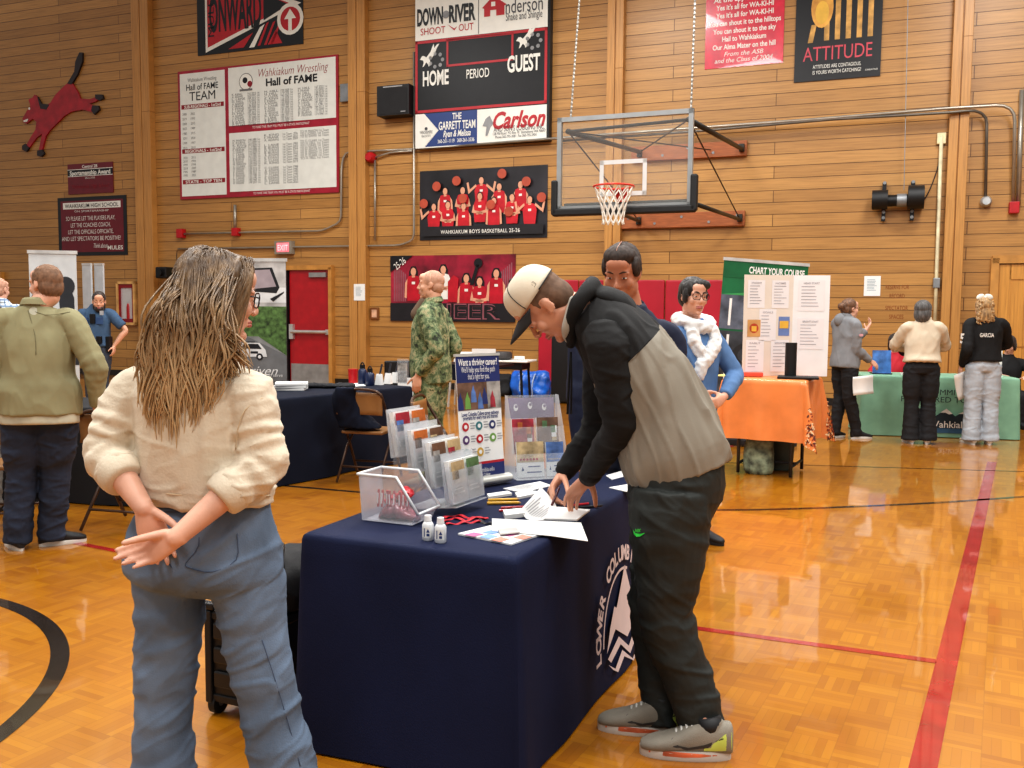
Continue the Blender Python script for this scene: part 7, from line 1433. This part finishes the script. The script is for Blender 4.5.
mb.tube([(.0858*math.cos(q), -.010+.1072*math.sin(q), .052+.006*math.sin(q)) for q in [PI+.3+(PI-.6)*i/20 for i in range(21)]], .0022, 5, M=IM); mb.ell((0, -.01, .150), (.008, .008, .004), None, 10, 6, M=IM); mb.build('piping', CAPB, cap, smooth=True)
mb = MB(); mb.text('23', 0, 0, .018, .022, 0, 0, M=IM @ Matrix.Translation((-.079, -.045, .075)) @ Matrix.Rotation(-PI/2-.35, 4, 'Z') @ Matrix.Rotation(-.25, 4, 'X')); mb.build('lettering', mat('cap_print', '#8c8c88', .6), cap)
GREYSH = mat('shoe_grey_mesh', '#8d867a', .75, var=.08, bump=.4, bscale=300); SOLE = mat('sole_white', '#cfc8c0', .5, var=.04); CORAL = mat('sole_coral', '#d9704a', .5, var=.2, vscale=8); LIME = mat('heel_lime', '#c9d96a', .5)
for a in (-1, 1):
    sh = shoe(J, a, pb, GREYSH, SOLE, 1.08, .034); k = J.k*1.08; d = J.toe[a]; s = d.cross(V((0, 0, 1)))*a; o_ = V((J.an[a].x, J.an[a].y, 0))-J.base
    q = lambda x, y, z: o_+d*x*k+s*y*k+V((0, 0, z))
    so = [c for c in sh.children if c.name.startswith('sole')][0]
    for sd in (-1, 1):
        dv = -s*sd
        patch_on(so, ([q(x, sd*.03, z) for x, z in ((-.03, .022), (.02, .018), (.07, .016), (.12, .016), (.17, .020))], [q(x, sd*.03, z) for x, z in ((-.03, .024), (.02, .030), (.07, .033), (.12, .034), (.17, .033))]), dv, .0012, CORAL, 'sole_stripe')
        patch_on(sh, ([q(x, sd*.03, z) for x, z in ((.10, .078), (.085, .058), (.055, .050), (.01, .062), (-.045, .088))], [q(x, sd*.03, z) for x, z in ((.105, .074), (.10, .052), (.06, .040), (.0, .052), (-.046, .085))]), dv, .0012, mat('mark_charcoal', '#3b3a3a', .5), 'side_mark')
        patch_on(sh, ([q(x, sd*.02, z) for x, z in ((-.07, .105), (-.05, .100), (-.025, .075), (.01, .048))], [q(x, sd*.02, z) for x, z in ((-.072, .045), (-.05, .042), (-.025, .040), (.01, .038))]), dv, .0010, LIME, 'heel_panel')
    mb = MB(); [mb.tube([q(.026+.015*i, -.028, .104-.0085*i), q(.03+.015*i, 0, .128-.0095*i), q(.026+.015*i, .028, .104-.0085*i)], .0045, 6, smooth=3) for i in range(5)]; mb.build('laces', mat('lace_white', '#d5d2cc', .7), sh, smooth=True)
    mb = MB(); mb.tube([q(-.008, 0, .085), q(-.006, 0, .14)], [.038, .042], 16); mb.build('sock', SHB, pb, smooth=True)
# pen in his writing hand
hp = J.wr[1]+J.hand[1]['f']*.10+V((-.0, -.03, -.02)); p1 = hp+V((.035, -.01, .045)); p0 = G(551, 507, TZ+.01); mb = MB(); c = (p0+p1)/2; mb.tube([p0-c, p0.lerp(p1, .08)-c, p1-c], [.0015, .0048, .0048], 8); tag(mb.build('ballpoint_pen', mat('pen_maroon', '#4a1c22', .35), None, smooth=True), 'dark maroon pen held in the writing hand', 'pen'); [o for o in SC.objects if o.name.startswith('ballpoint_pen') and o.type == 'MESH'][-1].location = c

# ---- helpers for standing people
def dress(lab, J, skin, top, bottom, hair=None, hstyle='short', hm=None, vox=VX, face=True, sleeve=.95, legs_r=(.098, .074, .062), flare=None, hem=.03, sl_r=(1, 1, 1), fold=.008, shoes=(SHB, RUBB), browc=None, lips=True, wr=.03, hem_w=1.0, fat=1.0, depth=1.0, top_name='shirt', bottom_name='trousers', ease=1.02, scr=0.0, bulk=1.0, legs_top=.085):
    p = person(lab, J); link_mesh('body', body_mesh(J, min(vox, .008), fat=fat), skin, p, J.base)
    me = top_mesh(J, vox, ease, hem, sleeve, sl_r, wrinkle=wr, hem_w=hem_w, depth=depth, scr=scr); folds(me, fold, (7, 7, 5), int(J.base.x*7)); creases(me, fold*1.2, (8, 8, 3), int(J.base.x*3), 4.0); t = link_mesh(top_name, me, top, p, J.base)
    me = legs_mesh(J, vox, legs_r, flare=flare, wrinkle=.02, depth=depth, top=legs_top); folds(me, fold*.8, (7, 7, 7), 3+int(J.base.x*5)); creases(me, fold*1.2, (6, 6, 12), 1+int(J.base.x*3), 4.0); b = link_mesh(bottom_name, me, bottom, p, J.base)
    if shoes: [shoe(J, a, p, shoes[0], shoes[1]) for a in (-1, 1)]
    if face: J.H.features(p, J.base, browc, lips=lips)
    if hm: hair_cap(J, p, hm, hstyle, bulk=bulk)
    J.top, J.bottom = t, b; return p
def hands_at(J, a, p, pole, f, pn, **kw): arm(J, a, p, pole, uv(f), uv(pn), **kw)
def collar(J, p, m, r0=.062, hgt=.028):
    up = uv(J.neck-J.chest); c = J.neck-J.base+up*.012; L = uv(J.sh[1]-J.sh[-1]); F = up.cross(L); mb = MB(); n = 28
    rg = [[c+up*z+L*(r0+q)*J.k*math.cos(t)+F*(r0+q)*.95*J.k*math.sin(t)-up*.02*math.sin(t) for t in [2*PI*i/n for i in range(n)]] for z, q in ((-.02, .012), (hgt*.6, .002), (hgt, .004), (hgt*.5, .014), (-.012, .024))]
    mb.rings(rg, False); return mb.build('collar', m, p, smooth=True)
# ---- woman in navy polo behind the signer
J = stand((.54, 4.56), (-.30, -.95), 1.82, girth=1.12); J.head = P(622, 272.5, 4.42); J.hs = 1.10; J.hf = uv((-.34, -.86, -.36)); J.hu = uv((-.1, -.3, 1)); J.neck = P(630, 309, 4.5); J.chest = P(628, 360, 4.52)
J.sh = {1: P(585, 330, 4.48), -1: P(670, 335, 4.56)}
hands_at(J, 1, P(580, 470, 4.46), V((-1, .3, 0)), (.1, -.4, -1), (1, 0, 0)); hands_at(J, -1, P(655, 450, 4.48), V((1, .3, 0)), (-.5, -.6, -.4), (0, 0, -1))
NVP = mat('polo_navy', '#18213b', .75, var=.06, bump=.2, bscale=180); p = dress('woman in navy polo with centre-parted pulled-back hair behind the signing man', J, SKIN2, NVP, mat('slacks_navy', '#131a2e', .8, var=.06), hm=mat('hair_greybrown', '#3a2f2a', .7, var=.2, vscale=60, stretch=(1, .2, 1)), hstyle='sleek', fat=1.06, top_name='polo_shirt', sleeve=.9, bulk=.985)
collar(J, p, NVP); mb = MB(); IM = Matrix.Translation(-J.base) @ J.H.M; mb.tube([(0, .084, .090), (0, .060, .122), (0, .02, .1295), (0, -.03, .131)], .0017, 6, smooth=3, M=IM); mb.build('hair_parting', SKIN2, p, smooth=True)
mb = MB(); mb.tube([J.neck-J.base+V((-.05, -.10, -.03)), J.chest-J.base+V((-.05, -.17, -.05)), J.waist-J.base+V((-.04, -.17, .02)), J.waist-J.base+V((.02, -.17, .05)), J.neck-J.base+V((.05, -.10, -.03))], .006, 6, smooth=4); mb.build('lanyard', mat('lanyard_blue', '#3a5fae', .6), p, smooth=True)
# ---- woman with scarf
J = stand((1.165, 5.92), (.50, -.87), 1.71, girth=.98, sw=.86); J.head = P(693.5, 297, 5.88); J.hf = uv((.32, -.95, -.02)); J.hu = uv((.03, 0, 1))
hands_at(J, 1, J.pelvis+J.f*.19+J.r*.075+V((0, 0, .07)), J.r-V((0, 0, .3)), J.r*-.8-V((0, 0, .45))+J.f*.1, -J.f, curl=(.4, .5, .3)); hands_at(J, -1, J.pelvis+J.f*.215-J.r*.075+V((0, 0, .075)), -J.r-V((0, 0, .3)), J.r*.8-V((0, 0, .4))+J.f*.1, -J.f, curl=(.4, .5, .3))
p = dress('woman in light blue sweater, glasses and white scarf standing by the red pads', J, SKIN3, mat('sweater_blue', '#5a7ca8', .85, var=.06, bump=.25, bscale=160), mat('slacks_black', '#17171b', .8), hm=hair_mat('hair_black', '#1d1714'), hstyle='pixie', vox=.009, top_name='sweater', browc=mat('brow_black', '#1d1512', .8)); J.H.glasses(p, J.base)
mb = MB(); c = J.neck-J.base; q = lambda x, y, z: c+J.r*x+J.f*y+V((0, 0, z))
mb.tube([q(-.10, -.03, .02), q(-.09, .06, .0), q(0, .11, -.03), q(.09, .06, .0), q(.10, -.03, .02), q(0, -.08, .03), q(-.10, -.03, .02)], .038, 12, smooth=5); mb.tube([q(-.06, .09, -.02), q(-.07, .13, -.12), q(-.01, .15, -.20), q(.05, .155, -.26), q(.06, .15, -.33)], [.04, .045, .045, .04, .03], 12, smooth=5, round_ends=True); mb.tube([q(.08, .08, -.02), q(.08, .12, -.12), q(.03, .15, -.22)], [.035, .04, .035], 12, smooth=5, round_ends=True)
me = remesh(mb, .008, 1); folds(me, .012, (22, 22, 22), 4); link_mesh('scarf', me, mat('scarf_white', '#dfe0e0', .9, var=.05, bump=.4, bscale=90), p, (0, 0, 0))
# ---- person in camouflage
J = stand((-.69, 7.85), (-.97, .22), 1.87, girth=1.10, sw=1.06); J.hf = uv((-.97, .05, .02)); J.head = P(431, 285, 7.85)
hands_at(J, 1, J.pelvis+J.f*.03+J.r*.235+V((0, 0, -.02)), -J.f, (-.15, 0, -1), -J.r); hands_at(J, -1, J.pelvis+J.f*.04-J.r*.235+V((0, 0, -.02)), -J.f-J.r*.3, (-.15, 0, -1), J.r)
def camo(name):
    m = mat(name, '#5c6a4a', .85); t = NT(m); b = t.bsdf; tc = t.node('ShaderNodeTexCoord'); n1 = t.node('ShaderNodeTexNoise', i_Scale=17.0, i_Detail=5.0, i_Roughness=.7); t.link(tc.outputs['Object'], n1.inputs['Vector'])
    x = t.node('ShaderNodeValToRGB'); x.color_ramp.interpolation = 'CONSTANT'; e = x.color_ramp.elements
    for _ in range(3): e.new(.5)
    for el, (p_, c) in zip(e, ((0, '#2e3527'), (.41, '#586848'), (.5, '#7f8a66'), (.57, '#a39c78'), (.64, '#4a5a3c'))): el.position = p_; el.color = lin(c)
    t.link(n1.outputs['Fac'], x.inputs[0]); t.link(x.outputs[0], b.inputs['Base Color']); b.inputs['Roughness'].default_value = .85; return m
CAMO = camo('camouflage'); p = dress('bald person in green camouflage uniform standing in profile', J, SKIN, CAMO, CAMO, hm=mat('stubble_grey', '#bb8f78', .6, var=.05), hstyle='stubble', vox=.009, hem=.10, hem_w=1.02, top_name='uniform_shirt', legs_r=(.105, .085, .075), shoes=(mat('boot_tan', '#8a7350', .7), RUBB)); collar(J, p, CAMO)
mb = MB(); mb.tube([J.neck-J.base+J.f*.08+V((0, 0, .0)), J.neck-J.base+J.f*.14+V((0, 0, -.1))], [.05, .06], 12, round_ends=True); mb.build('undershirt', mat('undershirt_tan', '#6d5a4a', .8), p, smooth=True)
# ---- man in olive shirt
bo = G(43, 551); J = stand((bo.x, bo.y+.02), (-.20, .98), 1.80, girth=1.18, sw=1.12, stance=.15); J.head = P(46, 285, J.base.y+.02); J.hf = uv((-.88, .48, -.02)); J.hu = uv((-.03, 0, 1)); J.hs = 1.04
J.an = {-1: G(18, 549)+V((0, 0, .08)), 1: G(52, 545)+V((0, 0, .08))}; J.toe = {-1: uv((-.55, .55, 0)), 1: uv((.75, .5, 0))}; J.kn = {a: (J.hip[a]+J.an[a])*.5+V((0, .02, .0)) for a in (-1, 1)}
hands_at(J, -1, P(17, 410, J.base.y+.05), V((-.6, -.5, 0)), (.15, .3, -1), (1, 0, 0)); hands_at(J, 1, P(97, 408, J.base.y+.1), V((.8, -.4, 0)), (0, .3, -1), (-1, 0, 0))
OLV = mat('shirt_olive', '#8d8868', .85, var=.05, vscale=4, bump=.2, bscale=170); DNV = mat('denim_dark', '#262f42', .85, var=.12, bump=.25, bscale=200)
p = dress('stocky man with receding hair in olive overshirt and dark jeans seen from behind', J, SKIN3, OLV, DNV, hm=mat('hair_shortbrown', '#7a5c47', .75, var=.15, vscale=40), hstyle='stubble', vox=.008, hem=.10, hem_w=1.08, sl_r=(1.02, 1.05, 1.08), top_name='overshirt', bottom_name='jeans', depth=1.05, legs_r=(.104, .086, .078), fold=.010, sleeve=.93, shoes=(SHB, RUBW), legs_top=.04); collar(J, p, OLV)
me = top_mesh(J, .01, .985, .155, -1, torso=None, arms=(), collar=False, hem_w=1.06); link_mesh('undershirt', me, mat('undershirt_grey', '#b9b7a4', .85), p, J.base)
shrink(J.top, J.top, [(22, 305), (45, 315), (70, 312), (88, 305)], .002, mat('seam_olive', '#6f6a4e', .8), 'yoke_seam', J.base, .002); shrink(J.top, J.top, [(28, 310), (35, 335), (36, 355)], .002, mat('seam_olive', '#6f6a4e'), 'armhole_seam', J.base, .002)
mb = MB(); IM = Matrix.Translation(-J.base) @ J.H.M; mb.ell((0, .045, -.095), (.045, .04, .035), None, 14, 10, M=IM); mb.ell((-.045, .03, -.08), (.02, .04, .035), None, 12, 8, M=IM); mb.build('beard', hair_mat('beard_brown', '#7a5640'), p, smooth=True)
# ---- officer
J = stand((-5.88, 13.0), (.10, -.99), 1.80, girth=1.14, sw=1.08); J.head = P(99, 301.5, 12.95); J.hf = uv((.35, -.92, -.15)); J.hs = 1.12
hands_at(J, -1, J.pelvis-J.r*.26+J.f*.05+V((0, 0, .02)), V((1, .3, 0)), (0, -.2, -1), (-1, 0, 0)); hands_at(J, 1, J.waist+J.f*.2+J.r*.12, V((-1, .2, -.3)), (.6, -.5, 0), (.3, .4, .4))
OFB = mat('uniform_blue', '#3f5a78', .8, var=.06); p = dress('bearded officer in short-sleeved blue uniform shirt before the grey boards', J, SKIN, OFB, mat('uniform_slate', '#3a4250', .8), hm=hair_mat('hair_darkbrown', '#2c211c'), hstyle='short', vox=.012, sleeve=-.25, hem=-.02, top_name='uniform_shirt'); collar(J, p, OFB)
mb = MB(); IM = Matrix.Translation(-J.base) @ J.H.M; mb.ell((0, .05, -.085), (.055, .052, .046), None, 16, 10, M=IM); [mb.ell((a*.055, .02, -.055), (.02, .03, .05), None, 12, 8, M=IM) for a in (-1, 1)]; mb.build('beard', hair_mat('hair_darkbrown', '#2c211c'), p, smooth=True)
q = lambda x, y, z: J.waist-J.base+J.r*x+J.f*y+V((0, 0, z)); mb = MB(); n = 30; mb.rings([[q(.185*J.k*math.cos(2*PI*i/n), .148*J.k*math.sin(2*PI*i/n), z-.075) for i in range(n)] for z in (0, .06)], False); mb.build('belt', BLKMETAL, p); mb = MB(); [mb.box(q(x, .165, -.045), (.07, .05, .1)) for x in (-.1, .1)]; mb.box(q(-.2, .06, -.1), (.06, .1, .2)); mb.build('belt_pouch', BLKMETAL, p, bevel=.006)
mb = MB(); mb.box(q(-.02, .165, .25), (.07, .04, .13)); mb.build('radio', BLKMETAL, p, bevel=.006); mb = MB(); mb.box(q(-.14, .15, .33), (.05, .02, .06)); mb.build('badge', mat('badge_silver', '#c9cdd2', .3, .6), p)
for a in (-1, 1): mb = MB(); mb.box(q(a*.1, .15, .22), (.11, .02, .1)); mb.build('chest_pocket', mat('uniform_blue_dark', '#34507a', .8), p, bevel=.004)
cu = J.wr[1]+V((.06, -.08, 0)); e = thing('iced_drink', 'clear cup of brown iced drink held by the officer', 'drink', cu-V((0, 0, .06))); mb = MB(); mb.cyl((0, 0, 0), (0, 0, .1), .03, .037, 16); mb.build('drink', mat('coffee_tan', '#9b7a55', .3), e, smooth=True, angle=.7); mb = MB(); mb.cyl((0, 0, .1), (0, 0, .13), .038, .038, 16); mb.build('lid', PAPER, e, smooth=True, angle=.7); mb = MB(); mb.tube([(0, 0, .12), (.02, 0, .2)], .004, 6); mb.build('straw', PAPER, e)
# ---- plaid and striped people at the edge
def stripes(name, c0, c1, fz, fx=None, duty=.22):
    m = mat(name, c0, .8); t = NT(m); b = t.bsdf; tc = t.node('ShaderNodeTexCoord'); sp = t.node('ShaderNodeSeparateXYZ'); t.link(tc.outputs['Object'], sp.inputs[0])
    f = t.math('LESS_THAN', t.math('FRACT', t.math('MULTIPLY', sp.outputs[2], fz)), duty)
    if fx: f = t.math('MAXIMUM', f, t.math('LESS_THAN', t.math('FRACT', t.math('MULTIPLY', t.math('ADD', sp.outputs[0], sp.outputs[1]), fx)), duty))
    t.link(t.mix(f, lin(c0), lin(c1)), b.inputs['Base Color']); return m
J = stand((-5.07, 9.15), (.1, .99), 1.84, girth=1.15, sw=1.1); J.head = P(-1, 290, 9.15); p = dress('person in pale blue plaid shirt at the edge, seen from behind', J, SKIN3, stripes('plaid', '#c9d3da', '#6f86a5', 16, 16, .25), DNV, hm=mat('stubble_grey', '#bb8f78'), hstyle='stubble', vox=.012, face=False); collar(J, p, _M['plaid'])
J = stand((-3.86, 7.02-.42), (-.3, .95), 1.62, girth=1.1); J.head = P(-6, 322, 6.6); p = dress('person with dark hair in white shirt with black stripes at the edge', J, SKIN3, stripes('stripe_shirt', '#dcd9d4', '#26262c', 14, None, .2), mat('slacks_grey', '#6d6a66', .8), hm=hair_mat('hair_black', '#1d1714'), hstyle='bob', vox=.011, face=False, sleeve=-.2)
# ---- girl in grey hoodie
J = stand((3.98, 11.0), (.93, .36), 1.75, girth=1.0, step=.0, stance=.07); J.head = P(850, 309, 11.0); J.hf = uv((.93, .30, .0)); J.an[1] += J.f*.16; J.an[-1] -= J.f*.05
hands_at(J, 1, J.pelvis+J.f*.24+J.r*.16+V((0, 0, .02)), -J.f, (.8, 0, -.6), (0, .5, -.5)); hands_at(J, -1, J.chest+J.f*.30+V((0, 0, .06)), V((0, 0, -1)), (.5, .2, .8), (-1, 0, 0))
GH = mat('hoodie_heather', '#84868a', .9, var=.06, bump=.2, bscale=160); p = dress('person in grey hoodie with hair bun at the end of the green table', J, SKIN3, GH, mat('pants_black', '#1c1c20', .8), hm=hair_mat('hair_brown', '#6a4a34'), hstyle='bun', vox=.010, top_name='hoodie', ease=1.06, hem=.06, shoes=(SHB, RUBW)); J.H.glasses(p, J.base)
mb = MB(); c = J.neck-J.base; mb.ell(c-J.f*.06+V((0, 0, -.045)), (.09, .065, .085)); mb.ell(c+V((0, 0, -.01)), (.085, .085, .045)); me = remesh(mb, .01, 3); link_mesh('hood', me, GH, J.top, (0, 0, 0))
mb = MB(); mb.flat([(-.02, 0), (.02, 0), (.035, .015), (.02, .03), (-.02, .03), (-.035, .015)], 0, M=Matrix.Translation(J.sh[1].lerp(J.el[1], .45)-J.base+J.r*.085+V((0, 0, -.01))) @ Matrix.Rotation(math.atan2(J.r.x, -J.r.y), 4, 'Z')); mb.build('sleeve_patch', mat('patch_pink', '#c99aa0', .7), J.top)
def paper_in(hand_p, lab, w, h, rz, tilt=.1, roll=.1):
    mb = MB(); vs = []; n = 6
    for i in range(n+1):
        for j in range(2): vs.append(((j-.5)*w, .02*math.sin(i/n*2.5), -i/n*h))
    mb.add(vs, [(2*i, 2*i+1, 2*i+3, 2*i+2) for i in range(n)]); o = mb.build('paper_sheet', PAPER, None, smooth=True); o.location = hand_p; o.rotation_euler = (tilt, roll, rz); sm = o.modifiers.new('s', 'SOLIDIFY'); sm.thickness = .002; tag(o, lab, 'paper')
q = P(828+14, 401, 10.72); paper_in(P(863, 376, 10.78), 'white paper held by the person in grey hoodie', .25, .22, .1, 0, -.1)
# ---- person in cream sweater
J = stand((4.735, 10.62), (.22, .97), 1.71, girth=1.16, stance=.09); J.head = P(923, 312, 10.62); J.hf = uv((.5, .86, -.1))
for a in (-1, 1): hands_at(J, a, J.waist+J.f*.26+J.r*a*.05+V((0, 0, .03)), J.r*a-V((0, 0, .3)), J.r*-a+J.f*.3, -J.f)
p = dress('person with short grey hair in cream sweater and black flared trousers', J, SKIN3, mat('sweater_ivory', '#cdbfa9', .85, var=.04, bump=.25, bscale=150), mat('slacks_black', '#17171b'), hm=hair_mat('hair_grey', '#4f4d4c'), hstyle='bob', vox=.010, hem=-.06, flare=(.085, .095, .11), top_name='sweater', face=False, shoes=(RUBW, RUBW), bulk=1.08, legs_r=(.102, .082, .08))
# ---- person with curly fair hair in black top
J = stand((5.44, 10.60), (.12, .99), 1.77, girth=1.02, stance=.10); J.head = P(983, 309, 10.6); J.hf = uv((.15, .98, -.05))
hands_at(J, -1, J.pelvis-J.r*.215+J.f*.08+V((0, 0, -.03)), -J.f-J.r*.15, (-.1, .2, -1), (1, 0, 0)); hands_at(J, 1, J.waist+J.f*.26+J.r*.08, J.r-V((0, 0, .3)), (-.6, .4, 0), -J.f)
BT = mat('top_black', '#121214', .85, var=.05, bump=.2, bscale=160); p = dress('person with curly fair hair and white bow in black top and pale jeans', J, SKIN3, BT, mat('denim_pale', '#a9b0b8', .85, var=.08, bump=.25, bscale=170), hm=hair_mat('hair_sandy', '#9a7a52'), hstyle='curly', vox=.010, hem=-.03, flare=(.088, .092, .10), top_name='sweatshirt', bottom_name='jeans', face=False, shoes=(mat('shoe_cream', '#cfc6b6', .7), RUBW), legs_r=(.104, .090, .088), ease=1.05)
o0 = J.base; IM = Matrix.Translation(-o0) @ J.H.M; mb = MB(); [mb.ell((a*.045, -.045, .135), (.048, .018, .032), Matrix.Rotation(a*.4, 3, 'Y'), 14, 8, M=IM) for a in (-1, 1)]; mb.ell((0, -.05, .125), (.015, .02, .018), None, 10, 8, M=IM); mb.build('hair_bow', mat('bow_white', '#ddd8cc', .8), p, smooth=True)
bvt = BVHTree.FromPolygons([v.co[:] for v in J.top.data.vertices], [p_.vertices[:] for p_ in J.top.data.polygons]); h_ = bvt.ray_cast(V((0, 0, CAMZ))-o0, ray(986.5, 335).normalized())
mb = MB(); yaw = math.atan2(J.f.y, J.f.x)-PI/2; mb.text('GARCIA', 0, 0, .045, .155, 0, 0, bold=.03, M=Matrix.Translation(h_[0]+V((0, -.012, 0))) @ Matrix.Rotation(yaw, 4, 'Z')); mb.build('lettering', RUBW, J.top)
h_ = bvt.ray_cast(V((0, 0, CAMZ))-o0, ray(962.5, 338).normalized())
if h_[0]: mb = MB(); mb.text('5', 0, 0, .11, .045, 0, 0, bold=.03, M=Matrix.Translation(h_[0]+V((-.008, -.012, 0))) @ Matrix.Rotation(yaw-.5, 4, 'Z')); mb.build('sleeve_number', RUBW, J.top)
paper_in(J.wr[-1]+V((-.02, -.04, -.07)), 'white paper held by the person in black top', .2, .32, .2, .1, -.35)
# ---- seated people behind the green table
def seated(lab, px, py, Y, f, topm, hm, hst, vox=.012, h=1.62):
    b = P(px, 400, Y); J = stand((b.x, Y), f, h, girth=1.05); dz = J.head.z-P(px, py, Y).z
    for nme in ('pelvis', 'waist', 'chest', 'neck', 'head'): setattr(J, nme, getattr(J, nme)-V((0, 0, dz)))
    for a in (-1, 1):
        J.sh[a] = J.sh[a]-V((0, 0, dz)); J.hip[a] = J.hip[a]-V((0, 0, dz)); J.kn[a] = J.hip[a]+J.f*.36+V((0, 0, .02)); J.an[a] = V((J.kn[a].x, J.kn[a].y, .08)); arm(J, a, J.waist+J.f*.30+J.r*a*.15+V((0, 0, .12)), J.r*a-V((0, 0, .5)), uv(J.f-J.r*a*.5), V((0, 0, -1)))
    J.hf = uv(J.f+V((-.5, .2, -.55)))
    p = dress(lab, J, SKIN3, topm, mat('slacks_black', '#17171b'), hm=hm, hstyle=hst, vox=vox, face=False); c = J.pelvis-J.base
    e = thing('folding_chair', 'chair under the ' + lab.split(' with ')[0], 'chair', (J.pelvis.x, J.pelvis.y, 0), math.atan2(-J.f.y, -J.f.x)-PI/2); H_ = J.pelvis.z-.13; mb = MB(); mb.box((0, 0, H_), (.42, .42, .03)); mb.build('seat', BLKMETAL, e, bevel=.01); mb = MB(); mb.box((0, .25, H_+.30), (.42, .02, .22)); mb.build('backrest', BLKMETAL, e, bevel=.008)
    for a in (-1, 1):
        for q in (-1, 1): mb = MB(); mb.tube([(a*.19, q*.19, H_), (a*.2, q*.21, .013)], .012, 8); mb.build('leg', BLKMETAL, e)
    return p
seated('seated person in red jacket with long dark hair behind the green table', 892, 343, 12.55, (-.1, -.99), mat('jacket_red', '#b3202f', .75, var=.05), hair_mat('hair_black', '#1d1714'), 'long')
seated('seated person in black with dark curled hair behind the white sign', 1006, 345, 12.45, (-.2, -.98), mat('top_black', '#121214'), hair_mat('hair_darkbrown', '#2c211c'), 'bob')
